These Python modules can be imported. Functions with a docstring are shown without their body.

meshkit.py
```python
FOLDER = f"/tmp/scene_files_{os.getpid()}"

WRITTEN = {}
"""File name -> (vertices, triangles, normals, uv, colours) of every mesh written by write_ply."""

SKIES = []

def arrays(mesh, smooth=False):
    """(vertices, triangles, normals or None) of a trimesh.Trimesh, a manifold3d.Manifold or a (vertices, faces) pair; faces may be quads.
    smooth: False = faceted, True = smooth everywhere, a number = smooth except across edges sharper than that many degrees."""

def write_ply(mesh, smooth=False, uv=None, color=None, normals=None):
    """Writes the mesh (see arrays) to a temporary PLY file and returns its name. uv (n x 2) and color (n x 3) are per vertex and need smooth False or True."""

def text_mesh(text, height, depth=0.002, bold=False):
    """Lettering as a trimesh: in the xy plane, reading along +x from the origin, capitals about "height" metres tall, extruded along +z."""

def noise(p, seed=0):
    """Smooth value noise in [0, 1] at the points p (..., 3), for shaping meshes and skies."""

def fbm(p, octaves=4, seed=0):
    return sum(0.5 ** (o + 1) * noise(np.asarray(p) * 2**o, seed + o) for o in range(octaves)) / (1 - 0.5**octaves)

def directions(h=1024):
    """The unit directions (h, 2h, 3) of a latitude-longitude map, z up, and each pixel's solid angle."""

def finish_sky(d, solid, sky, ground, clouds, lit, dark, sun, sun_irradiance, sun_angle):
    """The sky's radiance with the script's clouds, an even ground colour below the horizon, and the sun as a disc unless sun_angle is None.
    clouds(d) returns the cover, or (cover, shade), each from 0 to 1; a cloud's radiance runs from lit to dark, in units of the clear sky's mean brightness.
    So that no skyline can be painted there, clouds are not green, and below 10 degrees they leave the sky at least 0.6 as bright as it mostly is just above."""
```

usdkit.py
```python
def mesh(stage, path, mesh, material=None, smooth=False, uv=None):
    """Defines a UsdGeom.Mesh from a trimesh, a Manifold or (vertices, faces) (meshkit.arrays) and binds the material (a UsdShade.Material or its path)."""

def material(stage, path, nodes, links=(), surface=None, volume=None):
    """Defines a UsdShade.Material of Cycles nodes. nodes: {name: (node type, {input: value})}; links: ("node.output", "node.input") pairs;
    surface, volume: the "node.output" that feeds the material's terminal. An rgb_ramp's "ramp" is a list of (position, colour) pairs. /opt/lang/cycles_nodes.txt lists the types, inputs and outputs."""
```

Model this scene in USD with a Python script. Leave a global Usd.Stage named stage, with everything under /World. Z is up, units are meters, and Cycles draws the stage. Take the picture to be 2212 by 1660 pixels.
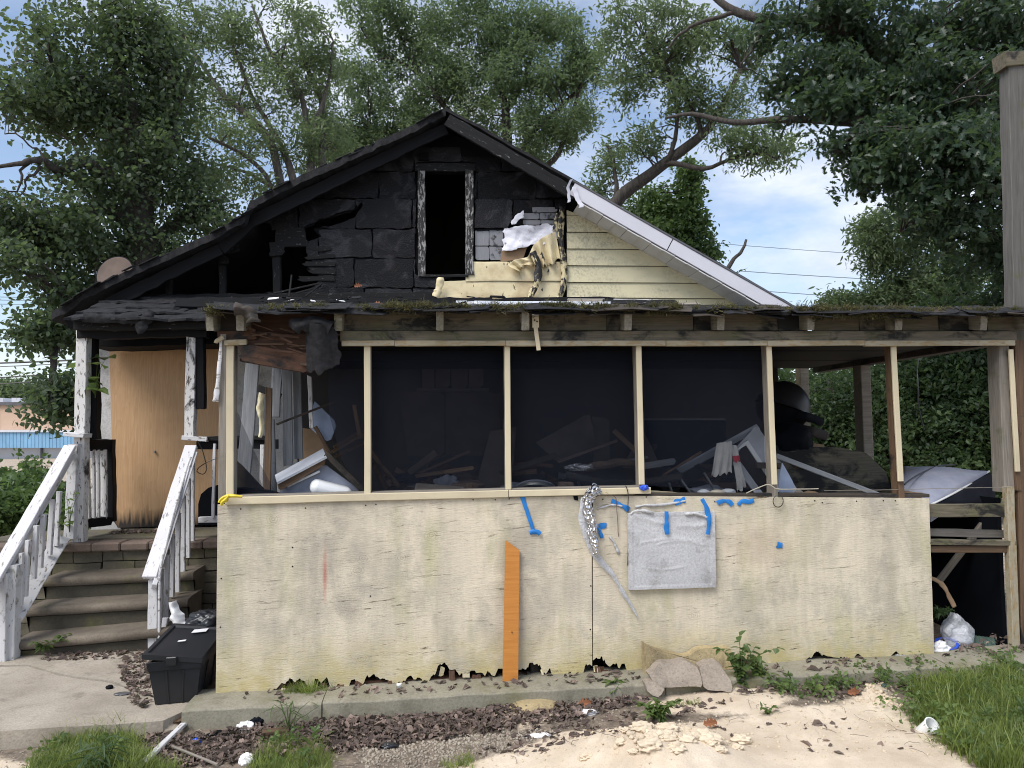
import math, random
import numpy as np, trimesh, usdkit, meshkit
from meshkit import noise, fbm
from pxr import Usd, UsdGeom, UsdLux, UsdShade, Sdf, Gf, Vt
from shapely.geometry import Polygon, LineString, box as sbox
from shapely.ops import unary_union

stage = Usd.Stage.CreateInMemory()
UsdGeom.SetStageUpAxis(stage, 'Z')
UsdGeom.SetStageMetersPerUnit(stage, 1.0)
UsdGeom.Xform.Define(stage, '/World')
UsdGeom.Scope.Define(stage, '/World/Looks')
rng = np.random.default_rng(7)
random.seed(7)

# ------------------------------------------------------------------ camera
PSI, TH, RHO = math.radians(5.7), math.radians(3.6), 0.010
EYE = np.array([0, 0, 1.65])
PW, PH, PF = 2212.0, 1660.0, 1597.0
FW = np.array([math.sin(PSI) * math.cos(TH), math.cos(PSI) * math.cos(TH), math.sin(TH)])
_r0 = np.array([math.cos(PSI), -math.sin(PSI), 0.0]); _u0 = np.cross(_r0, FW)
RT = _r0 * math.cos(RHO) - _u0 * math.sin(RHO); UP = _u0 * math.cos(RHO) + _r0 * math.sin(RHO)
cam = UsdGeom.Camera.Define(stage, '/World/camera')
cam.CreateHorizontalApertureAttr(36.0); cam.CreateVerticalApertureAttr(27.0)
cam.CreateFocalLengthAttr(36.0 * PF / PW)
cam.CreateClippingRangeAttr(Gf.Vec2f(0.05, 2000.0))
_m = np.eye(4); _m[0, :3] = RT; _m[1, :3] = UP; _m[2, :3] = -FW; _m[3, :3] = EYE
cam.AddTransformOp().Set(Gf.Matrix4d(_m.tolist()))
cam.CreateExposureAttr(1.5)

# ------------------------------------------------------------------ sky and sun
SUN = np.array([-0.45, -0.42, 0.80]); SUN /= np.linalg.norm(SUN)
ELEV, ROT = math.asin(SUN[2]), math.atan2(SUN[0], SUN[1])
dome = UsdLux.DomeLight.Define(stage, '/World/sky')
dome.GetPrim().SetCustomDataByKey('kind', 'structure')
SKY_NODES = {
    'sky': ('sky_texture', {'sky_type': 'single_scattering', 'sun_disc': False, 'sun_elevation': ELEV, 'sun_rotation': ROT, 'air_density': 1.0, 'aerosol_density': 1.0}),
    'tc': ('texture_coordinate', {}),
    'map': ('mapping', {'location': (2.9, 0.9, 1.3), 'scale': (1.0, 1.0, 2.1)}),
    'n1': ('noise_texture', {'scale': 2.3, 'detail': 7.0, 'roughness': 0.56, 'distortion': 0.25}),
    'cov': ('rgb_ramp', {'ramp': [(0.0, (.04, .04, .04)), (0.40, (.10, .10, .10)), (0.50, (.55, .55, .55)), (0.60, (1, 1, 1)), (1.0, (1, 1, 1))]}),
    'n2': ('noise_texture', {'scale': 5.0, 'detail': 6.0, 'roughness': 0.6}),
    'shade': ('rgb_ramp', {'ramp': [(0.28, (3.0, 3.5, 4.5)), (0.5, (4.5, 4.8, 5.4)), (0.72, (6.2, 6.3, 6.5))]}),
    'mix': ('mix', {'mix_type': 'mix'}),
    'bg': ('background_shader', {'strength': 0.07}),
}
_sm = usdkit.material(stage, '/World/Looks/sky_look', SKY_NODES, [
    ('tc.generated', 'map.vector'), ('map.vector', 'n1.vector'), ('map.vector', 'n2.vector'), ('n1.fac', 'cov.fac'), ('n2.fac', 'shade.fac'),
    ('cov.color', 'mix.fac'), ('sky.color', 'mix.color1'), ('shade.color', 'mix.color2'), ('mix.color', 'bg.color')], surface='bg.background')
UsdShade.MaterialBindingAPI.Apply(dome.GetPrim()).Bind(_sm)
sun = UsdLux.DistantLight.Define(stage, '/World/sun')
sun.CreateIntensityAttr(0.34); sun.CreateAngleAttr(32.0); sun.CreateNormalizeAttr(True); sun.CreateColorAttr(Gf.Vec3f(1.0, 0.97, 0.93))
_z = SUN; _x = np.cross([0, 1, 0.1], _z); _x /= np.linalg.norm(_x); _y = np.cross(_z, _x)
_m = np.eye(4); _m[0, :3] = _x; _m[1, :3] = _y; _m[2, :3] = _z
sun.AddTransformOp().Set(Gf.Matrix4d(_m.tolist()))

# ------------------------------------------------------------------ helpers
def ray(px, py):
    return FW + (px - 1106) / PF * RT + (830 - py) / PF * UP

def at(px, py, Y=None, X=None, Z=None):
    """The point of the place seen where the survey photograph has (px, py), on the plane Y, X or Z = const."""
    d = ray(px, py)
    t = Y / d[1] if Y is not None else X / d[0] if X is not None else (Z - EYE[2]) / d[2]
    return EYE + t * d

used, origin, placed = {}, {}, {}
def numbered(parent, name):
    k = f'{parent}/{name}'
    n = used.get(k, 0); used[k] = n + 1
    return k if n == 0 else f'{k}_{n:03d}'

def tag(p, label=None, cat=None, group=None, kind=None):
    p = p if isinstance(p, Usd.Prim) else stage.GetPrimAtPath(p)
    for k, v in (('label', label), ('category', cat), ('group', group), ('kind', kind)):
        if v: p.SetCustomDataByKey(k, v)

def thing(name, label, cat, loc=(0, 0, 0), group=None, kind=None):
    path = numbered('/World', name)
    x = UsdGeom.Xform.Define(stage, path); x.AddTranslateOp().Set(Gf.Vec3d(*map(float, loc)))
    tag(x.GetPrim(), label, cat, group, kind)
    origin[path] = np.asarray(loc, float)
    return path

def root_of(path):
    return '/'.join(path.split('/')[:3])

def part(parent, name, mesh, mat, M=None, smooth=False, label=None, kind=None, uv=None):
    """One mesh of the scene under parent. Coordinates are the place's own, or local ones with the matrix M (columns)."""
    path = numbered(parent, name)
    org = origin.get(root_of(parent), np.zeros(3))
    if M is None and parent in placed:
        v, f, _ = meshkit.arrays(mesh); mesh = (np.asarray(v), np.asarray(f)); M = np.eye(4)
    if M is None:
        v, f, n = meshkit.arrays(mesh, smooth)
        prim = usdkit.mesh(stage, path, (v - org, f), mat)
        if n is not None:
            prim.CreateNormalsAttr(Vt.Vec3fArray.FromNumpy(n.astype(np.float32))); prim.SetNormalsInterpolation('vertex')
    else:
        prim = usdkit.mesh(stage, path, mesh, mat, smooth=smooth)
        M = np.array(M, float); placed[path] = M.copy()
        M = np.linalg.inv(placed[parent]) @ M if parent in placed else M - np.array([[0, 0, 0, org[0]], [0, 0, 0, org[1]], [0, 0, 0, org[2]], [0, 0, 0, 0]])
        prim.AddTransformOp().Set(Gf.Matrix4d(M.T.tolist()))
    tag(prim.GetPrim(), label, None, None, kind)
    return path

def solo(name, mesh, mat, label, cat, group=None, kind=None, loc=None, smooth=False, M=None):
    """A thing that is one mesh."""
    path = numbered('/World', name)
    if M is not None:
        prim = usdkit.mesh(stage, path, mesh, mat, smooth=smooth)
        prim.AddTransformOp().Set(Gf.Matrix4d(np.array(M, float).T.tolist()))
    else:
        v, f, n = meshkit.arrays(mesh, smooth)
        c = np.array([v[:, 0].mean(), v[:, 1].mean(), v[:, 2].min()]) if loc is None else np.asarray(loc, float)
        if kind == 'structure': c = np.zeros(3)
        prim = usdkit.mesh(stage, path, (v - c, f), mat)
        if n is not None:
            prim.CreateNormalsAttr(Vt.Vec3fArray.FromNumpy(n.astype(np.float32))); prim.SetNormalsInterpolation('vertex')
        prim.AddTranslateOp().Set(Gf.Vec3d(*map(float, c)))
    tag(prim.GetPrim(), label, cat, group, kind)
    return path

def cat_(*ms):
    V, F, o = [], [], 0
    for m in ms:
        v, f, _ = meshkit.arrays(m)
        V.append(v); F.append(f + o); o += len(v)
    return np.vstack(V), np.vstack(F)

def grid_faces(n, m, wrap=False):
    i, j = np.meshgrid(np.arange(n - 1), np.arange(m if wrap else m - 1), indexing='ij')
    a = (i * m + j).ravel(); b = (i * m + (j + 1) % m).ravel(); c = ((i + 1) * m + (j + 1) % m).ravel(); d = ((i + 1) * m + j).ravel()
    return np.vstack([np.stack([a, b, c], 1), np.stack([a, c, d], 1)])

def plank(L, W, T, n=None, rough=0.0015, seed=0, rag0=0.0, rag1=0.0, bow=0.0, twist=0.0, edge=0.0, ch=None):
    """A board: length along x from 0, width W about y = 0, front face at z = 0, back at -T; worn edges, optional ragged ends."""
    n = n or max(3, min(24, int(L / 0.09)))
    c = min(0.004, T * .3, W * .2) if ch is None else ch
    w, sec = W / 2, None
    mids = [0.5] if edge or rag0 or rag1 else []
    top = [(-w + c, 0)] + ([(-w * .5, 0), (0, 0), (w * .5, 0)] if mids else []) + [(w - c, 0)]
    bot = [(w - c, -T)] + ([(w * .5, -T), (0, -T), (-w * .5, -T)] if mids else []) + [(-w + c, -T)]
    sec = np.array(top + [(w, -c), (w, -T + c)] + bot + [(-w, -T + c), (-w, -c)], float)
    k = len(sec)
    x = np.linspace(0, L, n)
    V = np.zeros((n, k, 3))
    V[:, :, 0] = x[:, None]; V[:, :, 1] = sec[None, :, 0]; V[:, :, 2] = sec[None, :, 1]
    q = V * [3.0, 17.0, 17.0] + seed * 3.71
    V[:, :, 1] += (noise(q, 1) - .5) * 2 * rough; V[:, :, 2] += (noise(q, 2) - .5) * 2 * rough
    if edge:
        e = (fbm(np.stack([V[:, :, 0] * 11 + seed, np.sign(V[:, :, 1]) * 5, V[:, :, 0] * 0], -1), 3, 5) - .5) * 2 * edge
        V[:, :, 1] += e * np.sign(V[:, :, 1]) * (np.abs(V[:, :, 1]) > w * .8)
    t = V[:, :, 0] / L
    V[:, :, 2] += bow * 4 * t * (1 - t)
    if twist:
        a = twist * t; y, z = V[:, :, 1].copy(), V[:, :, 2].copy()
        V[:, :, 1] = y * np.cos(a) - z * np.sin(a); V[:, :, 2] = y * np.sin(a) + z * np.cos(a)
    for r, idx in ((rag0, 0), (rag1, n - 1)):
        if r:
            V[idx, :, 0] += (noise(np.stack([sec[:, 0] * 60, sec[:, 1] * 12, sec[:, 0] * 0 + seed + idx], -1), 9) - .5) * 2 * r
    V = V.reshape(-1, 3)
    f = grid_faces(n, k, True)[:, ::-1]
    half = k // 2
    caps = []
    for base, flip in ((0, False), ((n - 1) * k, True)):
        tri = np.array([[base, base + i, base + i + 1] for i in range(1, k - 1)])
        caps.append(tri[:, ::-1] if flip else tri)
    m = trimesh.Trimesh(V, np.vstack([f] + caps), process=False)
    if m.volume < 0: m.invert()
    return m

def frame_of(A, B, face):
    A, B = np.asarray(A, float), np.asarray(B, float)
    x = B - A; L = np.linalg.norm(x); x /= L
    z = np.asarray(face, float); z = z - x * (z @ x); z /= np.linalg.norm(z); y = np.cross(z, x)
    M = np.eye(4); M[:3, 0], M[:3, 1], M[:3, 2], M[:3, 3] = x, y, z, A
    return M, L

def board(parent, name, A, B, W, T, mat, face=(0, -1, 0), label=None, **kw):
    """A board whose front face has its centre line from A to B."""
    M, L = frame_of(A, B, face)
    kw.setdefault('seed', len(used) % 97)
    return part(parent, name, plank(L, W, T, **kw), mat, M=M, label=label, smooth=35)

def jitter_poly(p, amp, step, seed):
    ring = LineString(list(p.exterior.coords)); n = max(8, int(ring.length / step))
    pts = np.array([ring.interpolate(i / n, normalized=True).coords[0] for i in range(n)])
    d = np.stack([fbm(np.stack([pts[:, 0] / step * .45, pts[:, 1] / step * .45, pts[:, 0] * 0 + seed + 7 * k], -1), 3, k) - .5 for k in (1, 2)], 1) * 2
    q = Polygon(pts + d * amp).buffer(0)
    return max(getattr(q, 'geoms', [q]), key=lambda g: g.area) if not q.is_empty else p

def xz(pts, Y):
    return Polygon([at(a, b, Y)[[0, 2]] for a, b in pts])

def prism(poly, Y, T, warp=None):
    """A flat piece standing in the plane Y with the thickness T behind it."""
    out = []
    for g in getattr(poly, 'geoms', [poly]):
        if g.is_empty or g.area < 1e-6 or g.geom_type != 'Polygon': continue
        m = trimesh.creation.extrude_polygon(g, T, engine='earcut')
        v = np.array(m.vertices); v = np.stack([v[:, 0], Y + v[:, 2], v[:, 1]], 1)
        if warp is not None: v = warp(v)
        out.append((v, np.array(m.faces)[:, ::-1]))
    return cat_(*out)

def slab_px(pts, Y, T, amp=0, step=.03, seed=0, warp=None):
    p = xz(pts, Y)
    if amp: p = jitter_poly(p, amp, step, seed)
    return prism(p, Y, T, warp)

def quad_slab(pts3, T, amp=0.0, n=(2, 2), seed=0):
    """A panel on four points (counter-clockwise seen from its front), T thick behind, a little uneven."""
    P = np.asarray(pts3, float); nu, nv = n
    u, v = np.meshgrid(np.linspace(0, 1, nu), np.linspace(0, 1, nv), indexing='ij')
    S = (P[0] * ((1 - u) * (1 - v))[..., None] + P[1] * (u * (1 - v))[..., None] + P[2] * (u * v)[..., None] + P[3] * ((1 - u) * v)[..., None])
    N = np.cross(P[1] - P[0], P[3] - P[0]); N /= np.linalg.norm(N)
    if amp: S = S + N * ((fbm(S * 3 + seed, 3) - .5) * 2 * amp)[..., None]
    return solid_sheet(S, -N * T)

def solid_sheet(S, off):
    nu, nv = S.shape[:2]
    A = S.reshape(-1, 3); B = (S + off).reshape(-1, 3)
    f = grid_faces(nu, nv)
    k = nu * nv
    loop = [(i, 0) for i in range(nu)] + [(nu - 1, j) for j in range(1, nv)] + [(i, nv - 1) for i in range(nu - 2, -1, -1)] + [(0, j) for j in range(nv - 2, 0, -1)]
    idx = np.array([i * nv + j for i, j in loop]); nx = np.roll(idx, -1)
    side = np.vstack([np.stack([idx, nx, nx + k], 1), np.stack([idx, nx + k, idx + k], 1)])
    m = trimesh.Trimesh(np.vstack([A, B]), np.vstack([f[:, ::-1], f + k, side[:, ::-1]]), process=False)
    if m.volume < 0: m.invert()
    return m

def boxm(lo, hi, ch=0.0):
    lo, hi = np.asarray(lo, float), np.asarray(hi, float)
    if ch:
        import manifold3d
        p = [(lo[0] + a * ch if i == 0 else hi[0] - a * ch, lo[1] + b * ch if j == 0 else hi[1] - b * ch, lo[2] + c * ch if k == 0 else hi[2] - c * ch)
             for i in (0, 1) for j in (0, 1) for k in (0, 1) for a, b, c in ((1, 1, 0), (1, 0, 1), (0, 1, 1))]
        return trimesh.convex.convex_hull(np.array(p))
    m = trimesh.creation.box(hi - lo); m.apply_translation((lo + hi) / 2)
    return m

def tube(pts, rad, sides=6, cap=True):
    P = np.asarray(pts, float); n = len(P)
    R = np.broadcast_to(np.asarray(rad, float), (n,))
    T = np.gradient(P, axis=0); T /= np.maximum(np.linalg.norm(T, axis=1, keepdims=True), 1e-9)
    ref = np.array([0, 0, 1.0]) if abs(T[0, 2]) < .9 else np.array([1.0, 0, 0])
    U = np.cross(T, ref); U /= np.maximum(np.linalg.norm(U, axis=1, keepdims=True), 1e-9); W = np.cross(T, U)
    a = np.arange(sides) / sides * 2 * np.pi
    V = P[:, None] + R[:, None, None] * (np.cos(a)[None, :, None] * U[:, None] + np.sin(a)[None, :, None] * W[:, None])
    f = grid_faces(n, sides, True)
    V = V.reshape(-1, 3)
    if cap:
        e = (n - 1) * sides
        f = np.vstack([f, [[0, i + 1, i] for i in range(1, sides - 1)], [[e, e + i, e + i + 1] for i in range(1, sides - 1)]])
    return V, f

def curve(pts, n=12, amp=0.0, seed=0):
    P = np.asarray(pts, float)
    if len(P) == 2: P = np.vstack([P[0], P.mean(0), P[1]])
    from scipy.interpolate import PchipInterpolator
    t = np.linspace(0, 1, len(P)); s = np.linspace(0, 1, n)
    Q = PchipInterpolator(t, P, axis=0)(s)
    if amp:
        e = np.minimum(1, np.minimum(s, 1 - s) * 6)[:, None]
        Q = Q + np.stack([fbm(np.stack([s * 4 + seed, s * 0 + k * 9.1, s * 0], -1), 3, k) - .5 for k in range(3)], 1) * 2 * amp * e
    return Q

def lumpy(center, radii, seed=0, amp=.25, sub=3, freq=2.0, flat=None):
    m = trimesh.creation.icosphere(sub); v = np.array(m.vertices)
    v = v * (1 + (fbm(v * freq + seed * 5.3, 4, seed) - .5)[:, None] * 2 * amp)
    v = v * np.asarray(radii, float)
    if flat is not None: v[:, 2] = np.maximum(v[:, 2], flat)
    return v + np.asarray(center, float), np.array(m.faces)

def instancer(path, protos, pos, quat, scale, idx, mat=None, kind='stuff'):
    """pos n x 3; quat n x 4 (w, x, y, z). Prototypes are meshes below the instancer."""
    pi = UsdGeom.PointInstancer.Define(stage, path)
    rel = pi.CreatePrototypesRel()
    for k, pm in enumerate(protos):
        m, mt = pm if isinstance(pm, tuple) and not isinstance(pm[0], np.ndarray) else (pm, mat)
        pp = f'{path}/piece_{k:03d}' if k else f'{path}/piece'
        usdkit.mesh(stage, pp, m, mt)
        rel.AddTarget(pp)
    pi.CreatePositionsAttr(Vt.Vec3fArray.FromNumpy(np.asarray(pos, np.float32)))
    q = np.asarray(quat, float); q /= np.linalg.norm(q, axis=1, keepdims=True)
    pi.CreateOrientationsAttr(Vt.QuathArray([Gf.Quath(float(a), float(b), float(c), float(d)) for a, b, c, d in q]))
    s = np.asarray(scale, np.float32); s = np.repeat(s[:, None], 3, 1) if s.ndim == 1 else s
    pi.CreateScalesAttr(Vt.Vec3fArray.FromNumpy(np.ascontiguousarray(s)))
    pi.CreateProtoIndicesAttr(Vt.IntArray.FromNumpy(np.asarray(idx, np.int32)))
    tag(pi.GetPrim(), kind=kind)
    return pi.GetPrim()

def quats(n, r, tilt=np.pi, yaw=True):
    """Random rotations: a tilt up to the given angle about a random level axis after a random turn about z."""
    a = r.uniform(0, 2 * np.pi, n); b = r.uniform(0, 2 * np.pi, n); t = r.uniform(0, 1, n) ** .7 * tilt
    q1 = np.stack([np.cos(t / 2), np.sin(t / 2) * np.cos(b), np.sin(t / 2) * np.sin(b), 0 * t], 1)
    q2 = np.stack([np.cos(a / 2), 0 * a, 0 * a, np.sin(a / 2)], 1)
    w1, x1, y1, z1 = q1.T; w2, x2, y2, z2 = q2.T
    return np.stack([w1 * w2 - x1 * x2 - y1 * y2 - z1 * z2, w1 * x2 + x1 * w2 + y1 * z2 - z1 * y2, w1 * y2 - x1 * z2 + y1 * w2 + z1 * x2, w1 * z2 + x1 * y2 - y1 * x2 + z1 * w2], 1)

# ------------------------------------------------------------------ materials
class Mat:
    def __init__(s, name):
        s.name, s.nodes, s.links, s.k = name, {}, [], 0
    def add(s, kind, out, **inp):
        s.k += 1; n = f'n{s.k}'
        const = {}
        for k, v in inp.items():
            if v is None: continue
            if isinstance(v, str) and '.' in v: s.links.append((v, f'{n}.{k}'))
            else: const[k] = v
        s.nodes[n] = (kind, const)
        return f'{n}.{out}'
    def obj(s): return s.add('texture_coordinate', 'object')
    def pos(s): return s.add('geometry', 'position')
    def rnd(s): return s.add('object_info', 'random')
    def map(s, v, scale=(1, 1, 1), loc=(0, 0, 0), rot=(0, 0, 0)): return s.add('mapping', 'vector', vector=v, scale=scale, location=loc, rotation=rot)
    def shift(s, v, amount=17.0):
        """v moved by the object's own random number, so that alike pieces differ."""
        r = s.add('math', 'value', math_type='multiply', value1=s.rnd(), value2=amount)
        c = s.add('combine_xyz', 'vector', x=r, y=r, z=r)
        return s.add('vector_math', 'vector', math_type='add', vector1=v, vector2=c)
    def noise(s, v, scale, detail=4.0, rough=.55, dist=0.0): return s.add('noise_texture', 'fac', vector=v, scale=scale, detail=detail, roughness=rough, distortion=dist)
    def vor(s, v, scale, feature='f1', out='distance'): return s.add('voronoi_texture', out, vector=v, scale=scale, feature=feature)
    def wave(s, v, scale, dist=0.0, dir='x', detail=2.0, dscale=1.0): return s.add('wave_texture', 'fac', vector=v, scale=scale, distortion=dist, bands_direction=dir, detail=detail, detail_scale=dscale)
    def ramp(s, f, stops, out='color'):
        stops = [(p, c if np.ndim(c) else (c, c, c)) for p, c in stops]
        return s.add('rgb_ramp', out, fac=f, ramp=stops)
    def mix(s, f, a, b, kind='mix'): return s.add('mix', 'color', fac=f, color1=a, color2=b, mix_type=kind)
    def math(s, op, a, b=None): return s.add('math', 'value', math_type=op, value1=a, value2=b)
    def sep(s, v):
        s.k += 1; n = f'n{s.k}'; s.nodes[n] = ('separate_xyz', {}); s.links.append((v, f'{n}.vector'))
        return f'{n}.x', f'{n}.y', f'{n}.z'
    def bump(s, h, strength=.5, dist=.01): return s.add('bump', 'normal', height=h, strength=strength, distance=dist)
    def out(s, color, rough=.7, normal=None, **kw):
        b = s.add('principled_bsdf', 'BSDF', base_color=color, roughness=rough, normal=normal, **kw)
        return usdkit.material(stage, f'/World/Looks/{s.name}', s.nodes, s.links, surface=b)
    def surface(s, b): return usdkit.material(stage, f'/World/Looks/{s.name}', s.nodes, s.links, surface=b)

L_ = {}
def wood(name, dark, light, paint=None, cover=.5, stain=None, green=0.0, soot=0.0, bump=.4, rough=.75, flake=9.0, spec=.4):
    """Grain along the board's own length; optional worn paint, green growth and soot in blotches."""
    m = Mat(name); o = m.shift(m.obj())
    g = m.noise(m.map(o, (2.2, 38, 38)), 1.6, 6, .62, .6)
    fine = m.noise(m.map(o, (5, 190, 190)), 1.0, 3, .6)
    c = m.ramp(m.mix(.35, g, fine), [(.25, dark), (.72, light)])
    h = g
    big = m.noise(o, 3.1, 5, .6)
    if paint is not None:
        pc = m.mix(m.ramp(big, [(.3, 0), (.75, .5)]), paint, tuple(np.array(paint) * .78))
        fl = m.noise(m.map(o, (1.6, 5, 5)), flake, 9, .68, .4)
        e = .5 + (cover - .5) * .36
        msk = m.ramp(fl, [(e - .012, 1), (e + .012, 0)])
        c = m.mix(msk, c, pc); h = m.mix(.5, m.ramp(fl, [(e - .02, 1), (e + .02, 0)]), g)
    if green:
        c = m.mix(m.ramp(m.noise(o, 5.5, 7, .65), [(.62 - green * .3, 0), (.75, .85)]), c, (.085, .09, .03))
    if soot:
        c = m.mix(m.ramp(m.noise(m.map(o, (1, 1.6, 1.6)), 2.6, 7, .68, .5), [(.66 - soot * .4, 0), (.74 - soot * .36, .97)]), c, (.008, .008, .008))
    if stain is not None:
        c = m.mix(m.ramp(m.noise(o, 1.7, 6, .62), [(.45, 0), (.75, .8)]), c, stain)
    L_[name] = m.out(c, rough, m.bump(h, bump, .004), specular_ior_level=spec); return L_[name]

def plain(name, color, rough=.6, var=.25, scale=6.0, bump=.15, metallic=0.0, **kw):
    m = Mat(name); o = m.shift(m.obj()); n = m.noise(o, scale, 6, .6)
    c = m.mix(m.ramp(n, [(.3, 0), (.7, 1)]), tuple(np.array(color) * (1 - var)), tuple(np.minimum(1, np.array(color) * (1 + var))))
    L_[name] = m.out(c, rough, m.bump(m.noise(o, scale * 9, 4, .6), bump, .003), metallic=metallic, **kw); return L_[name]

wood('grey_wood', (.10, .085, .07), (.30, .27, .23), green=.15)
wood('post_wood', (.055, .051, .046), (.15, .142, .13), green=.12, soot=.08, bump=.6)
wood('brown_wood', (.05, .03, .018), (.17, .105, .06), soot=.25)
wood('rotten_wood', (.022, .011, .007), (.12, .055, .028), soot=.3, bump=.9)
wood('dark_wood', (.02, .016, .013), (.07, .055, .042), soot=.4)
wood('blue_grey_wood', (.10, .105, .115), (.27, .28, .30), soot=.15)
wood('moss_wood', (.045, .038, .028), (.20, .17, .12), green=.45, soot=.34, bump=.8)
wood('rafter_wood', (.09, .08, .06), (.32, .29, .23), green=.4, soot=.25)
wood('stained_wood', (.035, .03, .025), (.17, .145, .10), soot=.56, green=.3, bump=.8)
wood('white_paint', (.14, .125, .11), (.34, .315, .28), paint=(.63, .62, .64), cover=.80)
wood('white_paint_burnt', (.03, .025, .02), (.14, .12, .10), paint=(.66, .64, .62), cover=.72, soot=.22)
wood('white_paint_worn', (.12, .10, .085), (.33, .30, .26), paint=(.60, .595, .60), cover=.76, green=.12)
wood('cream_trim', (.30, .22, .12), (.5, .4, .25), paint=(.62, .54, .375), cover=.98, bump=.2, stain=(.42, .36, .25))
wood('cream_trim_dirty', (.20, .14, .07), (.42, .32, .19), paint=(.36, .32, .235), cover=.60, green=.22, stain=(.22, .17, .09))
wood('charred', (.0025, .0025, .003), (.009, .009, .011), bump=1.0, rough=.7, spec=.18)
wood('charred_pale', (.004, .004, .0045), (.02, .02, .021), paint=(.15, .145, .14), cover=.16, bump=1.0, rough=.75, spec=.2)
wood('burnt_frame', (.008, .008, .008), (.045, .042, .04), paint=(.34, .33, .32), cover=.42, bump=1.0, rough=.7)
wood('orange_board', (.38, .135, .022), (.57, .245, .055), bump=.08, rough=.42)
plain('charcoal', (.0035, .0038, .005), .75, .5, 9, .9, specular_ior_level=.15)
plain('sooty_wall', (.022, .020, .020), .8, .45, 2.2, .3)
plain('black_tarp', (.005, .006, .009), .8, .3, 3, .3, specular_ior_level=.1)
plain('shingle_black', (.016, .016, .018), .85, .6, 30, 1.0, specular_ior_level=.3)
plain('black_plastic', (.011, .012, .015), .34, .2, 4, .05)
plain('black_plastic_lid', (.014, .015, .018), .4, .2, 4, .05)
plain('white_plastic', (.74, .75, .76), .35, .06, 5, .05)
plain('white_vinyl', (.60, .59, .64), .42, .06, 2, .05)
plain('soffit_vinyl', (.66, .64, .63), .5, .12, 3, .05)
plain('blue_tape', (.012, .17, .50), .55, .18, 14, .3)
plain('bright_blue', (.02, .08, .55), .4, .15, 9, .1)
plain('yellow_tape', (.62, .48, .03), .45, .15, 9, .1)
plain('white_cloth', (.66, .65, .63), .9, .12, 8, .3)
plain('grey_cloth', (.22, .24, .30), .85, .2, 5, .3)
plain('dark_cloth', (.016, .017, .024), .9, .3, 5, .3, specular_ior_level=.1)
plain('pale_grey', (.42, .44, .48), .6, .2, 5, .2)
plain('pale_blue_grey', (.26, .31, .42), .6, .2, 5, .2)
plain('dark_brown_board', (.062, .048, .040), .7, .4, 4, .3)
plain('kettle_enamel', (.02, .02, .024), .42, .4, 5, .2)
plain('dim_panel', (.045, .036, .032), .85, .4, 3, .3)
plain('tan_card', (.26, .17, .10), .8, .25, 5, .3)
plain('rust', (.085, .055, .04), .7, .3, 6, .3)
plain('steel', (.25, .26, .27), .38, .2, 7, .1, metallic=.8)
plain('red_rust_metal', (.12, .03, .022), .6, .3, 6, .3)
plain('stone_pale', (.40, .36, .29), .85, .2, 9, .6)
plain('wire_black', (.012, .012, .013), .5, .1, 4, .05)
plain('tarp_green', (.045, .075, .06), .5, .3, 9, .2)
plain('paper_white', (.74, .73, .74), .7, .1, 9, .2)
plain('ink_red', (.50, .05, .07), .8, .2, 9, .1)
plain('rag_brown', (.10, .07, .05), .9, .3, 9, .3)
plain('gold', (.42, .30, .10), .5, .2, 9, .2)
plain('roof_far', (.10, .10, .11), .8, .2, 2, .2)

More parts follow.
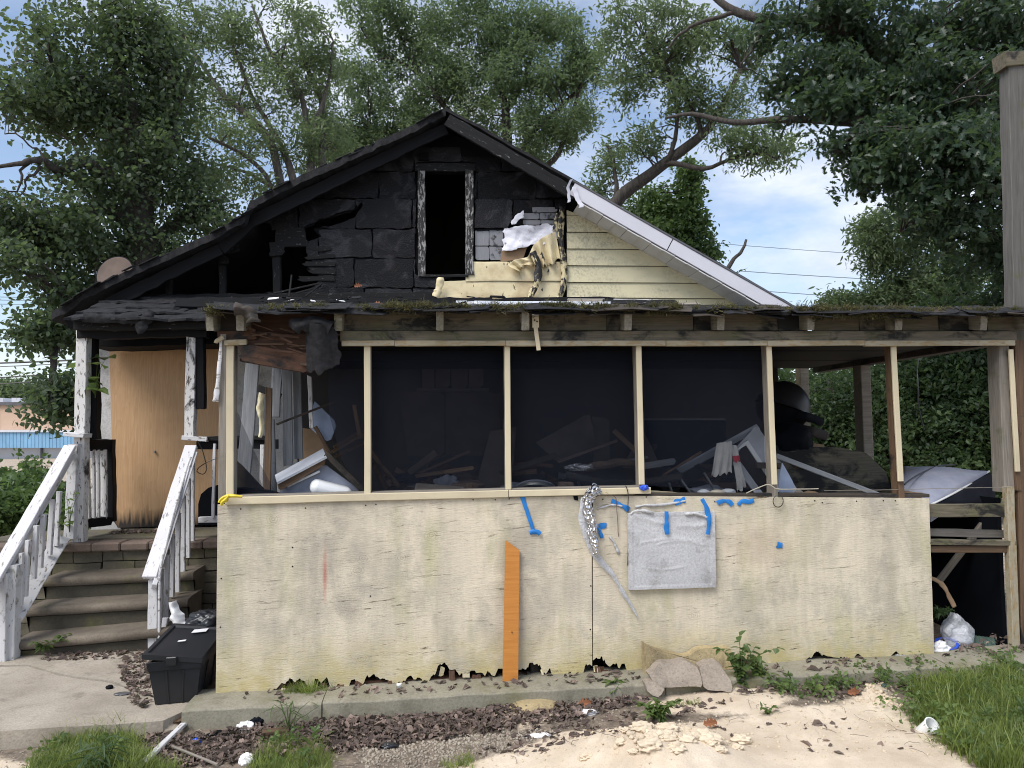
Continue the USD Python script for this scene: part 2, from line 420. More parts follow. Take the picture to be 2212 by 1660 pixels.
m = Mat('quilted_cloth'); p = m.pos()
qa = m.wave(m.map(p, (1, 1, .4), rot=(0, 0, .7)), 5.5, .6, 'x'); qb = m.wave(m.map(p, (1, 1, .4), rot=(0, 0, -.7)), 5.5, .6, 'x')
qq = m.mix(1.0, qa, qb, 'multiply')
c = m.mix(m.ramp(m.noise(p, 5, 6, .65), [(.35, 0), (.7, 1)]), (.27, .285, .36), (.38, .39, .45))
c = m.mix(m.ramp(m.noise(m.map(p, loc=(3, 1, 0)), 3, 5, .6), [(.6, 0), (.7, .6)]), c, (.33, .28, .20))
L_['quilted_cloth'] = m.out(c, .95, m.bump(m.noise(p, 9, 4, .6), .35, .02), specular_ior_level=.1)
# weathered cream plywood of the half wall
m = Mat('weathered_plywood'); p = m.pos()
tilt = m.map(p, (1, 1, 1), rot=(0, .07, 0))
blotch = m.noise(m.map(p, (1.3, 1, .8)), 1.7, 8, .66, .4)
streak = m.noise(m.map(p, (3.6, 1, .30)), 1.6, 7, .66, .4)
c = m.mix(m.ramp(streak, [(.40, 0), (.66, .8)]), (.66, .58, .445), (.48, .42, .33))
c = m.mix(m.ramp(blotch, [(.46, 0), (.66, .8)]), c, (.34, .305, .245))
c = m.mix(m.ramp(m.noise(m.map(p, (2.6, 1, .55), loc=(3.3, 0, 1.2)), 1.6, 7, .64), [(.53, 0), (.70, .65)]), c, (.39, .375, .21))
c = m.mix(m.ramp(m.noise(m.map(p, (1, 1, 1), loc=(8, 0, 5)), 4.5, 9, .72), [(.50, 0), (.66, .55)]), c, (.74, .65, .50))
c = m.mix(m.ramp(m.noise(m.map(p, (1, 1, .8), loc=(2, 0, 7)), 2.3, 8, .7), [(.60, 0), (.72, .5)]), c, (.25, .22, .18))
_, _, z = m.sep(p)
zr = m.add('map_range', 'result', value=z, from_min=-.02, from_max=.40, to_min=1.0, to_max=0.0, clamp=True)
c = m.mix(m.math('multiply', zr, m.ramp(m.noise(m.map(p, (2.2, 1, 2.6)), 2.2, 8, .7), [(.30, 0), (.60, .95)])), c, (.42, .345, .10))
c = m.mix(m.ramp(m.noise(m.map(p, (1.2, 1, .9), loc=(6, 0, 3)), 3.2, 9, .74), [(.52, 0), (.66, .6)]), c, (.37, .345, .285))
speck = m.noise(m.map(tilt, (2.1, 1, 4.2)), 16, 9, .78)
c = m.mix(m.ramp(speck, [(.56, 0), (.70, .5)]), c, (.24, .195, .14))
def smear(cx, cz, rx, rz, amp, col, c):
    q = m.map(p, (1 / rx, 0.0, 1 / rz), loc=(-cx / rx, 0, -cz / rz))
    d = m.add('vector_math', 'value', math_type='length', vector1=q)
    d = m.math('add', d, m.math('multiply', m.math('subtract', m.noise(p, 14, 6, .7), .5), .9))
    return m.mix(m.ramp(d, [(0, amp), (1.0, 0)]), c, col)
k0 = at(702, 1240, 4.86); c = smear(k0[0], k0[2], .018, .22, .75, (.42, .10, .07), c)
k0 = at(930, 1200, 4.86); c = smear(k0[0], k0[2], .07, .30, .55, (.36, .35, .17), c)
k0 = at(1240, 1270, 4.86); c = smear(k0[0], k0[2], .30, .20, .45, (.33, .30, .26), c)
k0 = at(1640, 1180, 4.86); c = smear(k0[0], k0[2], .30, .22, .40, (.43, .31, .24), c)
crk = m.noise(m.map(tilt, (3.0, 1, 58)), 1.35, 6, .74, 1.3)
crm = m.ramp(crk, [(.615, 0), (.64, 1)])
crm = m.mix(m.ramp(m.noise(m.map(p, (1, 1, 1), loc=(1, 0, 9)), 3.1, 6, .66), [(.42, 0), (.56, 1)]), (0, 0, 0), crm)
for kx, kz in ((590, 1122), (785, 1207), (932, 1158), (772, 1232), (782, 1424), (868, 1206), (1500, 1330)):
    k0 = at(kx, kz, 4.86)
    q = m.map(p, (1.0, 0.0, 1.35), loc=(-k0[0], 0, -k0[2] * 1.35))
    d = m.math('add', m.add('vector_math', 'value', math_type='length', vector1=q), m.math('multiply', m.noise(p, 20, 5, .7), .040))
    rg = m.ramp(m.math('fraction', m.math('multiply', d, 62.0)), [(.72, 0), (.88, .45), (1.0, 0)])
    crm = m.mix(m.ramp(d, [(.055, 1), (.075, 0)]), crm, m.mix(1.0, crm, rg, 'lighten'))
c = m.mix(crm, c, (.12, .085, .05))
L_['weathered_plywood'] = m.out(c, .8, m.bump(m.mix(crm, m.noise(m.map(tilt, (6, 1, 50)), 3, 5, .7), (0, 0, 0)), .7, .004))

# clean orange plywood of the boarded door
m = Mat('new_plywood'); p = m.pos()
w = m.noise(m.map(p, (5.2, 1, .42), rot=(0, .03, 0)), 1.7, 3, .5, 1.3)
rings = m.math('fraction', m.math('multiply', w, 9.0))
c = m.mix(m.ramp(rings, [(0, 0), (.75, .55), (.97, 1), (1, 0)]), (.53, .335, .175), (.455, .27, .13))
c = m.mix(m.ramp(m.noise(m.map(p, (90, 1, 2.5)), 1, 3, .6), [(.4, 0), (.7, .45)]), c, (.37, .21, .095))
c = m.mix(m.ramp(m.noise(p, 2.6, 5, .6), [(.5, 0), (.72, .4)]), c, (.34, .19, .09))
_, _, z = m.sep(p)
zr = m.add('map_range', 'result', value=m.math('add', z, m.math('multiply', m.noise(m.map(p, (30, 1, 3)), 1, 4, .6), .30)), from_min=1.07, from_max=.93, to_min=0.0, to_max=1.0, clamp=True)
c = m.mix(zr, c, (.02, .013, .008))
L_['new_plywood'] = m.out(c, .62, m.bump(rings, .04, .002))

# pale vinyl siding with grey mildew
m = Mat('cream_siding'); p = m.pos()
spec = m.noise(m.map(p, (1.3, 1, 1.1)), 34, 6, .72)
area = m.noise(m.map(p, (1, 1, 2.2), loc=(2.5, 0, 1)), 1.9, 4, .6)
c = m.mix(m.ramp(area, [(.35, 0), (.7, 1)]), (.70, .63, .41), (.61, .55, .36))
c = m.mix(m.math('multiply', m.ramp(spec, [(.46, 0), (.60, 1)]), m.ramp(area, [(.40, 0), (.58, .5)])), c, (.19, .185, .15))
L_['cream_siding'] = m.out(c, .5, m.bump(m.noise(m.map(p, (1, 1, 40)), 3, 3, .6), .1, .003))
m = Mat('scorched_siding'); p = m.pos()
n = m.noise(p, 5.5, 7, .66, .6)
c = m.mix(m.ramp(m.noise(p, 2.0, 5), [(.3, 0), (.7, 1)]), (.72, .63, .40), (.64, .53, .32))
c = m.mix(m.ramp(m.noise(p, 3.2, 7, .62), [(.5, 0), (.68, .65)]), c, (.34, .22, .10))
c = m.mix(m.ramp(m.noise(m.map(p, (1.6, 1, .7), loc=(4, 0, 2)), 9, 6, .66), [(.62, 0), (.66, 1)]), c, (.010, .008, .007))
L_['scorched_siding'] = m.out(c, .5, m.bump(n, .5, .01))
m = Mat('burnt_strip'); p = m.pos()
c = m.mix(m.ramp(m.noise(m.map(p, (1.5, 1, .8)), 11, 7, .66), [(.46, 0), (.52, 1)]), (.62, .53, .31), (.010, .008, .008))
L_['burnt_strip'] = m.out(c, .55, m.bump(m.noise(p, 30, 5, .7), .6, .008))
m = Mat('house_wrap'); p = m.pos()
c = m.mix(m.ramp(m.noise(p, 6, 7, .66), [(.60, 0), (.66, 1)]), (.74, .73, .80), (.12, .09, .06))
L_['house_wrap'] = m.out(c, .55, m.bump(m.noise(p, 7, 5, .6, 1.0), .8, .02))
m = Mat('grey_shingle'); p = m.pos()
c = m.mix(m.ramp(m.wave(m.map(p, (1, 1, .25)), 28, 3.5, 'x', 3), [(.25, 0), (.8, 1)]), (.19, .19, .205), (.27, .27, .29))
c = m.mix(m.ramp(m.noise(p, 9, 6, .66), [(.58, 0), (.66, .9)]), c, (.015, .014, .014))
L_['grey_shingle'] = m.out(c, .7, m.bump(m.wave(m.map(p, (1, 1, .25)), 28, 3.5, 'x', 3), .3, .003))
# charred sheathing blocks, bluish black with pale ash
m = Mat('charred_sheathing'); o = m.shift(m.pos(), 9.0)
al = m.add('voronoi_texture', 'distance', vector=m.map(o, (1, 1, 1.5)), scale=34.0, feature='distance_to_edge')
ash = m.noise(o, 4.5, 7, .68, .8)
r = m.rnd()
c = m.mix(r, (.003, .0032, .0048), (.011, .011, .014))
c = m.mix(m.ramp(ash, [(.50, 0), (.66, .95)]), c, (.042, .042, .048))
c = m.mix(m.ramp(m.noise(m.map(o, (1, 1, 1), loc=(3, 1, 7)), 2.2, 5, .6), [(.66, 0), (.78, .6)]), c, (.032, .012, .008))
L_['charred_sheathing'] = m.out(c, .55, specular_ior_level=.22, normal=m.bump(m.mix(.5, m.ramp(al, [(0, 0), (.12, 1)]), m.noise(m.map(o, (8, 1, 30)), 2, 6, .7)), .8, .006))

def concrete(name, lo, hi, moss=.0, dirt=.3, bump=.6):
    m = Mat(name); p = m.pos()
    n = m.noise(p, 2.2, 8, .62); f = m.noise(p, 70, 5, .7)
    c = m.mix(m.ramp(n, [(.3, 0), (.7, 1)]), lo, hi)
    c = m.mix(m.ramp(f, [(.42, 0), (.66, .4)]), c, tuple(np.array(lo) * .45))
    c = m.mix(m.ramp(m.noise(m.map(p, loc=(3, 2, 1)), 6, 8, .7), [(.66 - dirt * .3, 0), (.78, .75)]), c, (.075, .062, .045))
    if moss: c = m.mix(m.ramp(m.noise(m.map(p, loc=(9, 2, 1)), 3.4, 7, .68), [(.62 - moss * .3, 0), (.74, .8)]), c, (.12, .115, .035))
    pits = m.vor(p, 60)
    L_[name] = m.out(c, .9, m.bump(m.mix(.5, f, m.ramp(pits, [(0, 0), (.25, 1)])), bump, .006)); return L_[name]
concrete('slab_concrete', (.27, .23, .18), (.44, .385, .315), dirt=.42)
concrete('kerb_concrete', (.19, .175, .13), (.31, .285, .22), moss=.35, dirt=.4)
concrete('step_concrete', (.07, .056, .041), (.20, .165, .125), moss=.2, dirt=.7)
concrete('riser_stone', (.03, .026, .019), (.085, .075, .052), moss=.35, dirt=.8)  # dark mossy stone, with the shade of the risers put into its colour
concrete('broken_concrete', (.23, .185, .145), (.36, .305, .25), dirt=.5, bump=1.0)
concrete('stone_block', (.055, .048, .032), (.17, .15, .105), moss=.45, dirt=.7)
concrete('red_brick', (.11, .075, .058), (.20, .145, .115), dirt=.9)
concrete('mossy_foam', (.28, .215, .115), (.46, .365, .20), moss=.2, dirt=.45, bump=1.0)
concrete('foam_board', (.36, .36, .37), (.58, .58, .59), dirt=.38, bump=.35)
concrete('plaster', (.40, .39, .37), (.58, .57, .56), dirt=.42, bump=.8)
concrete('rock', (.26, .22, .17), (.40, .35, .28), dirt=.3)

# foil, clear plastic, insect screen
m = Mat('foil'); o = m.pos()
L_['foil'] = m.out((.72, .73, .78), .22, m.bump(m.vor(o, 42), .9, .03), metallic=1.0)
m = Mat('clear_plastic'); t = m.add('transparent_bsdf', 'BSDF', color=(.93, .94, .96))
g = m.add('principled_bsdf', 'BSDF', base_color=(.62, .63, .66), roughness=.2, normal=m.bump(m.noise(m.pos(), 26, 5, .6, 1.0), .8, .02))
fr = m.ramp(m.noise(m.pos(), 14, 5, .65), [(.35, .30), (.7, .75)])
L_['clear_plastic'] = m.surface(m.add('mix_closure', 'closure', fac=fr, closure1=t, closure2=g))
m = Mat('insect_screen'); t = m.add('transparent_bsdf', 'BSDF', color=(1, 1, 1))
g = m.add('diffuse_bsdf', 'BSDF', color=(.010, .011, .015))
L_['insect_screen'] = m.surface(m.add('mix_closure', 'closure', fac=.26, closure1=t, closure2=g))
m = Mat('bottle_glass'); t = m.add('transparent_bsdf', 'BSDF', color=(.8, .85, .85)); g = m.add('glossy_bsdf', 'BSDF', color=(.8, .8, .8), roughness=.08)
L_['bottle_glass'] = m.surface(m.add('mix_closure', 'closure', fac=.3, closure1=t, closure2=g))

# ground
m = Mat('soil'); p = m.pos(); a = m.add('attribute', 'color', attribute='sand')
grain = m.noise(p, 120, 5, .75); peb = m.vor(p, 75); n = m.noise(p, 3, 8, .65)
soil = m.mix(m.ramp(m.noise(p, 18, 8, .72), [(.35, 0), (.66, 1)]), (.085, .065, .05), (.25, .20, .15))
soil = m.mix(m.ramp(m.noise(m.map(p, loc=(4, 7, 0)), 45, 6, .7), [(.58, 0), (.66, .8)]), soil, (.42, .36, .29))
sand = m.mix(m.ramp(n, [(.32, 0), (.66, 1)]), (.49, .395, .29), (.68, .58, .455))
sand = m.mix(m.ramp(grain, [(.52, 0), (.70, .55)]), sand, (.36, .26, .16))
sand = m.mix(m.ramp(m.noise(m.map(p, loc=(1, 3, 0)), 33, 6, .7), [(.66, 0), (.70, .8)]), sand, (.14, .10, .065))
edge = m.mix(.38, a, m.noise(p, 13, 8, .75))
msk = m.ramp(edge, [(.44, 0), (.53, 1)])
c = m.mix(msk, soil, sand)
L_['soil'] = m.out(c, .95, m.bump(m.mix(.5, grain, m.noise(p, 24, 6, .7)), .8, .012))

def leafmat(name, c1, c2, c3, trans=.35, rough=.5):
    m = Mat(name); r = m.rnd(); isl = m.add('geometry', 'random_per_island'); p = m.pos()
    c = m.ramp(m.mix(.45, r, isl), [(.25, c1), (.5, c2), (.78, c3)])
    a = m.add('principled_bsdf', 'BSDF', base_color=c, roughness=rough)
    b = m.add('translucent_bsdf', 'BSDF', color=m.mix(.5, c, (.17, .24, .06), 'add'))
    L_[name] = m.surface(m.add('mix_closure', 'closure', fac=trans, closure1=a, closure2=b)); return L_[name]
leafmat('leaf_oak', (.042, .066, .036), (.066, .096, .050), (.11, .138, .070), .45)
leafmat('leaf_airy', (.078, .110, .058), (.118, .158, .08), (.175, .205, .105), .52)
leafmat('leaf_mid', (.074, .112, .060), (.112, .155, .078), (.165, .20, .10), .52)
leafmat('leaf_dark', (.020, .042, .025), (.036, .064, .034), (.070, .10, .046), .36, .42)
leafmat('leaf_wood', (.028, .054, .022), (.066, .108, .040), (.14, .185, .065), .42)
leafmat('leaf_vine', (.045, .085, .025), (.075, .13, .035), (.12, .18, .05), .4)
leafmat('grass_green', (.12, .155, .032), (.23, .285, .065), (.40, .39, .17), .42)
leafmat('weed_green', (.075, .12, .035), (.13, .19, .055), (.20, .25, .085), .42)
leafmat('moss', (.055, .05, .02), (.105, .092, .03), (.17, .145, .045), .1, .9)
leafmat('litter_leaf', (.09, .064, .054), (.24, .175, .145), (.46, .36, .30), .1, .8)
leafmat('orange_leaf', (.24, .09, .04), (.32, .13, .06), (.36, .17, .08), .2, .6)
m = Mat('bark'); o = m.pos(); n = m.noise(m.map(o, (9, 9, 1.6)), 2.2, 7, .7, .6)
L_['bark'] = m.out(m.ramp(n, [(.3, (.018, .015, .013)), (.7, (.085, .073, .062))]), .9, m.bump(n, 1.0, .03))
m = Mat('bark_pale'); o = m.pos(); n = m.noise(m.map(o, (9, 9, 1.6)), 2.2, 7, .7, .6)
L_['bark_pale'] = m.out(m.ramp(n, [(.3, (.035, .03, .026)), (.7, (.13, .115, .10))]), .9, m.bump(n, 1.0, .03))

# ------------------------------------------------------------------ ground
SANDZ = [  # outlines of the pale sand, on the ground, in metres
    [at(a, b, Z=-.03)[:2] for a, b in [(800, 1660), (1020, 1640), (1230, 1590), (1440, 1585), (1640, 1560), (1800, 1540), (1890, 1500), (1960, 1560), (2030, 1620), (2110, 1690), (1700, 1900), (700, 1900)]],
    [at(a, b, Z=-.03)[:2] for a, b in [(1400, 1500), (1590, 1480), (1720, 1530), (1640, 1560), (1420, 1550)]],
    [at(a, b, Z=-.03)[:2] for a, b in [(0, 1612), (90, 1620), (100, 1700), (-200, 1700), (-200, 1610)]],
    [at(a, b, Z=-.03)[:2] for a, b in [(1080, 1540), (1210, 1515), (1240, 1545), (1130, 1575)]],
]
def ground_z(x, y):
    x, y = np.asarray(x, float), np.asarray(y, float)
    z = -.085 + .022 * np.clip(x + 1.4, -3, 6)
    near = np.clip((9 - np.abs(y - 3)) / 4, 0, 1)
    q = np.stack([x, y, x * 0], -1)
    z = z + near * ((fbm(q * 1.4, 4, 3) - .5) * .07 + (fbm(q * 9, 3, 5) - .5) * .016)
    # the low heaps of dug sand in front
    for px, py, h, s in ((1480, 1655, .10, .30), (1380, 1665, .08, .25), (1900, 1512, .07, .12), (1300, 1645, .04, .35), (1600, 1530, .04, .4)):
        c = at(px, py, Z=-.03)
        d = ((x - c[0]) ** 2 + ((y - c[1]) * .9) ** 2) / s ** 2
        z = z + h * np.exp(-d) * (.7 + .8 * (fbm(q * 14, 3, 8) - .2))
    return z
def ground():
    a = np.concatenate([[-400, -150, -60, -30, -15, -8, -5.5], np.arange(-4.5, 5.5, .04), [6.5, 9, 15, 30, 60, 150, 400]])
    b = np.concatenate([[-60, -20, -6, -1, 1.2, 2.2], np.arange(3.0, 6.6, .04), [7.5, 9, 12, 16, 24, 40, 70, 150, 400, 900]])
    X, Y = np.meshgrid(a, b, indexing='ij')
    Z = ground_z(X, Y)
    v = np.stack([X.ravel(), Y.ravel(), Z.ravel()], 1)
    f = grid_faces(len(a), len(b))
    f = f if np.cross(v[f[0, 1]] - v[f[0, 0]], v[f[0, 2]] - v[f[0, 0]])[2] > 0 else f[:, ::-1]
    import shapely
    pts = shapely.points(v[:, 0], v[:, 1])
    s = np.zeros(len(v))
    for poly in SANDZ:
        d = shapely.distance(Polygon(poly).exterior, pts); ins = shapely.contains(Polygon(poly), pts)
        s = np.maximum(s, np.clip(.5 + np.where(ins, d, -d) / .34, 0, 1))
    s = np.where((Y.ravel() > 7) | (np.abs(X.ravel()) > 5.4), .47, s)
    path = '/World/ground'
    prim = usdkit.mesh(stage, path, (v, f), L_['soil'], smooth=False)
    prim.CreateNormalsAttr(Vt.Vec3fArray.FromNumpy(np.array(trimesh.Trimesh(v, f, process=False).vertex_normals, np.float32))); prim.SetNormalsInterpolation('vertex')
    UsdGeom.PrimvarsAPI(prim).CreatePrimvar('sand', Sdf.ValueTypeNames.Color3fArray, 'vertex').Set(Vt.Vec3fArray.FromNumpy(np.repeat(s[:, None], 3, 1).astype(np.float32)))
    used['/World/ground'] = 1
    tag(prim.GetPrim(), kind='structure')
ground()

# concrete walk before the steps: two slabs with a crack between
def walk():
    crack = [at(a, b, Z=0)[:2] for a, b in [(60, 1440), (130, 1460), (160, 1466), (235, 1474), (285, 1492), (345, 1512), (420, 1520)]]
    F0 = [at(a, b, Z=0)[:2] for a, b in [(-500, 1602), (0, 1581), (120, 1572), (240, 1566), (352, 1557), (400, 1535)]]
    far = [(-1.55, 6.0), (-4.6, 6.0)]
    crk = [np.array([-4.6, crack[0][1] + .15])] + crack
    lowp = Polygon(F0 + [c for c in crk[::-1]])
    upp = Polygon([c + np.array([0, .018]) for c in crk] + [(-1.5, 5.1)] + far)
    for pl, dz, sd in ((lowp, 0.0, 1), (upp, .006, 2)):
        pl = jitter_poly(pl.buffer(0), .010, .06, sd)
        mm = trimesh.creation.extrude_polygon(pl, .14, engine='earcut'); mm.apply_translation([0, 0, -.14 + dz])
        part('/World/concrete_walk', 'slab', mm, L_['slab_concrete'])
x = UsdGeom.Xform.Define(stage, '/World/concrete_walk'); used['/World/concrete_walk'] = 1; origin['/World/concrete_walk'] = np.zeros(3)
tag(x.GetPrim(), kind='structure')
walk()

# concrete footing kerb under the half wall, in worn lengths
x = UsdGeom.Xform.Define(stage, '/World/concrete_kerb'); used['/World/concrete_kerb'] = 1; origin['/World/concrete_kerb'] = np.zeros(3)
tag(x.GetPrim(), kind='structure')
def kerb():
    def ztop(x): return .035 + .012 * (x + 1.4)
    for x0, x1, sd in ((-1.50, -.70, 1), (-.694, 1.40, 2), (1.406, 3.30, 3), (3.306, 4.35, 4)):
        n = max(6, int((x1 - x0) / .05)); xs = np.linspace(x0, x1, n)
        prof = np.array([(4.60, -.3), (4.60, -.012), (4.612, 0), (4.70, .004), (4.83, .006), (4.95, .006), (4.95, -.3)])
        V = np.zeros((n, len(prof), 3)); V[:, :, 0] = xs[:, None]; V[:, :, 1] = prof[None, :, 0]; V[:, :, 2] = prof[None, :, 1] + ztop(xs)[:, None]
        q = V * 7 + sd
        V[:, 1:6, 2] += (fbm(q, 4, 3)[:, 1:6] - .5) * .022; V[:, :3, 1] += (fbm(q, 4, 4)[:, :3] - .5) * .03
        f = grid_faces(n, len(prof), True); k = len(prof); e = (n - 1) * k
        f = np.vstack([f, [[0, i + 1, i] for i in range(1, k - 1)], [[e, e + i, e + i + 1] for i in range(1, k - 1)]])
        mm = trimesh.Trimesh(V.reshape(-1, 3), f, process=False)
        if mm.volume < 0: mm.invert()
        part('/World/concrete_kerb', 'kerb_length', mm, L_['kerb_concrete'], smooth=50)
kerb()

# ------------------------------------------------------------------ the burnt house
GY, RY, BY = 7.60, 7.26, 15.0            # gable wall, rake front, back of the house
house = thing('burnt_house', 'fire-gutted single-storey house with blackened gable and remnant of cream siding', 'house', (0, GY, 0))
ROOFL = [(110, 676), (134, 662), (217, 612), (282, 581), (390, 534), (469, 499), (503, 477), (527, 464), (538, 436), (607, 401), (694, 360), (792, 315), (894, 271), (930, 250), (963, 234)]
ROOFR = [(963, 234), (1046, 276), (1111, 315), (1232, 384), (1371, 464), (1513, 544), (1714, 660), (1738, 674)]
RL = np.array([at(a, b, RY)[[0, 2]] for a, b in ROOFL]); RR = np.array([at(a, b, RY)[[0, 2]] for a, b in ROOFR])
def roof_sheet(prof, step, bump, T, seed):
    s = np.concatenate([[0], np.cumsum(np.linalg.norm(np.diff(prof, axis=0), axis=1))])
    n = int(s[-1] / step); u = np.linspace(0, s[-1], n)
    P = np.stack([np.interp(u, s, prof[:, 0]), np.interp(u, s, prof[:, 1])], 1)
    ys = np.concatenate([[RY, RY + .03, RY + .1, RY + .3], np.linspace(RY + .6, BY + .4, 12)])
    S = np.zeros((n, len(ys), 3)); S[:, :, 0] = P[:, None, 0]; S[:, :, 1] = ys[None]; S[:, :, 2] = P[:, None, 1]
    q = S * [9, 3, 9] + seed
    fall = np.clip(1 - (ys - RY) / .5, .15, 1)[None]
    S[:, :, 2] += (fbm(q, 4, 2) - .5) * bump * fall + (noise(S * [23, 9, 23], 4) - .5) * bump * .7 * fall
    S[:, :1, 1] += (fbm(q, 3, 9)[:, :1] - .5) * bump * 2.0
    return solid_sheet(S, np.array([0, 0, -T]))
rl = part(house, 'roof', roof_sheet(RL, .045, .035, .075, 3), L_['shingle_black'], label='charred sagging left roof slope')
rr = part(house, 'roof', roof_sheet(RR, .12, .012, .03, 5), L_['shingle_black'])
# shingles lifted along the burnt edge
r = np.random.default_rng(11)
for k in range(46):
    t = r.uniform(0.03, .93); i = t * (len(RL) - 1); j = int(i); q = RL[j] + (RL[min(j + 1, len(RL) - 1)] - RL[j]) * (i - j)
    d = RL[min(j + 1, len(RL) - 1)] - RL[j]; d /= np.linalg.norm(d)
    A = np.array([q[0], RY + r.uniform(-.03, .08), q[1] + r.uniform(.0, .02)]); B = A + np.array([d[0], 0, d[1]]) * r.uniform(.08, .2) + np.array([0, 0, r.uniform(-.008, .008)])
    M, Ln = frame_of(A, B, (-d[1] * .9, -.25, d[0]))
    part(rl, 'shingle', plank(Ln, r.uniform(.06, .12), .008, 4, .004, k, .01, .01), L_['shingle_black'], M=M)
# rafters under the overhang and rake boards
def along(prof, y, dz, W, T, mat, name, n0, n1, seg=1, face=(0, -1, 0), label=None, **kw):
    pts = prof[n0:n1 + 1]
    for a, b in zip(pts[:-1], pts[1:]):
        pass
    A, B = np.array([pts[0][0], y, pts[0][1] - dz]), np.array([pts[-1][0], y, pts[-1][1] - dz])
    return board(house, name, A, B, W, T, mat, face, label, **kw)
along(RL, RY + .10, .15, .12, .04, L_['charred'], 'rake_board', 1, 5, edge=.02)
along(RL, RY + .11, .15, .12, .04, L_['charred'], 'rake_board', 5, 8, edge=.02)
along(RL, RY + .10, .16, .12, .04, L_['charred'], 'rake_board', 8, 14, edge=.015)
A, B = at(966, 258, RY - .01), at(1240, 418, RY - .01)
board(house, 'rake_board', A, B, .125, .035, L_['charred_pale'], edge=.012, rag1=.04, label='burnt grey rake board right of the peak')
# white vinyl fascia, drip edge and soffit panels
f0, f1 = np.array([1236, 407.]), np.array([1738, 694.3])
for a, b in ((0, .42), (.424, 1)):
    A, B = at(*(f0 + (f1 - f0) * a), RY - .012), at(*(f0 + (f1 - f0) * b), RY - .012)
    board(house, 'fascia', A, B, .142, .02, L_['white_vinyl'], rough=.0008, label='white vinyl fascia')
A, B = at(1236, 389, RY - .02), at(1740, 677, RY - .02)
board(house, 'drip_edge', A, B, .02, .03, L_['roof_far'], rough=.002)
n = 19
sx0, sx1 = at(1252, 436, RY), at(1738, 714.3, RY)
for k in range(n):
    a, b = k / n, (k + .982) / n
    P0, P1 = sx0 + (sx1 - sx0) * a, sx0 + (sx1 - sx0) * b
    dy = np.array([0, GY - RY - .004, 0]); up = np.array([0, 0, .004 if k % 2 else 0])
    part(house, 'soffit_panel', quad_slab([P0 + up, P1 + up, P1 + dy + up, P0 + dy + up], -.012 if False else .012), L_['soffit_vinyl'])
# curled vinyl where the white fascia was torn off by the fire
for k, (pts, w) in enumerate((([(1234, 388), (1229, 412), (1231, 432), (1227, 438)], .035), ([(1240, 404), (1248, 428), (1256, 446), (1248, 450)], .05))):
    Q = curve([at(a, b, RY - .05 - .02 * i) for i, (a, b) in enumerate(pts)], 14, .012, k)
    S = Q[:, None] + np.linspace(-.5, .5, 5)[None, :, None] * np.array([w, .03, .02]) + (noise(Q * 30, k)[:, None, None] - .5) * .02
    part(house, 'curled_vinyl', solid_sheet(S, np.array([0, .004, 0])), L_['white_vinyl'], smooth=True)

# gable: clear shapes in the plane of the wall
gable = Polygon([(p[0], p[1] - .10) for p in RL] + [(p[0], p[1] - .06) for p in RR[1:-1]] + [at(1714, 668, GY)[[0, 2]], at(100, 690, GY)[[0, 2]]]).buffer(0)
win = xz([(917, 371), (1004, 371), (1007, 593), (919, 593)], GY)
burnt = jitter_poly(xz([(250, 650), (300, 560), (440, 520), (560, 480), (600, 500), (618, 497), (660, 496), (694, 470), (700, 486), (672, 492), (690, 510), (664, 520), (655, 540), (672, 560), (664, 580), (694, 600), (672, 622), (610, 628), (560, 634), (300, 648)], GY), .03, .05, 4)
burnt2 = jitter_poly(xz([(680, 478), (760, 478 - 20), (782, 440), (768, 470), (700, 492)], GY), .02, .05, 9)
wallp = gable.intersection(sbox(-3.4, 2.6, 3.66, 6)).difference(win).difference(burnt).difference(burnt2)
part(house, 'gable_sheathing', prism(wallp, GY + .035, .02), L_['charcoal'])
# charred blocks of sheathing in courses
rows = [318, 372, 430, 495, 557, 622, 652]
r = np.random.default_rng(5)
char_zone = xz([(560, 660), (560, 250), (1222, 330), (1222, 452), (1110, 470), (1090, 500), (1025, 500), (1022, 597), (950, 604), (930, 655), (560, 660)], GY).intersection(gable)
fr = xz([(897, 350), (1026, 350), (1026, 597), (897, 597)], GY)
k = 0
for i in range(len(rows) - 1):
    x0 = 540 + (37 if i % 2 else 0)
    while x0 < 1230:
        w = r.uniform(84, 132)
        cell = xz([(x0 + 1, rows[i] + 1.2), (x0 + w - 1, rows[i] + 1.2), (x0 + w - 1, rows[i + 1] - 1.2), (x0 + 1, rows[i + 1] - 1.2)], GY)
        g = cell.intersection(char_zone).difference(fr).difference(burnt.buffer(.015)).difference(burnt2.buffer(.01))
        x0 += w
        for q in getattr(g, 'geoms', [g]):
            if q.geom_type != 'Polygon' or q.area < .004: continue
            q = jitter_poly(q, .017, .035, k)
            dy, tl = r.uniform(-.020, .010), r.uniform(-.14, .10)
            cx, cz = q.centroid.x, q.centroid.y
            part(house, 'charred_board', prism(q, GY + .005 + dy, .024, lambda v: v + np.stack([0 * v[:, 0], (v[:, 2] - cz) * tl, 0 * v[:, 0]], 1)), L_['charred_sheathing']); k += 1
# upper dark ceiling of the gable under the peak
q = gable.intersection(xz([(560, 200), (1300, 200), (1300, 330), (1180, 345), (560, 318)], GY))
part(house, 'gable_peak_board', prism(jitter_poly(q, .01, .05, 3), GY + .01, .02), L_['charcoal'])
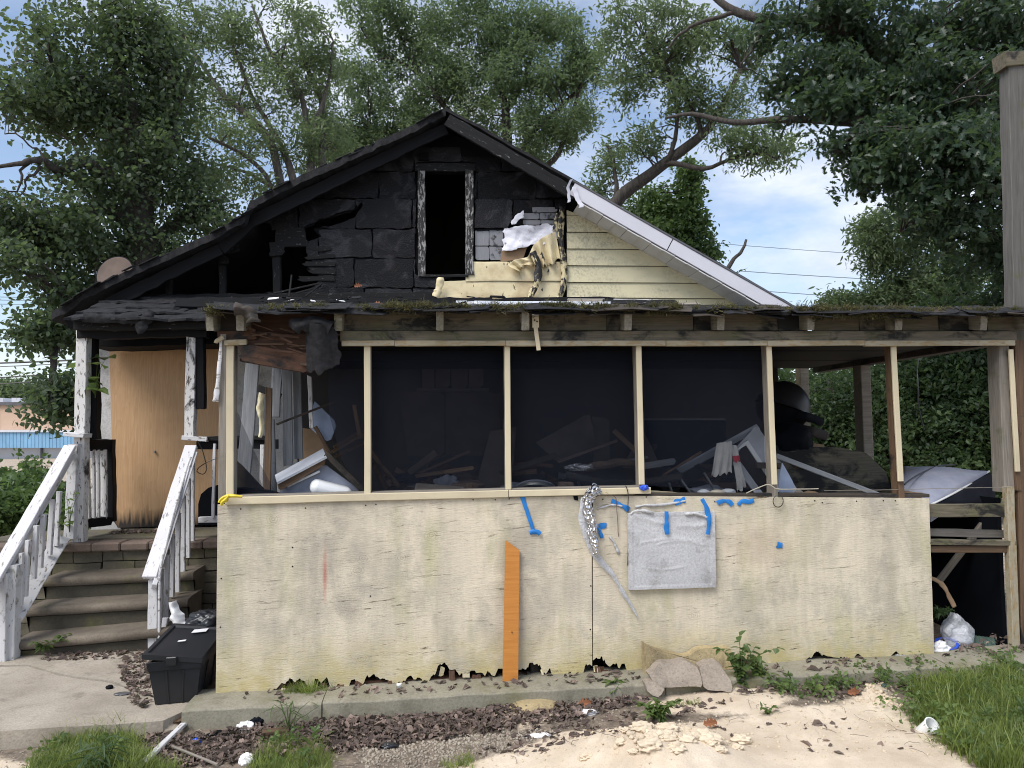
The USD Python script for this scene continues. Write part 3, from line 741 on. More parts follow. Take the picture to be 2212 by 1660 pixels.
# studs and cripple ends in the burnt opening
for a, b, w in (((478, 548), (478, 640), .055), ((597, 545), (597, 640), .075), ((362, 596), (362, 646), .05)):
    board(house, 'stud', at(*a, GY + .02), at(*b, GY + .02), w, .09, L_['charred_pale'], edge=.012)
for a, b, w in (((478, 540), (512, 536), .09), ((585, 536), (611, 536), .13), ((583, 548), (610, 548), .05), ((588, 486), (612, 486), .10), ((596, 512), (660, 512), .20), ((474, 562), (490, 562), .08)):
    board(house, 'charred_block', at(*a, GY - .01), at(*b, GY - .01), w, .05, L_['charred_pale'], edge=.015, rag0=.02, rag1=.03)
board(house, 'charred_plate', at(300, 646, GY - .02), at(940, 640, GY - .02), .09, .1, L_['charred_pale'], edge=.02)
for k, (a, b, w) in enumerate((((668, 540), (715, 536), .05), ((665, 556), (720, 553), .05), ((660, 570), (722, 571), .05), ((672, 585), (722, 588), .06), ((650, 603), (720, 600), .06))):
    board(house, 'splintered_board', at(*a, GY - .012), at(*b, GY - .008), w, .02, L_['charred_pale'], edge=.02, rag0=.05, rag1=.02)
for a, b in (((624, 640), (630, 594)), ((592, 634), (690, 612)), ((640, 634), (694, 618)), ((660, 640), (696, 612))):
    board(house, 'burnt_stick', at(*a, GY - .25), at(*b, GY - .18), .018, .015, L_['charred_pale'], edge=.004)
# attic window frame
for a, b, w, nm in (((910, 366), (912, 597), .078, 'window_jamb'), ((1014, 366), (1015, 594), .085, 'window_jamb'), ((896, 361), (1027, 361), .085, 'window_head'), ((912, 596), (1012, 596), .03, 'window_sill')):
    board(house, nm, at(*a, GY - .035), at(*b, GY - .035), w, .12, L_['burnt_frame'] if nm == 'window_jamb' else L_['charred_pale'], edge=.010)
board(house, 'charred_block', at(905, 338, GY - .02), at(926, 338, GY - .02), .08, .05, L_['charcoal'], edge=.02)
# grey wood shingles laid bare
for row in ((1026, 1056, 499, 531), (1057, 1087, 498, 531), (1027, 1056, 533, 562), (1057, 1086, 533, 562), (1126, 1165, 461, 474), (1166, 1206, 461, 474), (1130, 1168, 476, 486), (1169, 1206, 476, 486), (1150, 1204, 448, 459)):
    a, b, c_, d = row
    part(house, 'shingle', slab_px([(a, c_), (b, c_), (b, d), (a, d)], GY - .002, .02, .003, .03, a), L_['grey_shingle'])
# torn house wrap and tan board under it
def patch_px(pts, Y, nu, nv, disp, T, seed=0, dY=(0, 0, 0, 0)):
    P = [at(a, b, Y + d) for (a, b), d in zip(pts, dY)]
    u, v = np.meshgrid(np.linspace(0, 1, nu), np.linspace(0, 1, nv), indexing='ij')
    S = P[0] * ((1 - u) * (1 - v))[..., None] + P[1] * (u * (1 - v))[..., None] + P[2] * (u * v)[..., None] + P[3] * ((1 - u) * v)[..., None]
    S[..., 1] += (fbm(S * [6, 0, 6] + seed, 4, seed) - .5) * 2 * disp
    e = np.minimum(np.minimum(u, 1 - u) * nu, np.minimum(v, 1 - v) * nv) < .6
    S[..., 0] += e * (fbm(S * 21 + seed, 3, seed + 1) - .5) * disp * 1.6; S[..., 2] += e * (fbm(S * 21 + seed, 3, seed + 2) - .5) * disp * 1.6
    return solid_sheet(S, np.array([0, T, 0]))
part(house, 'tan_board', slab_px([(1084, 538), (1140, 534), (1130, 560), (1080, 566)], GY - .008, .012, .006, .03, 3), L_['tan_card'])
part(house, 'house_wrap', patch_px([(1088, 492), (1207, 484), (1204, 520), (1085, 545)], GY - .045, 30, 16, .05, .003, 2), L_['house_wrap'], smooth=True, label='torn white building paper')
part(house, 'house_wrap', patch_px([(1102, 478), (1130, 456), (1134, 468), (1106, 486)], GY - .04, 12, 10, .04, .003, 6), L_['house_wrap'], smooth=True)
# cream siding courses to the right
S_ROWS = [440, 466, 503, 539, 575, 611, 644, 672]
zone = xz([(1224, 380), (1224, 680), (1800, 680)], GY)
zone = xz([(1224, 455), (1262, 470), (1700, 700), (1224, 700)], GY).intersection(gable.buffer(.05))
for i in range(len(S_ROWS) - 1):
    band = xz([(1200, S_ROWS[i] + .4), (1820, S_ROWS[i] + 5), (1820, S_ROWS[i + 1] + 4), (1200, S_ROWS[i + 1] - .6)], GY)
    q = band.intersection(zone)
    if q.is_empty: continue
    zt = q.bounds[3]
    part(house, 'siding_plank', prism(q, GY - .012, .012, lambda v: v - np.stack([0 * v[:, 0], (zt - v[:, 2]) * .10, 0 * v[:, 0]], 1)), L_['cream_siding'])
# edge trim under the soffit
A, B = at(1262, 474, GY - .03), at(1660, 678, GY - .03)
board(house, 'siding_trim', A, B, .022, .014, L_['cream_siding'])
# scorched courses left of the seam
for i, (t0, b0, xl) in enumerate(((566, 607, 1006), (608, 645, 948), (646, 668, 940))):
    u, v = np.meshgrid(np.linspace(0, 1, 34), np.linspace(0, 1, 9), indexing='ij')
    P = np.stack([at(xl + (1214 - xl) * a, t0 + (b0 - t0) * b, GY - .014 - .016 * b)[:3] for a, b in zip(u.ravel(), v.ravel())]).reshape(34, 9, 3)
    sag = (fbm(P * [3, 0, 5] + i, 4, i) - .5) * np.clip(1 - u, 0.1, 1)
    P[..., 1] -= sag * .05; P[..., 2] += sag * .025 * v
    if i: P[..., 2] += (u < .25) * (fbm(P * 9, 3, 3) - .5) * .05
    part(house, 'scorched_siding', solid_sheet(P, np.array([0, .005, 0])), L_['scorched_siding'], smooth=True)
# peeled skins of melted siding
P0 = [(1095, 574), (1110, 562), (1140, 556), (1152, 530), (1170, 514), (1200, 500)]
P1 = [(1125, 588), (1130, 576), (1156, 572), (1172, 578), (1190, 574), (1211, 562)]
u = np.linspace(0, 1, 30); from_ = lambda pts: np.stack([np.interp(u, np.linspace(0, 1, len(pts)), [p[k] for p in pts]) for k in (0, 1)], 1)
T_, B_ = from_(P0), from_(P1)
S = np.zeros((30, 12, 3))
for j in range(12):
    for i in range(30):
        q = T_[i] + (B_[i] - T_[i]) * j / 11
        S[i, j] = at(q[0], q[1], GY - .05 - .045 * math.sin(i * 1.25 + j * .25) * (j / 11 * .8 + .25) - .03 * noise(np.array([i * .4, j * .3, 1.0]), 3))
S[:, -1, 2] += (noise(np.stack([np.arange(30) * .9, np.zeros(30), np.zeros(30)], 1), 4) - .5) * .09
part(house, 'melted_siding', solid_sheet(S, np.array([0, .005, 0])), L_['scorched_siding'], smooth=True, label='drooping skin of melted cream siding')
def strip(parent, name, pts, w, mat, Y, seed, n=26, T=.006, crease=.02, dy=None, w2=None, label=None):
    Q = curve([at(p[0], p[1], Y if dy is None else Y + dy[i]) for i, p in enumerate(pts)], n, .004, seed)
    t = np.gradient(Q, axis=0); t /= np.linalg.norm(t, axis=1, keepdims=True)
    side = np.cross(t, [0, 1, 0]); side /= np.linalg.norm(side, axis=1, keepdims=True)
    ww = np.linspace(w, w if w2 is None else w2, n) * (.7 + .6 * noise(np.stack([np.arange(n) * .35 + seed, np.zeros(n), np.zeros(n)], 1), 2))
    s = np.linspace(-.5, .5, 7)
    S = Q[:, None] + side[:, None] * (s[None, :, None] * ww[:, None, None])
    S[..., 1] -= crease * (noise(S * 26 + seed, 3) - .3) + crease * np.cos(s * np.pi)[None] * .8
    return part(parent, name, solid_sheet(S, np.array([0, T, 0])), mat, smooth=True, label=label)
strip(house, 'melted_strip', [(1150, 545), (1163, 580), (1160, 612), (1150, 632), (1142, 648)], .085, L_['burnt_strip'], GY - .08, 3, w2=.05)
strip(house, 'melted_strip', [(1214, 448), (1211, 500), (1214, 545), (1219, 590), (1215, 625), (1205, 648)], .06, L_['burnt_strip'], GY - .05, 5)
strip(house, 'melted_strip', [(1205, 462), (1202, 480), (1199, 500)], .05, L_['burnt_strip'], GY - .05, 7)
strip(house, 'melted_strip', [(952, 600), (948, 622), (940, 642)], .07, L_['scorched_siding'], GY - .09, 8)

# walls of the house: front under the porch roofs, sides, back; the door board and what surrounds it
def wall_box(lo, hi, mat, nm='wall', label=None): return part(house, nm, boxm(lo, hi), mat, label=label)
wall_box((-1.40, GY + .02, 0), (3.64, GY + .14, 2.92), L_['sooty_wall'])
wall_box((3.50, GY + .15, 0), (3.64, BY, 2.9), L_['cream_siding'])
wall_box((-3.40, GY + .15, 0), (-3.26, BY, 2.62), L_['plaster'])
wall_box((-3.40, BY + .01, 0), (3.64, BY + .12, 2.6), L_['sooty_wall'])
part(house, 'back_gable', prism(gable.buffer(-.02), BY + .13, .03), L_['charcoal'])
part(house, 'eave_board', boxm((-3.60, GY + .3, 2.45), (-3.41, BY, 2.86)), L_['charcoal'])
wall_box((-3.20, GY + .2, 2.70), (3.48, BY - .02, 2.76), L_['charcoal'], 'attic_floor')
part(house, 'wall', slab_px([(196, 1180), (204, 700), (262, 700), (262, 1180)], GY + .02, .14, .012, .06, 3), L_['plaster'], label='scorched pale plaster strip beside the door board')
wall_box((-2.02, GY + .03, .4), (-1.41, GY + .16, 2.92), L_['plaster'])
wall_box((-3.15, GY + .06, 2.50), (-2.0, GY + .16, 2.92), L_['charcoal'])
part(house, 'door_board', slab_px([(236, 746), (478, 738), (490, 738), (490, 1132), (246, 1141)], GY - .01, .016, .002, .1, 5), L_['new_plywood'], label='new orange plywood sheet closing the doorway')
a = at(335, 976, GY - .012); part(house, 'door_bolt', trimesh.util.concatenate([trimesh.creation.icosphere(1, .012), trimesh.creation.box([.016, .05, .016])]).apply_translation(a), L_['steel'])
sheet_outline = [(428, 1090), (434, 1068), (450, 1054), (470, 1048), (492, 1046), (492, 1134), (428, 1134)]
part(house, 'dark_opening', slab_px(sheet_outline, GY - .016, .004), L_['black_tarp'])  # thin black sheet on the board, painting the dark of an opening
# boarded window in the porch wall and shelf
for k, (a, b) in enumerate(((912, 938), (941, 972), (975, 1010), (1013, 1044))):
    part(house, 'window_board', slab_px([(a, 748), (b, 748), (b, 838), (a, 838)], GY - .02 - .004 * (k % 2), .02, .004, .06, k), L_['dark_brown_board'])
part(house, 'window_ledge', slab_px([(900, 839), (1056, 839), (1056, 846), (900, 846)], GY - .07, .07), L_['dark_brown_board'])
part(house, 'wall_panel', slab_px([(862, 846), (960, 848), (960, 985), (880, 985)], GY - .005, .012, .004, .08, 3), L_['dim_panel'])
part(house, 'wall_panel', slab_px([(963, 848), (1080, 848), (1080, 985), (963, 985)], GY - .005, .012, .004, .08, 4), L_['dim_panel'])

# round disc lying on the roof behind the left slope
dsh = thing('satellite_dish', 'round rust-brown dish behind the left roof slope', 'dish', at(249, 600, 8.2))
c0 = at(249, 592, 8.2); dirn = np.array([-.18, -.95, .26]); dirn /= np.linalg.norm(dirn)
M, _ = frame_of(c0, c0 + np.cross([0, 0, 1.0], dirn), dirn)
rr_ = np.linspace(0, .195, 9); th_ = np.linspace(0, 2 * np.pi, 41)[:-1]
prof = [(r_, .35 * r_ * r_) for r_ in rr_] + [(.203, .012), (.203, .0)] + [(r_, .35 * r_ * r_ - .012) for r_ in rr_[::-1]]
part(dsh, 'bowl', trimesh.creation.revolve(np.array(prof)[::-1], sections=48), L_['rust'], M=M, smooth=40)
part(dsh, 'rim', trimesh.creation.torus(.2, .007, 48, 8), L_['charcoal'], M=M @ np.array([[1, 0, 0, 0], [0, 1, 0, 0], [0, 0, 1, .008], [0, 0, 0, 1.0]]), smooth=True)
part(dsh, 'mast', tube([c0 - dirn * .02, c0 - dirn * .15 + [0, 0, -.1], c0 - dirn * .15 + [0, 0, -.6]], .018, 8), L_['steel'])

# ------------------------------------------------------------------ stone steps
steps = thing('stone_steps', 'worn concrete steps with rounded treads between the two white handrails', 'steps', (-2.6, 6.1, 0))
def tread(name, a, b, Y, ext_r, H, D, mat, round_=.028):
    A, B = at(*a, Y), at(*b, Y)
    d = (B - A) / np.linalg.norm(B - A)
    if ext_r is not None: B = at(*ext_r, Y)
    L = np.linalg.norm(B - A)
    prof = [(0.0, -H), (.0, -.075), (-.03, -.068)] + [(-.03 + round_ * (math.sin(t) - 0) * -1 + 0.0, -.034 + .034 * -math.cos(t)) for t in np.linspace(.3, math.pi - .3, 6)] + [(-.015, .0), (.05, .004), (D, .004), (D, -H)]
    prof = np.array(prof); n = int(L / .06) + 2; xs = np.linspace(0, 1, n)
    V = np.zeros((n, len(prof), 3))
    V[:] = (A + (B - A) * xs[:, None])[:, None]; V[:, :, 1] += prof[None, :, 0]; V[:, :, 2] += prof[None, :, 1]
    q = V * 8; w = (fbm(q, 4, 3) - .5)
    V[:, 2:-2, 1] += w[:, 2:-2] * .022; V[:, 2:-2, 2] += (fbm(q + 9, 4, 4)[:, 2:-2] - .5) * .014
    k = len(prof); f = grid_faces(n, k, True); e = (n - 1) * k
    f = np.vstack([f, [[0, i + 1, i] for i in range(1, k - 1)], [[e, e + i, e + i + 1] for i in range(1, k - 1)]])
    m = trimesh.Trimesh(V.reshape(-1, 3), f, process=False)
    if m.volume < 0: m.invert()
    return part(steps, name, m, mat, smooth=50)
tread('step', (33, 1384), (316, 1360), 6.00, (405, 1350), .22, .30, L_['step_concrete'])
tread('step', (65, 1311), (317, 1297), 6.25, (410, 1291), .20, .30, L_['step_concrete'])
tread('step', (101, 1248), (307, 1239), 6.50, (422, 1234), .20, .34, L_['step_concrete'])
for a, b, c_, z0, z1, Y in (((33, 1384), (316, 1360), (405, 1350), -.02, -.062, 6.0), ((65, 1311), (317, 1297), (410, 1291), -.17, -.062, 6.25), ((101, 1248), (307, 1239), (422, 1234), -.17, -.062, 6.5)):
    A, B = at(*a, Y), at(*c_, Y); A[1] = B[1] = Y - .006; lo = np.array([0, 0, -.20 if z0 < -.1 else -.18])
    part(steps, 'riser', quad_slab([A + lo + [.01, 0, 0], B + lo, B + [0, 0, -.078], A + [.01, 0, -.078]], -.012, .004, (12, 4)), L_['riser_stone'])  # thin facing, its dark colour carrying riser shade as well as moss
# courses of rough stone under the landing and beside the steps
r = np.random.default_rng(3)
def courses(x0, x1, y, zs, mat, gap=.008, wr=(.22, .5)):
    for z0, z1 in zip(zs[:-1], zs[1:]):
        x = x0 - r.uniform(0, .2)
        while x < x1:
            w = r.uniform(*wr); a, b = max(x, x0), min(x + w, x1)
            x += w
            if b - a < .05: continue
            bx = trimesh.creation.box([1, 1, 1]).subdivide().subdivide(); v = np.array(bx.vertices)
            v = np.stack([(a + b) / 2 + v[:, 0] * (b - a - gap), y + .06 + v[:, 1] * .12, (z0 + z1) / 2 + v[:, 2] * (z1 - z0 - gap)], 1)
            v += (np.stack([fbm(v * 13 + 5 * k_, 3, k_) for k_ in range(3)], 1) - .5) * [.012, .05, .014]
            part(steps, 'stone', (v, np.array(bx.faces)), mat, smooth=40)
courses(-2.88, -1.42, 6.76, [.46, .565, .65], L_['stone_block'])
courses(-2.30, -1.42, 6.74, [.0, .09, .18, .27, .36, .455], L_['stone_block'])
courses(-3.95, -2.89, 6.78, [-.05, .06, .16, .25, .35, .45, .55, .65], L_['stone_block'])
for k, (a, b) in enumerate(((-3.95, -3.62), (-3.615, -3.3), (-3.295, -2.955), (-2.95, -2.72), (-2.715, -2.49), (-2.485, -2.27), (-2.265, -2.04), (-2.035, -1.80), (-1.795, -1.45))):
    part(steps, 'brick', lumpy([(a + b) / 2, 6.82, .685], [(b - a) / 2 * 1.12, .11, .045], k, .10, 2) if False else boxm((a, 6.70 + .006 * (k % 3), .652), (b, 6.92, .722 + .004 * (k % 2)), .012), L_['red_brick'])
steps_top = part(steps, 'landing', boxm((-3.95, 6.93, .0), (-1.42, 7.58, .735)), L_['stone_block'])
part(steps, 'core', boxm((-2.86, 6.6, 0), (-2.31, 6.74, .44)), L_['stone_block'])

# ------------------------------------------------------------------ entry porch on the left
entry = thing('entry_porch', 'burnt entry porch roof on two white posts above the stone steps', 'porch', (-2.5, 6.8, .73))
EY = 6.80
def px_board(parent, name, a, b, wpx, Y, T, mat, Y2=None, **kw):
    A, B = at(*a, Y), at(*b, Y if Y2 is None else Y2)
    s = ((A + B) / 2 - EYE) @ FW / PF
    return board(parent, name, A, B, wpx * s, T, mat, **kw)
px_board(entry, 'post', (176, 712), (166, 1172), 23, EY, .10, L_['white_paint_burnt'], edge=.004, label='left post with flaking white paint, burnt at the top')
px_board(entry, 'post', (412, 712), (408, 945), 20, EY, .09, L_['white_paint_burnt'], edge=.005, label='right post with scorched foot')
px_board(entry, 'charred_post', (193, 724), (198, 950), 22, EY + .12, .1, L_['charred'], edge=.012)
px_board(entry, 'charred_post', (431, 722), (432, 882), 17, EY + .02, .08, L_['charred'], edge=.006, rag1=.01)
px_board(entry, 'beam', (158, 703), (452, 699), 22, EY - .13, .12, L_['charred_pale'], edge=.012, label='charred front beam')
px_board(entry, 'beam', (166, 722), (446, 716), 22, EY - .02, .09, L_['charred'], edge=.015)
px_board(entry, 'ceiling_board', (196, 738), (480, 730), 26, EY + .3, .4, L_['charcoal'], edge=.01)
# shingled roof of the entry in torn courses
def roof_patch(x0, x1, ya, za, yb, zb, n, parent, mat, nm, amp, seed, T=.02):
    nx = int((x1 - x0) / .04); ny = 8
    for i in range(n):
        a, b = i / n, (i + 1.25) / n
        xs = np.linspace(x0, x1, nx); t = np.linspace(a, min(b, 1), ny)
        S = np.zeros((nx, ny, 3)); S[:, :, 0] = xs[:, None]; S[:, :, 1] = ya + (yb - ya) * t[None]; S[:, :, 2] = za + (zb - za) * t[None] + .006 * i * 0 + .012 * (1 - (t[None] - a) / (b - a))
        S[:, :, 2] += (fbm(S * [7, 5, 1] + seed + i, 4, 2) - .5) * amp
        S[:, 0, 1] += (fbm(S[:, 0] * [12, 0, 0] + seed + i * 3, 4, 5) - .5) * .12
        part(parent, nm, solid_sheet(S, np.array([0, 0, -T])), mat)
e0, e1 = at(150, 691, 6.60), at(455, 688, 6.60); eb = at(300, 641, GY)
roof_patch(e0[0] - .02, -1.36, 6.56, e0[2], GY + .03, eb[2] + .02, 5, entry, L_['shingle_black'], 'shingle_course', .05, 3)
strip(entry, 'tar_paper_flap', [(330, 672), (318, 690), (306, 706), (296, 714)], .09, L_['shingle_black'], EY - .22, 4, crease=.03, T=.004)
strip(entry, 'tar_paper_flap', [(180, 686), (260, 690), (300, 688)], .07, L_['shingle_black'], EY - .22, 9, crease=.02, T=.004)
r = np.random.default_rng(8)
for k in range(20):
    a, b = r.uniform(170, 440), r.uniform(648, 684)
    Y = GY - (b - 645) / 42 * .95
    A = at(a, b - 3, Y); an = r.uniform(-.5, .5)
    B = A + np.array([math.cos(an), math.sin(an) * .6, r.uniform(-.02, .05)]) * r.uniform(.07, .22)
    M, Ln = frame_of(A, B, (0, -.5, 1))
    part(entry, 'lifted_shingle', plank(Ln, r.uniform(.05, .12), .006, 4, .008, k, .02, .02, bow=r.uniform(0, .02)), L_['shingle_black'] if k % 4 else L_['paper_white'] if k in (4, 12) else L_['charred_pale'], M=M)
# balustrade between the left post and the door board
bal = thing('landing_balustrade', 'short charred balustrade with four white balusters left of the door board', 'balustrade', at(216, 1140, 6.98))
px_board(bal, 'rail', (182, 962), (240, 962), 26, 6.96, .06, L_['charred'], Y2=7.3, edge=.008)
px_board(bal, 'rail', (182, 1132), (243, 1126), 20, 6.94, .06, L_['charred'], Y2=7.3, edge=.006)
px_board(bal, 'newel', (234, 950), (236, 1128), 17, 7.3, .08, L_['charred'], edge=.006)
for a, w in ((188, 8), (200, 7), (210, 7), (222, 13)):
    px_board(bal, 'baluster', (a, 972), (a + 1, 1122), w, 7.0 + (a - 188) * .006, .03, L_['white_paint_burnt'], edge=.003)
# balustrade right of the right post, mostly behind the corner post
balr = thing('side_balustrade', 'charred rail with thin white balusters between right entry post and screened porch', 'balustrade', at(440, 1140, 6.85))
px_board(balr, 'rail', (392, 946), (446, 950), 10, EY - .02, .14, L_['white_paint_worn'], edge=.004)
px_board(balr, 'rail', (446, 948), (575, 946), 10, EY + .02, .12, L_['charred_pale'], edge=.006)
px_board(balr, 'rail', (424, 961), (600, 960), 20, EY + .05, .04, L_['charred'], edge=.006)
px_board(balr, 'rail', (428, 1124), (560, 1120), 13, EY + .03, .05, L_['white_paint_worn'], edge=.004)
for a, b, w in ((463, 959, 6), (566, 961, 8), (584, 962, 6)):
    px_board(balr, 'baluster', (a, b), (a - 4, 1120), w, EY, .03, L_['white_paint_worn'], edge=.002)
wr = curve([at(a, b, EY - .06) for a, b in [(426, 952), (440, 980), (448, 1012), (438, 1024), (426, 1018), (440, 1004), (470, 990)]], 30, .01, 2)
solo('loose_wire', tube(wr, .004, 5), L_['wire_black'], 'thin black wire dangling from the rail right of the door board', 'wire')

# stair rails
def stair_rail(label, top, bot, newel, Ya, Yb, wcap, group, bals, lower, seed):
    t = thing('stair_rail', label, 'handrail', at(*newel[1], Yb), group)
    A, B = at(*top, Ya), at(*bot, Yb)
    fc = np.array([-.25 if top[0] < 300 else -.55, -.80, .75])
    board(t, 'handrail', A, B, wcap, .035, L_['white_paint'], face=(.0, -.55, .83), edge=.004)
    dn = np.array([0, 0, -.075])
    sd = 1 if top[0] < 300 else 1
    board(t, 'stringer', A + dn + [sd * .02, 0, 0], B + dn + [sd * .02, 0, .0], .085, .035, L_['white_paint'], face=(1 if top[0] < 300 else -1, -.5, 0), edge=.003)
    return t, A, B
railL, A, B = stair_rail('left stair handrail of flaking white paint beside the entry steps', (150, 962), (-40, 1292), ((20, 1225), (12, 1440)), EY - .1, 5.66, .10, 'entry stair handrails', 4, None, 3)
px_board(railL, 'newel_cap', (136, 938), (180, 942), 9, EY - .08, .16, L_['white_paint_worn'], edge=.003)
px_board(railL, 'newel', (157, 960), (148, 1165), 20, EY - .06, .09, L_['white_paint_worn'], edge=.004)
px_board(railL, 'newel', (24, 1222), (17, 1440), 22, 5.88, .09, L_['white_paint_worn'], edge=.004)
px_board(railL, 'newel', (3, 1240), (0, 1440), 20, 5.84, .05, L_['white_paint_worn'], edge=.004)
C0, C1 = at(136, 1158, EY - .12), at(34, 1330, 5.92)
board(railL, 'lower_rail', C0, C1, .12, .04, L_['white_paint_worn'], face=(.5, -.8, .3), edge=.004)
for (a, b0), (c_, b1), w, Y in (((126, 1062), (120, 1180), 9, 6.55), ((112, 1080), (104, 1200), 10, 6.42), ((92, 1112), (84, 1228), 10, 6.25), ((76, 1136), (70, 1252), 10, 6.12), ((58, 1168), (52, 1290), 9, 6.0), ((44, 1196), (42, 1310), 8, 5.95)):
    px_board(railL, 'baluster', (a, b0), (c_, b1), w, Y, .035, L_['white_paint_worn'], edge=.002)
railR, A, B = stair_rail('right stair handrail of flaking white paint with a thin conduit along it', (412, 962), (322, 1246), ((333, 1260), (336, 1400)), EY - .1, 5.94, .105, 'entry stair handrails', 4, None, 4)
px_board(railR, 'newel', (330, 1254), (328, 1406), 19, 5.98, .09, L_['white_paint_worn'], edge=.004)
px_board(railR, 'newel', (346, 1232), (344, 1380), 7, 6.02, .05, L_['white_paint_worn'], edge=.002)
px_board(railR, 'newel', (356, 1336), (352, 1374), 11, 6.0, .03, L_['white_paint'], edge=.003)
for (a, b0), (c_, b1), w, Y in (((360, 1200), (357, 1350), 9, 6.10), ((372, 1156), (370, 1290), 9, 6.22), ((384, 1110), (382, 1280), 9, 6.36), ((395, 1072), (394, 1250), 9, 6.5), ((405, 1034), (404, 1206), 10, 6.62), ((414, 990), (414, 1186), 9, 6.72)):
    px_board(railR, 'baluster', (a, b0), (c_, b1), w, Y, .035, L_['white_paint_worn'], edge=.002)
cd = curve([at(a, b, Y) for a, b, Y in [(412, 988, 6.62), (398, 1030, 6.5), (372, 1120, 6.2), (358, 1180, 6.05), (348, 1222, 5.95), (345, 1250, 5.94), (344, 1400, 5.96)]], 30)
part(railR, 'conduit', tube(cd, .011, 7), L_['white_paint_worn'])

# ------------------------------------------------------------------ screened porch
FY = 4.86
porch = thing('screened_porch', 'long screened porch with mossy flat roof and cream plywood half wall', 'porch', (1.3, FY, 0))
def ragged_top(pts, seed):
    return pts
def panel(pts, seed, amp):
    """a plywood sheet with a rotten lower edge"""
    (x0, t0), (x1, t1), bottom = pts[0], pts[1], pts[2]
    lo = []
    bx = np.array(bottom, float)
    rr = np.random.default_rng(seed)
    xs = np.arange(bx[0, 0], bx[-1, 0], 2.5)
    yb = np.interp(xs, bx[:, 0], bx[:, 1]); am = np.interp(xs, bx[:, 0], bx[:, 2])
    n1 = fbm(np.stack([xs * .026, xs * 0 + seed, xs * 0], 1), 3, seed) - .5
    n2 = fbm(np.stack([xs * .075, xs * 0 + seed, xs * 0], 1), 3, seed + 3)
    yy = yb - .3 * am + am * 1.35 * (n1 * 2.4 + (np.floor(n2 * 7) / 7 - .45) * 1.5)
    poly = [at(x0, t0, FY), at(x1, t1, FY), at(bx[-1, 0], bx[-1, 1], FY)] + [at(a, b, FY) for a, b in zip(xs[::-1], yy[::-1])]
    return Polygon([(p[0], p[2]) for p in poly]).buffer(0)
p1 = panel([(470, 1090), (1278, 1071), [(466, 1507, 2), (540, 1500, 4), (585, 1496, 6), (606, 1476, 12), (630, 1478, 14), (700, 1482, 14), (760, 1480, 18), (830, 1477, 14), (900, 1462, 14), (948, 1452, 20), (975, 1443, 8), (1010, 1454, 12), (1080, 1458, 16), (1170, 1452, 16), (1200, 1455, 22), (1250, 1452, 22), (1279, 1440, 10)]], 3, 1)
p2 = panel([(1281, 1071), (2007, 1077), [(1281, 1436, 8), (1300, 1442, 22), (1330, 1462, 22), (1370, 1466, 10), (1400, 1468, 4), (1560, 1460, 8), (1590, 1426, 10), (1640, 1432, 14), (1690, 1442, 12), (1760, 1424, 12), (1830, 1428, 14), (1850, 1405, 20), (1880, 1434, 14), (1915, 1434, 6), (1938, 1412, 14), (1965, 1428, 10), (2019, 1440, 1)]], 8, 1)
for p_, lb in ((p1, 'left plywood sheet, stained and splitting'), (p2, 'right plywood sheet, rotten along the foot')):
    for g in getattr(p_, 'geoms', [p_]):
        if g.area > .05: ply = part(porch, 'plywood_panel', prism(g, FY, .016), L_['weathered_plywood'], label=lb)
# curling lips of ply and exposed inner plies along the rotten foot
r = np.random.default_rng(21)
for k in range(60):
    x = r.choice([r.uniform(600, 1278), r.uniform(1285, 1400), r.uniform(1590, 1990)])
    yb = np.interp(x, [600, 760, 948, 1100, 1278, 1290, 1400, 1590, 1760, 1990], [1482, 1480, 1450, 1456, 1446, 1446, 1466, 1430, 1426, 1436]) + r.uniform(-8, 6)
    A = at(x, yb, FY + r.uniform(-.004, .012)); B = A + np.array([r.uniform(-.012, .012), r.uniform(-.03, .01), -r.uniform(.02, .055)])
    M, Ln = frame_of(A, B, (0, -1, 0))
    part(porch, 'plywood_splinter', plank(Ln, r.uniform(.012, .05), .003, 4, .002, k, .006, .012), L_['rotten_wood'] if k % 3 else L_['weathered_plywood'], M=M)
px_board(porch, 'sill_plate', (470, 1494), (2015, 1438), 22, FY + .03, .09, L_['rotten_wood'], edge=.006)
for k in range(14):
    x = 500 + k * 110 + r.uniform(-12, 12)
    px_board(porch, 'inner_slat', (x, 1400), (x, 1492 - (x - 470) * .037), 34, FY + .06, .02, L_['dark_wood'])
# sill trim along the top of the left sheet
px_board(porch, 'sill_trim', (486, 1083), (1098, 1067), 16, FY - .022, .02, L_['cream_trim'], label='cream sill trim')
px_board(porch, 'sill_trim', (1099.5, 1067), (1406, 1060), 14, FY - .022, .02, L_['cream_trim'], label='cream sill trim')
px_board(porch, 'sill_board', (480, 1076), (1400, 1054), 10, FY + .0, .09, L_['grey_wood'])
px_board(porch, 'sill_board', (1290, 1069), (2008, 1072), 8, FY + .02, .09, L_['dark_wood'], edge=.004)
px_board(porch, 'sill_board', (1290, 1068), (1370, 1066), 7, FY - .004, .02, L_['brown_wood'])
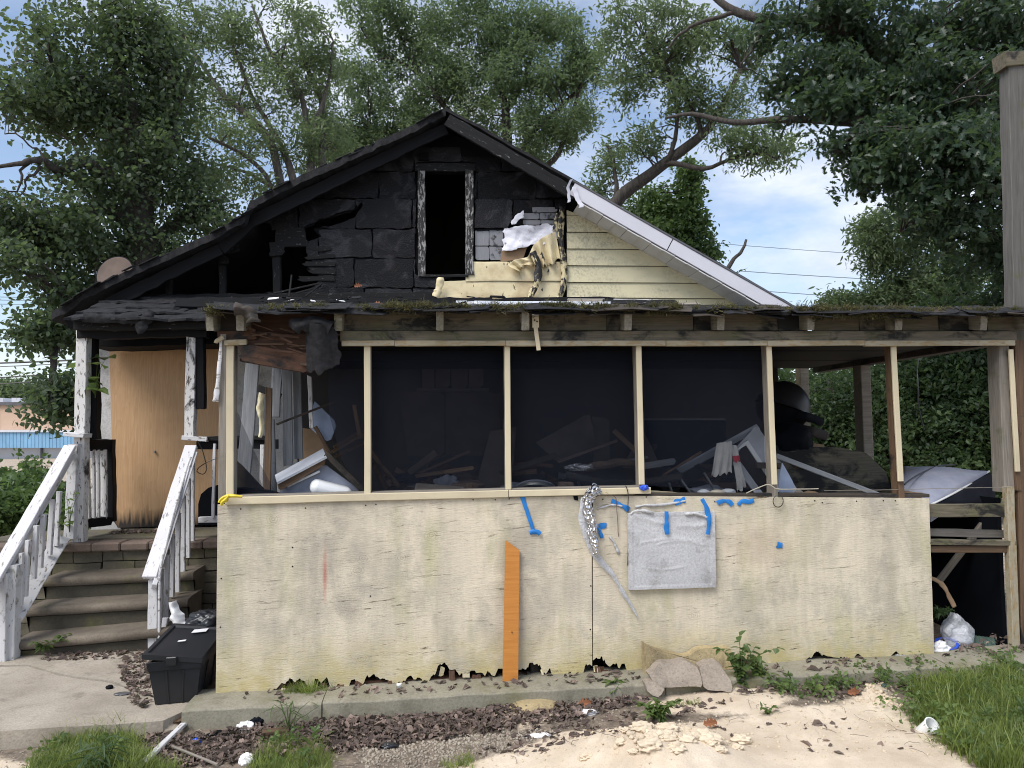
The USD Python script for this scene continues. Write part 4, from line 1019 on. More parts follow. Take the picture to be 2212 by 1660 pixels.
# studs with cream battens
for (xt, yt, xb, yb, w, yb2) in ((497, 745, 496, 1080, 16, 1080), (793.5, 746, 794, 1066, 14, 1066), (1096, 748, 1098.5, 1058, 12.5, 1060), (1380, 744, 1387, 1047, 12.5, 1058), (1661.5, 743, 1674, 1047, 12, 1076), (1931, 743, 1947, 1040, 12.5, 1078), (2185, 755, 2200, 1019, 11, 1060)):
    st = px_board(porch, 'stud', (xt, yt), (xb + (yb2 - yb) * (xb - xt) / (yb - yt), yb2), w + .5, FY + .012, .09, L_['grey_wood'] if xt < 1900 else L_['brown_wood'], edge=.003)
    px_board(st, 'batten', (xt, yt), (xb, yb), w, FY - .008, .018, L_['cream_trim'], edge=.0015, rough=.0012)
px_board(porch, 'corner_post', (482, 722), (480, 1080), 17, FY + .0, .09, L_['grey_wood'], edge=.003, label='grey weathered left corner post')
px_board(porch, 'corner_post', (2168, 745), (2182, 1064), 24, FY + .03, .12, L_['grey_wood'], edge=.004)
px_board(porch, 'corner_post', (2183, 1052), (2198, 1416), 18, FY + .0, .05, L_['cream_trim_dirty'], edge=.004, label='lower right post with dirty cream paint')
px_board(porch, 'corner_post', (2206, 735), (2222, 1440), 30, FY + .02, .1, L_['brown_wood'], edge=.004)
# header: beam, trim lengths, blocking and rafter tails
px_board(porch, 'header_beam', (735, 727), (2196, 726), 23, FY - .02, .10, L_['moss_wood'], edge=.004, label='weathered front header beam')
for a, b in ((738, 852), (853, 1091), (1092, 1438), (1439.5, 1657), (1658, 1868), (1869, 2193)):
    px_board(porch, 'header_trim', (a, 742), (b, 741.5 - (.8 if a > 1600 else 0)), 12, FY - .035, .03, L_['cream_trim_dirty'], edge=.0015)
tails = [452, 518, 730, 950, 1135, 1357, 1557, 1752, 1942, 2126, 2230]
for k, x in enumerate(tails):
    w, nm = 16, 'rafter_tail'
    P0 = at(x, 693, FY - .10); s = (P0 - EYE) @ FW / PF
    h = (44 if k < 3 else 42) * s
    M, _ = frame_of(P0, P0 + [0, .6, .09], (0, 0, 1)); M2 = M.copy()
    m_ = plank(.6, w * s, h, 5, .003, k, 0, 0); m_.apply_translation([0, 0, h / 2])
    part(porch, nm, m_, L_['rafter_wood'], M=M, smooth=35)
segs = [(742, 944), (958, 1128), (1142, 1310), (1311, 1350), (1364, 1497), (1499, 1550), (1564, 1680), (1681, 1745), (1759, 1856), (1857, 1935), (1949, 2028), (2029, 2119), (2133, 2196)]
for k, (a, b) in enumerate(segs):
    px_board(porch, 'blocking', (a, 693), (b, 693), 43, FY + (.02 if k % 2 else .03), .04, L_['stained_wood'] if k in (3, 5, 7, 9, 11) else L_['moss_wood'], edge=.002)
px_board(porch, 'blocking', (460, 693), (512, 693), 44, FY + .06, .04, L_['dark_wood'])
px_board(porch, 'header_beam', (470, 728), (545, 722), 22, FY - .0, .08, L_['rotten_wood'], edge=.01, rag1=.04, label='broken left end of the header')
px_board(porch, 'header_trim', (484, 741), (532, 739), 12, FY - .03, .03, L_['cream_trim_dirty'])
# roof deck and layered torn edge
xa, xb_ = -1.50, 4.45
nx, ny = 150, 16
xs = np.linspace(xa, xb_, nx); ys = np.concatenate([[4.75, 4.77, 4.82], np.linspace(4.92, GY + .015, ny - 3)])
S = np.zeros((nx, ny, 3)); S[:, :, 0] = xs[:, None]; S[:, :, 1] = ys[None]
back = np.where(xs < 3.45, 2.97, 2.80)
S[:, :, 2] = 2.432 + (ys[None] - 4.75) / 2.85 * (back - 2.432)[:, None] + (fbm(S * [2.2, 1.2, 1], 4, 3) - .5) * .03
S[:, 0, 1] += (fbm(S[:, 0] * [9, 0, 0] + 3, 4, 5) - .5) * .07; S[:, :2, 2] += ((fbm(S[:, :2] * [6, 0, 0] + 8, 5, 5) - .5) * .035)
part(porch, 'roof_deck', solid_sheet(S, np.array([0, 0, -.022])), L_['shingle_black'], label='flat porch roof of old black roofing')
r = np.random.default_rng(4)
for k in range(85):
    x = r.uniform(xa, xb_ - .2); Ln = r.uniform(.10, .42)
    z = 2.436 + r.uniform(-.012, .016) + (fbm(np.array([[x * 2.2, 4.6 * 1.2, 0]]), 4, 3)[0] - .5) * .03
    A = np.array([x, 4.75 + r.uniform(-.04, .03), z]); B = A + [Ln, r.uniform(-.03, .03), r.uniform(-.016, .016)]
    M, Ln = frame_of(A, B, (0, -.45, .9))
    part(porch, 'roofing_scrap', plank(Ln, r.uniform(.05, .15), .006, None, .006, k, .04, .04, edge=.02, bow=r.uniform(-.006, .012)), L_['dark_wood'] if k % 4 == 0 else L_['shingle_black'], M=M)
# boards and flashing lying on the roof in front of the gable
roofz = lambda y: 2.42 + (y - 4.6) / 3.0 * .57
def on_roof(a, b, dy, w, T, mat, nm, **kw):
    y0 = dy; A, B = at(*a, y0), at(*b, y0)
    return board(porch, nm, A, B, w, T, mat, face=(0, -.75, .6), **kw)
on_roof((985, 653), (1320, 655), 6.1, .045, .02, L_['pale_grey'], 'flashing', edge=.006)
on_roof((1225, 648), (1312, 649), 6.5, .05, .04, L_['grey_wood'], 'loose_board', edge=.006, rag0=.03, rag1=.03)
on_roof((1310, 651), (1460, 653), 6.2, .06, .04, L_['charred_pale'], 'loose_board', edge=.012, rag0=.03, rag1=.03)
on_roof((1330, 648), (1440, 650), 6.4, .03, .012, L_['paper_white'], 'loose_board', edge=.008, rag0=.03, rag1=.03)
on_roof((1462, 656), (1510, 655), 6.2, .03, .02, L_['grey_wood'], 'loose_board', rag1=.02)
on_roof((560, 655), (1330, 651), 6.9, .13, .06, L_['charcoal'], 'tar_roll', edge=.03)
on_roof((380, 652), (760, 654), 7.0, .12, .05, L_['charcoal'], 'tar_roll', edge=.03)
for k in range(40):
    x = r.uniform(560, 1080); y = r.uniform(5.6, 7.2); A = at(x, r.uniform(640, 655), y); an = r.uniform(0, 3)
    B = A + np.array([math.cos(an), math.sin(an) * .5, r.uniform(-.01, .03)]) * r.uniform(.04, .16)
    M, Ln = frame_of(A, B, (0, -.6, .8))
    part(porch, 'roofing_scrap', plank(Ln, r.uniform(.015, .05), .008, 4, .006, k, .01, .01), L_[('charcoal', 'charred_pale', 'paper_white', 'shingle_black')[k % 4 if k % 8 != 2 else 0]], M=M)
# broken rotten header in the first bay, tar paper torn over it
px_board(porch, 'rotten_board', (540, 702), (732, 704), 58, FY + .09, .03, L_['rotten_wood'], edge=.02, rag0=.05, rag1=.05, label='rotten brown boarding under the roof edge')
px_board(porch, 'rotten_board', (522, 760), (672, 786), 40, FY - .02, .07, L_['rotten_wood'], edge=.02, rag0=.04, rag1=.06, label='splintered rotten beam end hanging in the first bay')
px_board(porch, 'rotten_board', (530, 735), (700, 745), 40, FY + .02, .05, L_['rotten_wood'], edge=.022, rag0=.05, rag1=.05)
for k in range(26):
    x = r.uniform(528, 690); y = r.uniform(678, 790); A = at(x, y, FY - r.uniform(.0, .05)); B = A + np.array([r.uniform(.04, .18), 0, r.uniform(-.05, .02)])
    M, Ln = frame_of(A, B, (0, -1, .2)); part(porch, 'plywood_splinter', plank(Ln, r.uniform(.006, .018), .005, 4, .003, k, .01, .01), L_['rotten_wood' if k % 3 else 'brown_wood'], M=M)
P = [at(a, b, Y) for a, b, Y in ((660, 700, FY - .09), (712, 706, FY - .10), (728, 792, FY - .05), (662, 796, FY - .07))]
u, v = np.meshgrid(np.linspace(0, 1, 22), np.linspace(0, 1, 26), indexing='ij')
S = P[0] * ((1 - u) * (1 - v))[..., None] + P[1] * (u * (1 - v))[..., None] + P[2] * (u * v)[..., None] + P[3] * ((1 - u) * v)[..., None]
S[..., 1] -= .06 * np.sin(u * math.pi) * (1 - .4 * v) + .03 * (fbm(S * 9, 4, 2) - .5)
S[..., 0] += (u == 1) * (fbm(S * 14, 3, 6) - .3) * .12; S[..., 2] += (v == 1) * (fbm(S * 16, 3, 7) - .6) * .12
part(porch, 'tar_paper', solid_sheet(S, np.array([0, .006, 0])), L_['shingle_black'], smooth=True, label='torn black tar paper hanging in the first bay')
strip(porch, 'tar_paper', [(632, 712), (652, 702), (684, 700), (716, 710)], .09, L_['shingle_black'], FY - .1, 5, crease=.04, T=.004)
strip(porch, 'roofing_flap', [(508, 668), (530, 672), (545, 684), (548, 698)], .07, L_['dark_wood'], FY - .2, 6, crease=.04, T=.004)
strip(porch, 'torn_flap', [(478, 728), (474, 780), (470, 830), (465, 868)], .016, L_['white_paint_worn'], FY - .02, 7, crease=.006, w2=.03, T=.002)
px_board(porch, 'wood_chip', (466, 738), (482, 728), 9, FY - .05, .02, L_['cream_trim_dirty'], rag0=.02)
# side wall posts on the right, plate, floor, side walls
SX = 4.08
for y, w in ((6.77, .14), (7.95, .12)):
    part(porch, 'side_post', boxm((SX - .05, y - w / 2, 0), (SX + .05, y + w / 2, 2.62), .006), L_['grey_wood'])
part(porch, 'side_plate', boxm((SX - .06, 4.95, 2.24), (SX + .06, 7.6, 2.36), .006), L_['dark_wood'])
part(porch, 'side_panel', quad_slab([(SX + .03, 5.1, -.05), (SX + .03, 8.3, -.05), (SX + .03, 8.3, 1.12), (SX + .03, 5.1, 1.12)], .03, .01, (8, 4)), L_['black_tarp'])
part(porch, 'side_panel', quad_slab([(-1.36, 7.5, 0), (-1.36, 4.96, 0), (-1.36, 4.96, 1.14), (-1.36, 7.5, 1.14)], .02, .01, (8, 4)), L_['dark_brown_board'])
for k in range(6):
    part(porch, 'ceiling_board', boxm((-1.34, 4.97 + .44 * k, 2.285 + .003 * (k % 2)), (SX - .07, 4.97 + .44 * k + .437, 2.30)), L_['charred'])
part(porch, 'side_gable', quad_slab([(SX, 4.96, 2.37), (SX, 7.6, 2.37), (SX, 7.6, 2.76), (SX, 4.96, 2.425)], .02), L_['dark_wood'])
part(porch, 'floor', boxm((-1.34, 4.99, .40), (3.2, GY - .02, .46)), L_['dark_wood'])
# insect screens in the bays
for k, pts in enumerate(([(801, 748), (1090, 748), (1092, 1060), (801, 1066)], [(1103, 748), (1374, 748), (1380, 1052), (1105, 1058)], [(1387, 748), (1645, 748), (1656, 1060), (1393, 1050)], [(506, 880), (560, 1000), (600, 1070), (506, 1078)], [(700, 748), (786, 748), (786, 1060), (740, 1000), (712, 900)])):
    q = jitter_poly(xz(pts, FY + .10), .006, .05, k) if k in (3, 4) else xz(pts, FY + .10)
    part(porch, 'insect_screen', prism(q, FY + .11, .0012), L_['insect_screen'])
# rails below the right bay
for a, b, w, mt, Y in (((2006, 1104), (2178, 1103), 28, 'moss_wood', FY + .03), ((2008, 1151), (2180, 1155), 16, 'grey_wood', FY + .12), ((2010, 1172), (2196, 1174), 12, 'moss_wood', FY + .0), ((2010, 1187), (2196, 1187), 15, 'brown_wood', FY + .02)):
    px_board(porch, 'rail', a, b, w, Y, .05, L_[mt], edge=.003, rag0=.01)
# hanging cream bracket on the header
hb = thing('metal_bracket', 'cream hanging strap bracket nailed on the header between two rafter tails', 'bracket', at(1158, 760, FY - .06))
px_board(hb, 'strap', (1157, 684), (1157.5, 708), 15, FY - .07, .006, L_['cream_trim'])
px_board(hb, 'strap', (1157.5, 708), (1164, 757), 9, FY - .068, .005, L_['cream_trim'])
px_board(hb, 'plate', (1150, 678), (1165, 678), 5, FY - .10, .03, L_['white_plastic'])
for a, b in ((1155, 692), (1160, 695)):
    part(hb, 'nail', trimesh.creation.icosphere(1, .005).apply_translation(at(a, b, FY - .075)), L_['charcoal'])
# tall post rising through the roof at the right
tp = thing('tall_post', 'tall weathered square post with block cap rising above the porch roof', 'post', at(2216, 1440, 5.02))
px_board(tp, 'shaft', (2197, 136), (2218, 1000), 40, 5.02, .10, L_['post_wood'], edge=.005)
px_board(tp, 'cap', (2172, 127), (2240, 123), 32, 5.0, .13, L_['moss_wood'], edge=.008)

# ------------------------------------------------------------------ things heaped in the screened porch
def px_thing(name, label, cat, pts, Y, T, mat, amp=.004, step=.05, group=None, seed=1, tilt=0.0):
    """A flat panel leaning in the plane Y, tilted back from its foot."""
    q = jitter_poly(xz(pts, Y), amp, step, seed); z0 = q.bounds[1]
    return solo(name, prism(q, Y, T, (lambda v: v + np.stack([0 * v[:, 0], (v[:, 2] - z0) * tilt, 0 * v[:, 0]], 1)) if tilt else None), mat, label, cat, group)
def solo_board(name, label, cat, a, b, wpx, Ya, Yb, T, mat, group=None, face=(0, -1, 0), **kw):
    A, B = at(*a, Ya), at(*b, Yb); s = ((A + B) / 2 - EYE) @ FW / PF
    M, L = frame_of(A, B, face); kw.setdefault('seed', len(used) % 91)
    return solo(name, plank(L, wpx * s, T, **kw), mat, label, cat, group, M=M, smooth=35)

# planks leaning in the first bay
for a, b, w, Y, mt, lb in (((546, 778), (526, 1024), 29, 5.30, 'blue_grey_wood', 'broad grey plank leaning beside the left corner post of the porch'),
                           ((580, 838), (577, 1070), 14, 5.34, 'brown_wood', 'narrow brown upright with ragged side in the first porch bay'),
                           ((585, 905), (590, 1068), 14, 5.42, 'blue_grey_wood', 'short pale grey plank right of the narrow brown upright'),
                           ((600, 778), (592, 900), 22, 5.6, 'blue_grey_wood', 'short grey board high behind the broad grey plank'),
                           ((618, 786), (622, 1004), 21, 5.5, 'blue_grey_wood', 'long grey plank under the splintered beam end'),
                           ((640, 798), (645, 990), 18, 5.55, 'blue_grey_wood', 'grey plank under the hanging black tar paper'),
                           ((668, 812), (672, 926), 9, 5.45, 'white_paint_worn', 'thin white-painted strip with broken end above the blue panel')):
    solo_board('leaning_plank', lb, 'plank', a, b, w, Y + .1, Y, .022, L_[mt], edge=.004, rag0=.012, rag1=.01)
solo_board('leaning_plank', 'dark cross board behind the grey planks of the first bay', 'plank', (556, 838), (606, 858), 15, 5.7, 5.7, .02, L_['dark_wood'], edge=.004)
strip_path = strip.__code__  # (strips are parts; the rag below is a thing of its own)
rag = thing('yellow_rag', 'narrow pale yellow rag hanging beside the narrow brown upright', 'rag', at(563, 945, 5.3))
strip(rag, 'cloth', [(567, 850), (562, 880), (566, 915), (562, 945)], .05, L_['cream_siding'], 5.28, 3, crease=.03, w2=.025)
px_thing('brace_panel', 'dark triangular board in the lower left corner of the first bay', 'board', [(510, 995), (516, 1000), (572, 1058), (574, 1076), (508, 1078)], 5.05, .02, L_['dark_wood'])
px_thing('broken_sheet', 'pale blue-grey broken panel standing askew in the first bay', 'panel', [(675, 867), (690, 880), (726, 914), (712, 958), (697, 948), (668, 925), (664, 905)], 5.5, .03, L_['pale_blue_grey'], .003, tilt=.3)
solo_board('thin_stick', 'long thin dark stick crossing in front of the grey planks', 'stick', (598, 917), (724, 868), 5, 5.28, 5.5, .012, L_['dark_wood'])
solo_board('wooden_stake', 'tan square table leg slanting below the blue panel', 'table leg', (680, 922), (713, 980), 8, 5.45, 5.45, .03, L_['brown_wood'])  # a table leg come loose
px_thing('brown_board', 'brown board leaning behind the tan table leg', 'board', [(650, 925), (680, 930), (712, 985), (690, 1000), (646, 1010)], 5.8, .02, L_['tan_card'], tilt=.1)
for k, (a, b) in enumerate((((716, 978), (785, 938)), ((722, 966), (782, 930)), ((716, 992), (790, 955)))):
    solo_board('loose_lath', ('upper', 'middle', 'lowest')[(1, 0, 2)[k]] + ' of three brown slats lying slantwise behind the second stud', 'slat', a, b, 7, 5.6, 5.7 + .05 * k, .015, L_['brown_wood'])
for k, (a, b, lb) in enumerate((((765, 876), (778, 948), 'grey-brown upright slat left of the second stud'), ((801, 977), (862, 1052), 'brown batten slanting down right of the second stud'), ((804, 1000), (836, 1056), 'shorter brown batten under the slanting one right of the second stud'))):
    solo_board('brown_batten', lb, 'batten', a, b, 9, 5.5, 5.6, .02, L_['brown_wood'])
ov = thing('overturned_table', 'overturned pale table with dark underside in the first bay', 'table', at(680, 1075, 5.4))
part(ov, 'table_top', quad_slab([at(596, 1030, 5.30), at(700, 973, 5.30), at(707, 990, 5.12), at(600, 1046, 5.12)], .015, .003, (5, 3)), L_['pale_grey'])
part(ov, 'apron', slab_px([(600, 1047), (703, 992), (702, 1004), (602, 1062)], 5.14, .02, .002), L_['brown_wood'])
part(ov, 'underside', slab_px([(604, 1061), (702, 1004), (782, 1062), (770, 1078), (604, 1078)], 5.2, .02, .004), L_['grey_cloth'])
px_board(ov, 'side', (704, 980), (786, 1062), 13, 5.13, .03, L_['dark_wood'])
px_board(ov, 'torn_edge', (622, 1052), (690, 1018), 5, 5.17, .01, L_['paper_white'], edge=.008, rag0=.02)
def rounded_box(c, half, rad, mat_rot=None, seed=0, amp=0.0):
    import manifold3d as mf
    h = np.asarray(half, float) - rad
    s_ = mf.Manifold.sphere(rad, 16)
    m_ = mf.Manifold.batch_hull([s_.translate([float(a * h[0]), float(b * h[1]), float(d * h[2])]) for a in (-1, 1) for b in (-1, 1) for d in (-1, 1)])
    if amp: m_ = m_.refine_to_length(.06)
    g = m_.to_mesh(); v = np.array(g.vert_properties[:, :3], float)
    if amp: v = v + (np.stack([fbm(v * 6 + seed + 5 * k, 3, k) for k in range(3)], 1) - .5) * amp
    if mat_rot is not None: v = v @ np.asarray(mat_rot).T
    return v + np.asarray(c, float), np.array(g.tri_verts)
def rotm(rx=0, ry=0, rz=0): return trimesh.transformations.euler_matrix(rx, ry, rz)[:3, :3]
solo('plastic_tub', rounded_box(at(715, 1060, 5.12), (.14, .10, .05), .045, rotm(0, .28, .2)), L_['white_plastic'], 'white rounded plastic tub lid in front of the overturned table', 'lid', smooth=True)  # a lid alone, shaped as a rounded box
solo('blue_bag', rounded_box(at(558, 1072, 5.04), (.16, .08, .035), .03, rotm(0, .1, 0), 3, .05), L_['black_tarp'], 'dark blue crumpled bag at the foot of the leaning grey planks', 'bag', smooth=True)
solo('rounded_board', rounded_box(at(950, 1058, 5.15), (.17, .12, .012), .011, rotm(.12, .10, 0)), L_['grey_wood'], 'grey rounded board lying on the sill in the second bay', 'board', smooth=True)
solo('wood_block', boxm(at(1009, 1062, 5.1), at(1020, 1044, 5.16), .003), L_['brown_wood'], 'left one of two small wood blocks on the sill left of the third stud', 'block')
solo('wood_block', boxm(at(1022, 1062, 5.1), at(1033, 1046, 5.16), .003), L_['brown_wood'], 'right one of two small wood blocks on the sill left of the third stud', 'block')
# jumbled laths and boards behind the sill
hp_ = thing('junk_heap', 'dim jumble of broken laths lying behind the sill of the middle three bays', 'junk heap', at(1150, 1075, 5.6))
r = np.random.default_rng(77)
for k in range(46):
    a, b = r.uniform(830, 1640), r.uniform(1000, 1062); an = r.normal(0, .5); L = r.uniform(40, 150); Y = r.uniform(5.3, 6.3)
    px_board(hp_, 'lath', (a, b), (a + L * math.cos(an), min(1070, b + L * math.sin(an) * .8)), r.uniform(4, 14), Y, .02, L_[('dark_wood', 'brown_wood', 'blue_grey_wood', 'dark_wood', 'rotten_wood')[k % 5]], Y2=Y + r.uniform(-.2, .3), rag1=.02)
for k in range(14):
    a, b = r.uniform(840, 1640), r.uniform(1030, 1066)
    part(hp_, 'rag', lumpy(at(a, b, r.uniform(5.3, 6.0)), (r.uniform(.06, .16), .08, r.uniform(.03, .07)), k, .45, 3, 2.2), L_[('dark_cloth', 'black_tarp', 'rag_brown', 'grey_cloth')[k % 4]], smooth=True)
# second to fourth bay
px_thing('leaning_sheet', 'dim brown panel leaning behind the third stud', 'panel', [(1060, 932), (1118, 922), (1104, 1062), (1026, 1062)], 5.6, .02, L_['dark_brown_board'], tilt=.15)
px_thing('leaning_sheet', 'dim brown panel tilted over in the middle of the third bay', 'panel', [(1160, 956), (1276, 893), (1292, 970), (1208, 1002)], 5.8, .02, L_['dark_brown_board'], tilt=.15)
px_thing('leaning_sheet', 'dim upright panel right of the tilted one in the third bay', 'panel', [(1280, 900), (1316, 905), (1318, 1010), (1284, 1012)], 6.0, .02, L_['dark_brown_board'])
px_thing('leaning_sheet', 'dim grey-brown panel leaning right of the fourth stud', 'panel', [(1394, 930), (1410, 960), (1440, 1040), (1330, 1040)], 5.7, .02, L_['dark_brown_board'], tilt=.2)
solo_board('red_stick', 'reddish wooden stick slanting across the third bay', 'stick', (1206, 998), (1334, 952), 6, 5.6, 5.7, .015, L_['red_brick'])
solo_board('short_plank', 'grey-brown short plank propped above the tray left of the fourth stud', 'plank', (1326, 930), (1380, 980), 11, 5.5, 5.4, .02, L_['brown_wood'])
ft = thing('folding_table', 'long dark tray table with bowed rim under the third and fourth bays', 'table', at(1330, 1060, 5.3))
u = np.linspace(0, 1, 24); rim = np.array([at(1222 + 250 * a, 1018 + 20 * math.sin(a * math.pi) * (1 - .3 * a) + 4 * a, 5.2) for a in u]); bk = np.array([at(1240 + 220 * a, 1010 + 2 * a, 5.75) for a in u])
S = np.stack([rim + [0, 0, -.04], rim, rim + (bk - rim) * .06 + [0, 0, -.008], bk], 1)
part(ft, 'table_top', solid_sheet(S, np.array([0, 0.004, -.015])), L_['black_plastic'])
for k, xq in enumerate((1245, 1440)):
    px_board(ft, 'leg', (xq, 1024), (xq + 12, 1066), 5, 5.5, .02, L_['steel'])
solo('crumpled_foil', lumpy(at(1252, 1010, 5.35), (.10, .06, .025), 4, .5, 3, 6), L_['foil'], 'crumpled foil on the left end of the tray table', 'foil')
solo('rolled_rug', cat_(tube(curve([at(1262, 1014, 5.45), at(1300, 1006, 5.45), at(1330, 1000, 5.5), at(1380, 1004, 5.5)], 14, .01, 2), np.array([.02, .03, .034, .03, .034, .028, .03, .034, .03, .03, .028, .03, .026, .02]), 8)), L_['rag_brown'], 'rolled brown rag lying along the tray table', 'rag')
pot = thing('round_drum', 'pale round drum lid behind the sill in the third bay', 'drum', at(1158, 1060, 5.2))
M = np.eye(4); M[:3, :3] = rotm(-.5, .1, 0); M[:3, 3] = at(1158, 1056, 5.28)
part(pot, 'lid', trimesh.creation.revolve(np.array([(0, .03), (.08, .027), (.125, .01), (.135, -.005), (.135, -.03), (0, -.03)])[::-1], sections=40), L_['steel'], M=M, smooth=40)
part(pot, 'rim', trimesh.creation.torus(.134, .008, 40, 8), L_['grey_cloth'], M=M, smooth=True)
solo('brick_pair', boxm(at(1210, 1058, 5.1), at(1221, 1041, 5.2), .003), L_['red_brick'], 'left small red brick on the sill right of the round drum', 'brick')
solo('brick_pair', boxm(at(1223, 1058, 5.1), at(1234, 1041, 5.2), .003), L_['red_brick'], 'right small red brick on the sill right of the round drum', 'brick')
tv = thing('black_screen', 'big black flat panel standing in the fourth bay', 'panel', at(1480, 1010, 6.1))  # plain flat black panel, use unknown
part(tv, 'board', slab_px([(1396, 907), (1567, 907), (1570, 1004), (1400, 1014)], 6.1, .04, .002), L_['black_tarp'])
part(tv, 'frame', slab_px([(1394, 904), (1568, 904), (1568, 908), (1394, 908)], 6.095, .05), L_['black_plastic'])
# overturned white cabinet
cb = thing('white_cabinet', 'overturned grey-white cabinet with open front in the fourth bay', 'cabinet', at(1650, 1075, 5.4))
face_ = xz([(1572, 990), (1634, 918), (1660, 955), (1726, 1064), (1690, 1078), (1640, 1078)], 5.40)
sheet_outline_ = xz([(1590, 985), (1614, 950), (1680, 1052), (1650, 1068)], 5.40)
part(cb, 'face_frame', prism(face_.difference(sheet_outline_), 5.40, .02), L_['pale_grey'])
part(cb, 'inner_back', slab_px([(1580, 980), (1612, 945), (1685, 1055), (1650, 1072)], 5.62, .015), L_['dark_brown_board'])
part(cb, 'side', quad_slab([at(1452, 1016, 5.75), at(1634, 916, 5.40), at(1640, 924, 5.42), at(1462, 1022, 5.78)], .02, .004, (5, 2)), L_['pale_grey'])
part(cb, 'side', quad_slab([at(1470, 1012, 5.9), at(1566, 962, 5.6), at(1570, 970, 5.6), at(1476, 1020, 5.9)], .02, .004, (5, 2)), L_['pale_grey'])
part(cb, 'rail', slab_px([(1590, 975), (1606, 958), (1616, 952), (1688, 1060), (1680, 1064), (1612, 962)], 5.385, .015), L_['white_plastic'])
for a, b in (((1461, 1022), (1494, 1068)), ((1522, 1022), (1546, 1062))):
    px_board(cb, 'leg', a, b, 5, 5.35, .02, L_['steel'])
tw = thing('white_towel', 'white towel with red print draped over the white cabinet', 'towel', at(1570, 1060, 5.3))
def cloth(pts, Y, nu, nv, fold, nf, seed, T=.006):
    P = [at(a, b, Y) for a, b in pts]
    u, v = np.meshgrid(np.linspace(0, 1, nu), np.linspace(0, 1, nv), indexing='ij')
    S = P[0] * ((1 - u) * (1 - v))[..., None] + P[1] * (u * (1 - v))[..., None] + P[2] * (u * v)[..., None] + P[3] * ((1 - u) * v)[..., None]
    S[..., 1] -= fold * np.sin(u * nf + v * 1.6 + seed) * (.3 + v) + fold * (fbm(S * 11 + seed, 3) - .5) * 2
    S[..., 2] += (v == 1) * np.sin(u * nf * 1.3) * .012
    return solid_sheet(S, np.array([0, T, 0]))
part(tw, 'cloth', cloth([(1548, 958), (1582, 953), (1580, 1022), (1535, 1030)], 5.33, 18, 14, .014, 17, 1), L_['white_cloth'], smooth=True)
part(tw, 'tail', cloth([(1578, 962), (1592, 962), (1612, 1050), (1594, 1064)], 5.36, 14, 14, .012, 9, 2), L_['white_cloth'], smooth=True)
part(tw, 'red_print', cloth([(1582, 986), (1597, 984), (1599, 996), (1584, 998)], 5.345, 8, 6, .004, 9, 2, .002), L_['ink_red'], smooth=True)
solo('oval_stone', lumpy(at(1549, 1066, 5.02), (.055, .04, .026), 2, .10, 3, 1.2), L_['stone_pale'], 'pale oval stone lying on the sill below the white towel', 'stone', smooth=True)
solo('white_dish', lumpy(at(1520, 1064, 5.1), (.045, .04, .022), 5, .2, 3, 2), L_['pale_grey'], 'grey-white crumpled dish left of the oval stone', 'dish', smooth=True)
solo('white_dish', lumpy(at(1574, 1062, 5.12), (.05, .04, .02), 6, .25, 3, 2), L_['pale_grey'], 'grey-white torn dish right of the oval stone', 'dish', smooth=True)
solo_board('rotten_strip', 'pale splintered strip on the sill behind the blue tapes', 'strip', (1400, 1063), (1510, 1072), 5, 4.95, 4.95, .02, L_['cream_trim_dirty'], edge=.006, rag0=.02)
# fifth bay
px_thing('slumped_sheet', 'large grey-brown panel slumped across the fifth bay', 'panel', [(1677, 962), (1834, 970), (1889, 976), (1925, 1020), (1930, 1076), (1682, 1076)], 5.75, .06, L_['stained_wood'], .012, tilt=.35)
solo_board('white_bar', 'long pale painted bar slanting down across the large slumped panel', 'bar', (1678, 985), (1910, 1074), 11, 5.35, 5.15, .03, L_['blue_grey_wood'])
grill = thing('round_dome', 'dark rounded kettle barbecue behind the fifth stud', 'barbecue', at(1690, 980, 6.5))
M = np.eye(4); M[:3, :3] = rotm(0, .35, 0); M[:3, 3] = at(1690, 884, 6.5)
part(grill, 'lid', trimesh.creation.revolve(np.array([(.0, .26)] + [(.24 * math.sin(t), .26 * math.cos(t)) for t in np.linspace(.2, 1.5, 10)] + [(.25, 0), (0, 0)])[::-1], sections=36), L_['kettle_enamel'], M=M, smooth=50)
M2 = M.copy()
part(grill, 'bowl', trimesh.creation.revolve(np.array([(0, -.2)] + [(.235 * math.sin(t), -.2 * math.cos(t)) for t in np.linspace(.2, 1.5, 8)] + [(.24, -.01), (0, -.01)]), sections=36), L_['black_tarp'], M=M2, smooth=50)
for dx in (-.13, .13): part(grill, 'leg', tube([at(1690, 900, 6.5) + [dx, 0, 0], at(1690, 1000, 6.5) + [dx * 1.6, 0, -.2]], .012, 6), L_['steel'])
solo('black_bag', lumpy(at(1705, 950, 6.0), (.20, .16, .14), 3, .3, 3, 1.6), L_['black_tarp'], 'black rubbish bag below the dark barbecue dome', 'bag', smooth=True)
for k, (a, b, rx, lb, mt) in enumerate(((1745, 902, (.12, .1, .05), 'upper grey cushion beside the barbecue dome', 'dark_cloth'), (1758, 935, (.11, .1, .06), 'flattened grey cushion at the right of the black rubbish bag', 'dim_panel'), (1728, 960, (.07, .08, .03), 'dark folded cloth under the tan cushion', 'dark_cloth'))):
    solo('cushion', rounded_box(at(a, b, 6.3), (rx[0], rx[1], rx[2] * .7), min(rx) * .6, rotm(.2, .25, .3), k, .04), L_[mt], lb, 'cushion', smooth=True)
solo_board('tan_box_edge', 'orange-tan card edge under the tan cushion', 'card', (1752, 962), (1780, 966), 10, 6.0, 6.0, .05, L_['tan_card'])
px_thing('pale_card', 'pale blue-grey card leaning right of the fifth stud foot', 'card', [(1690, 1000), (1718, 1050), (1706, 1074), (1684, 1076), (1682, 1040)], 5.2, .01, L_['pale_blue_grey'])
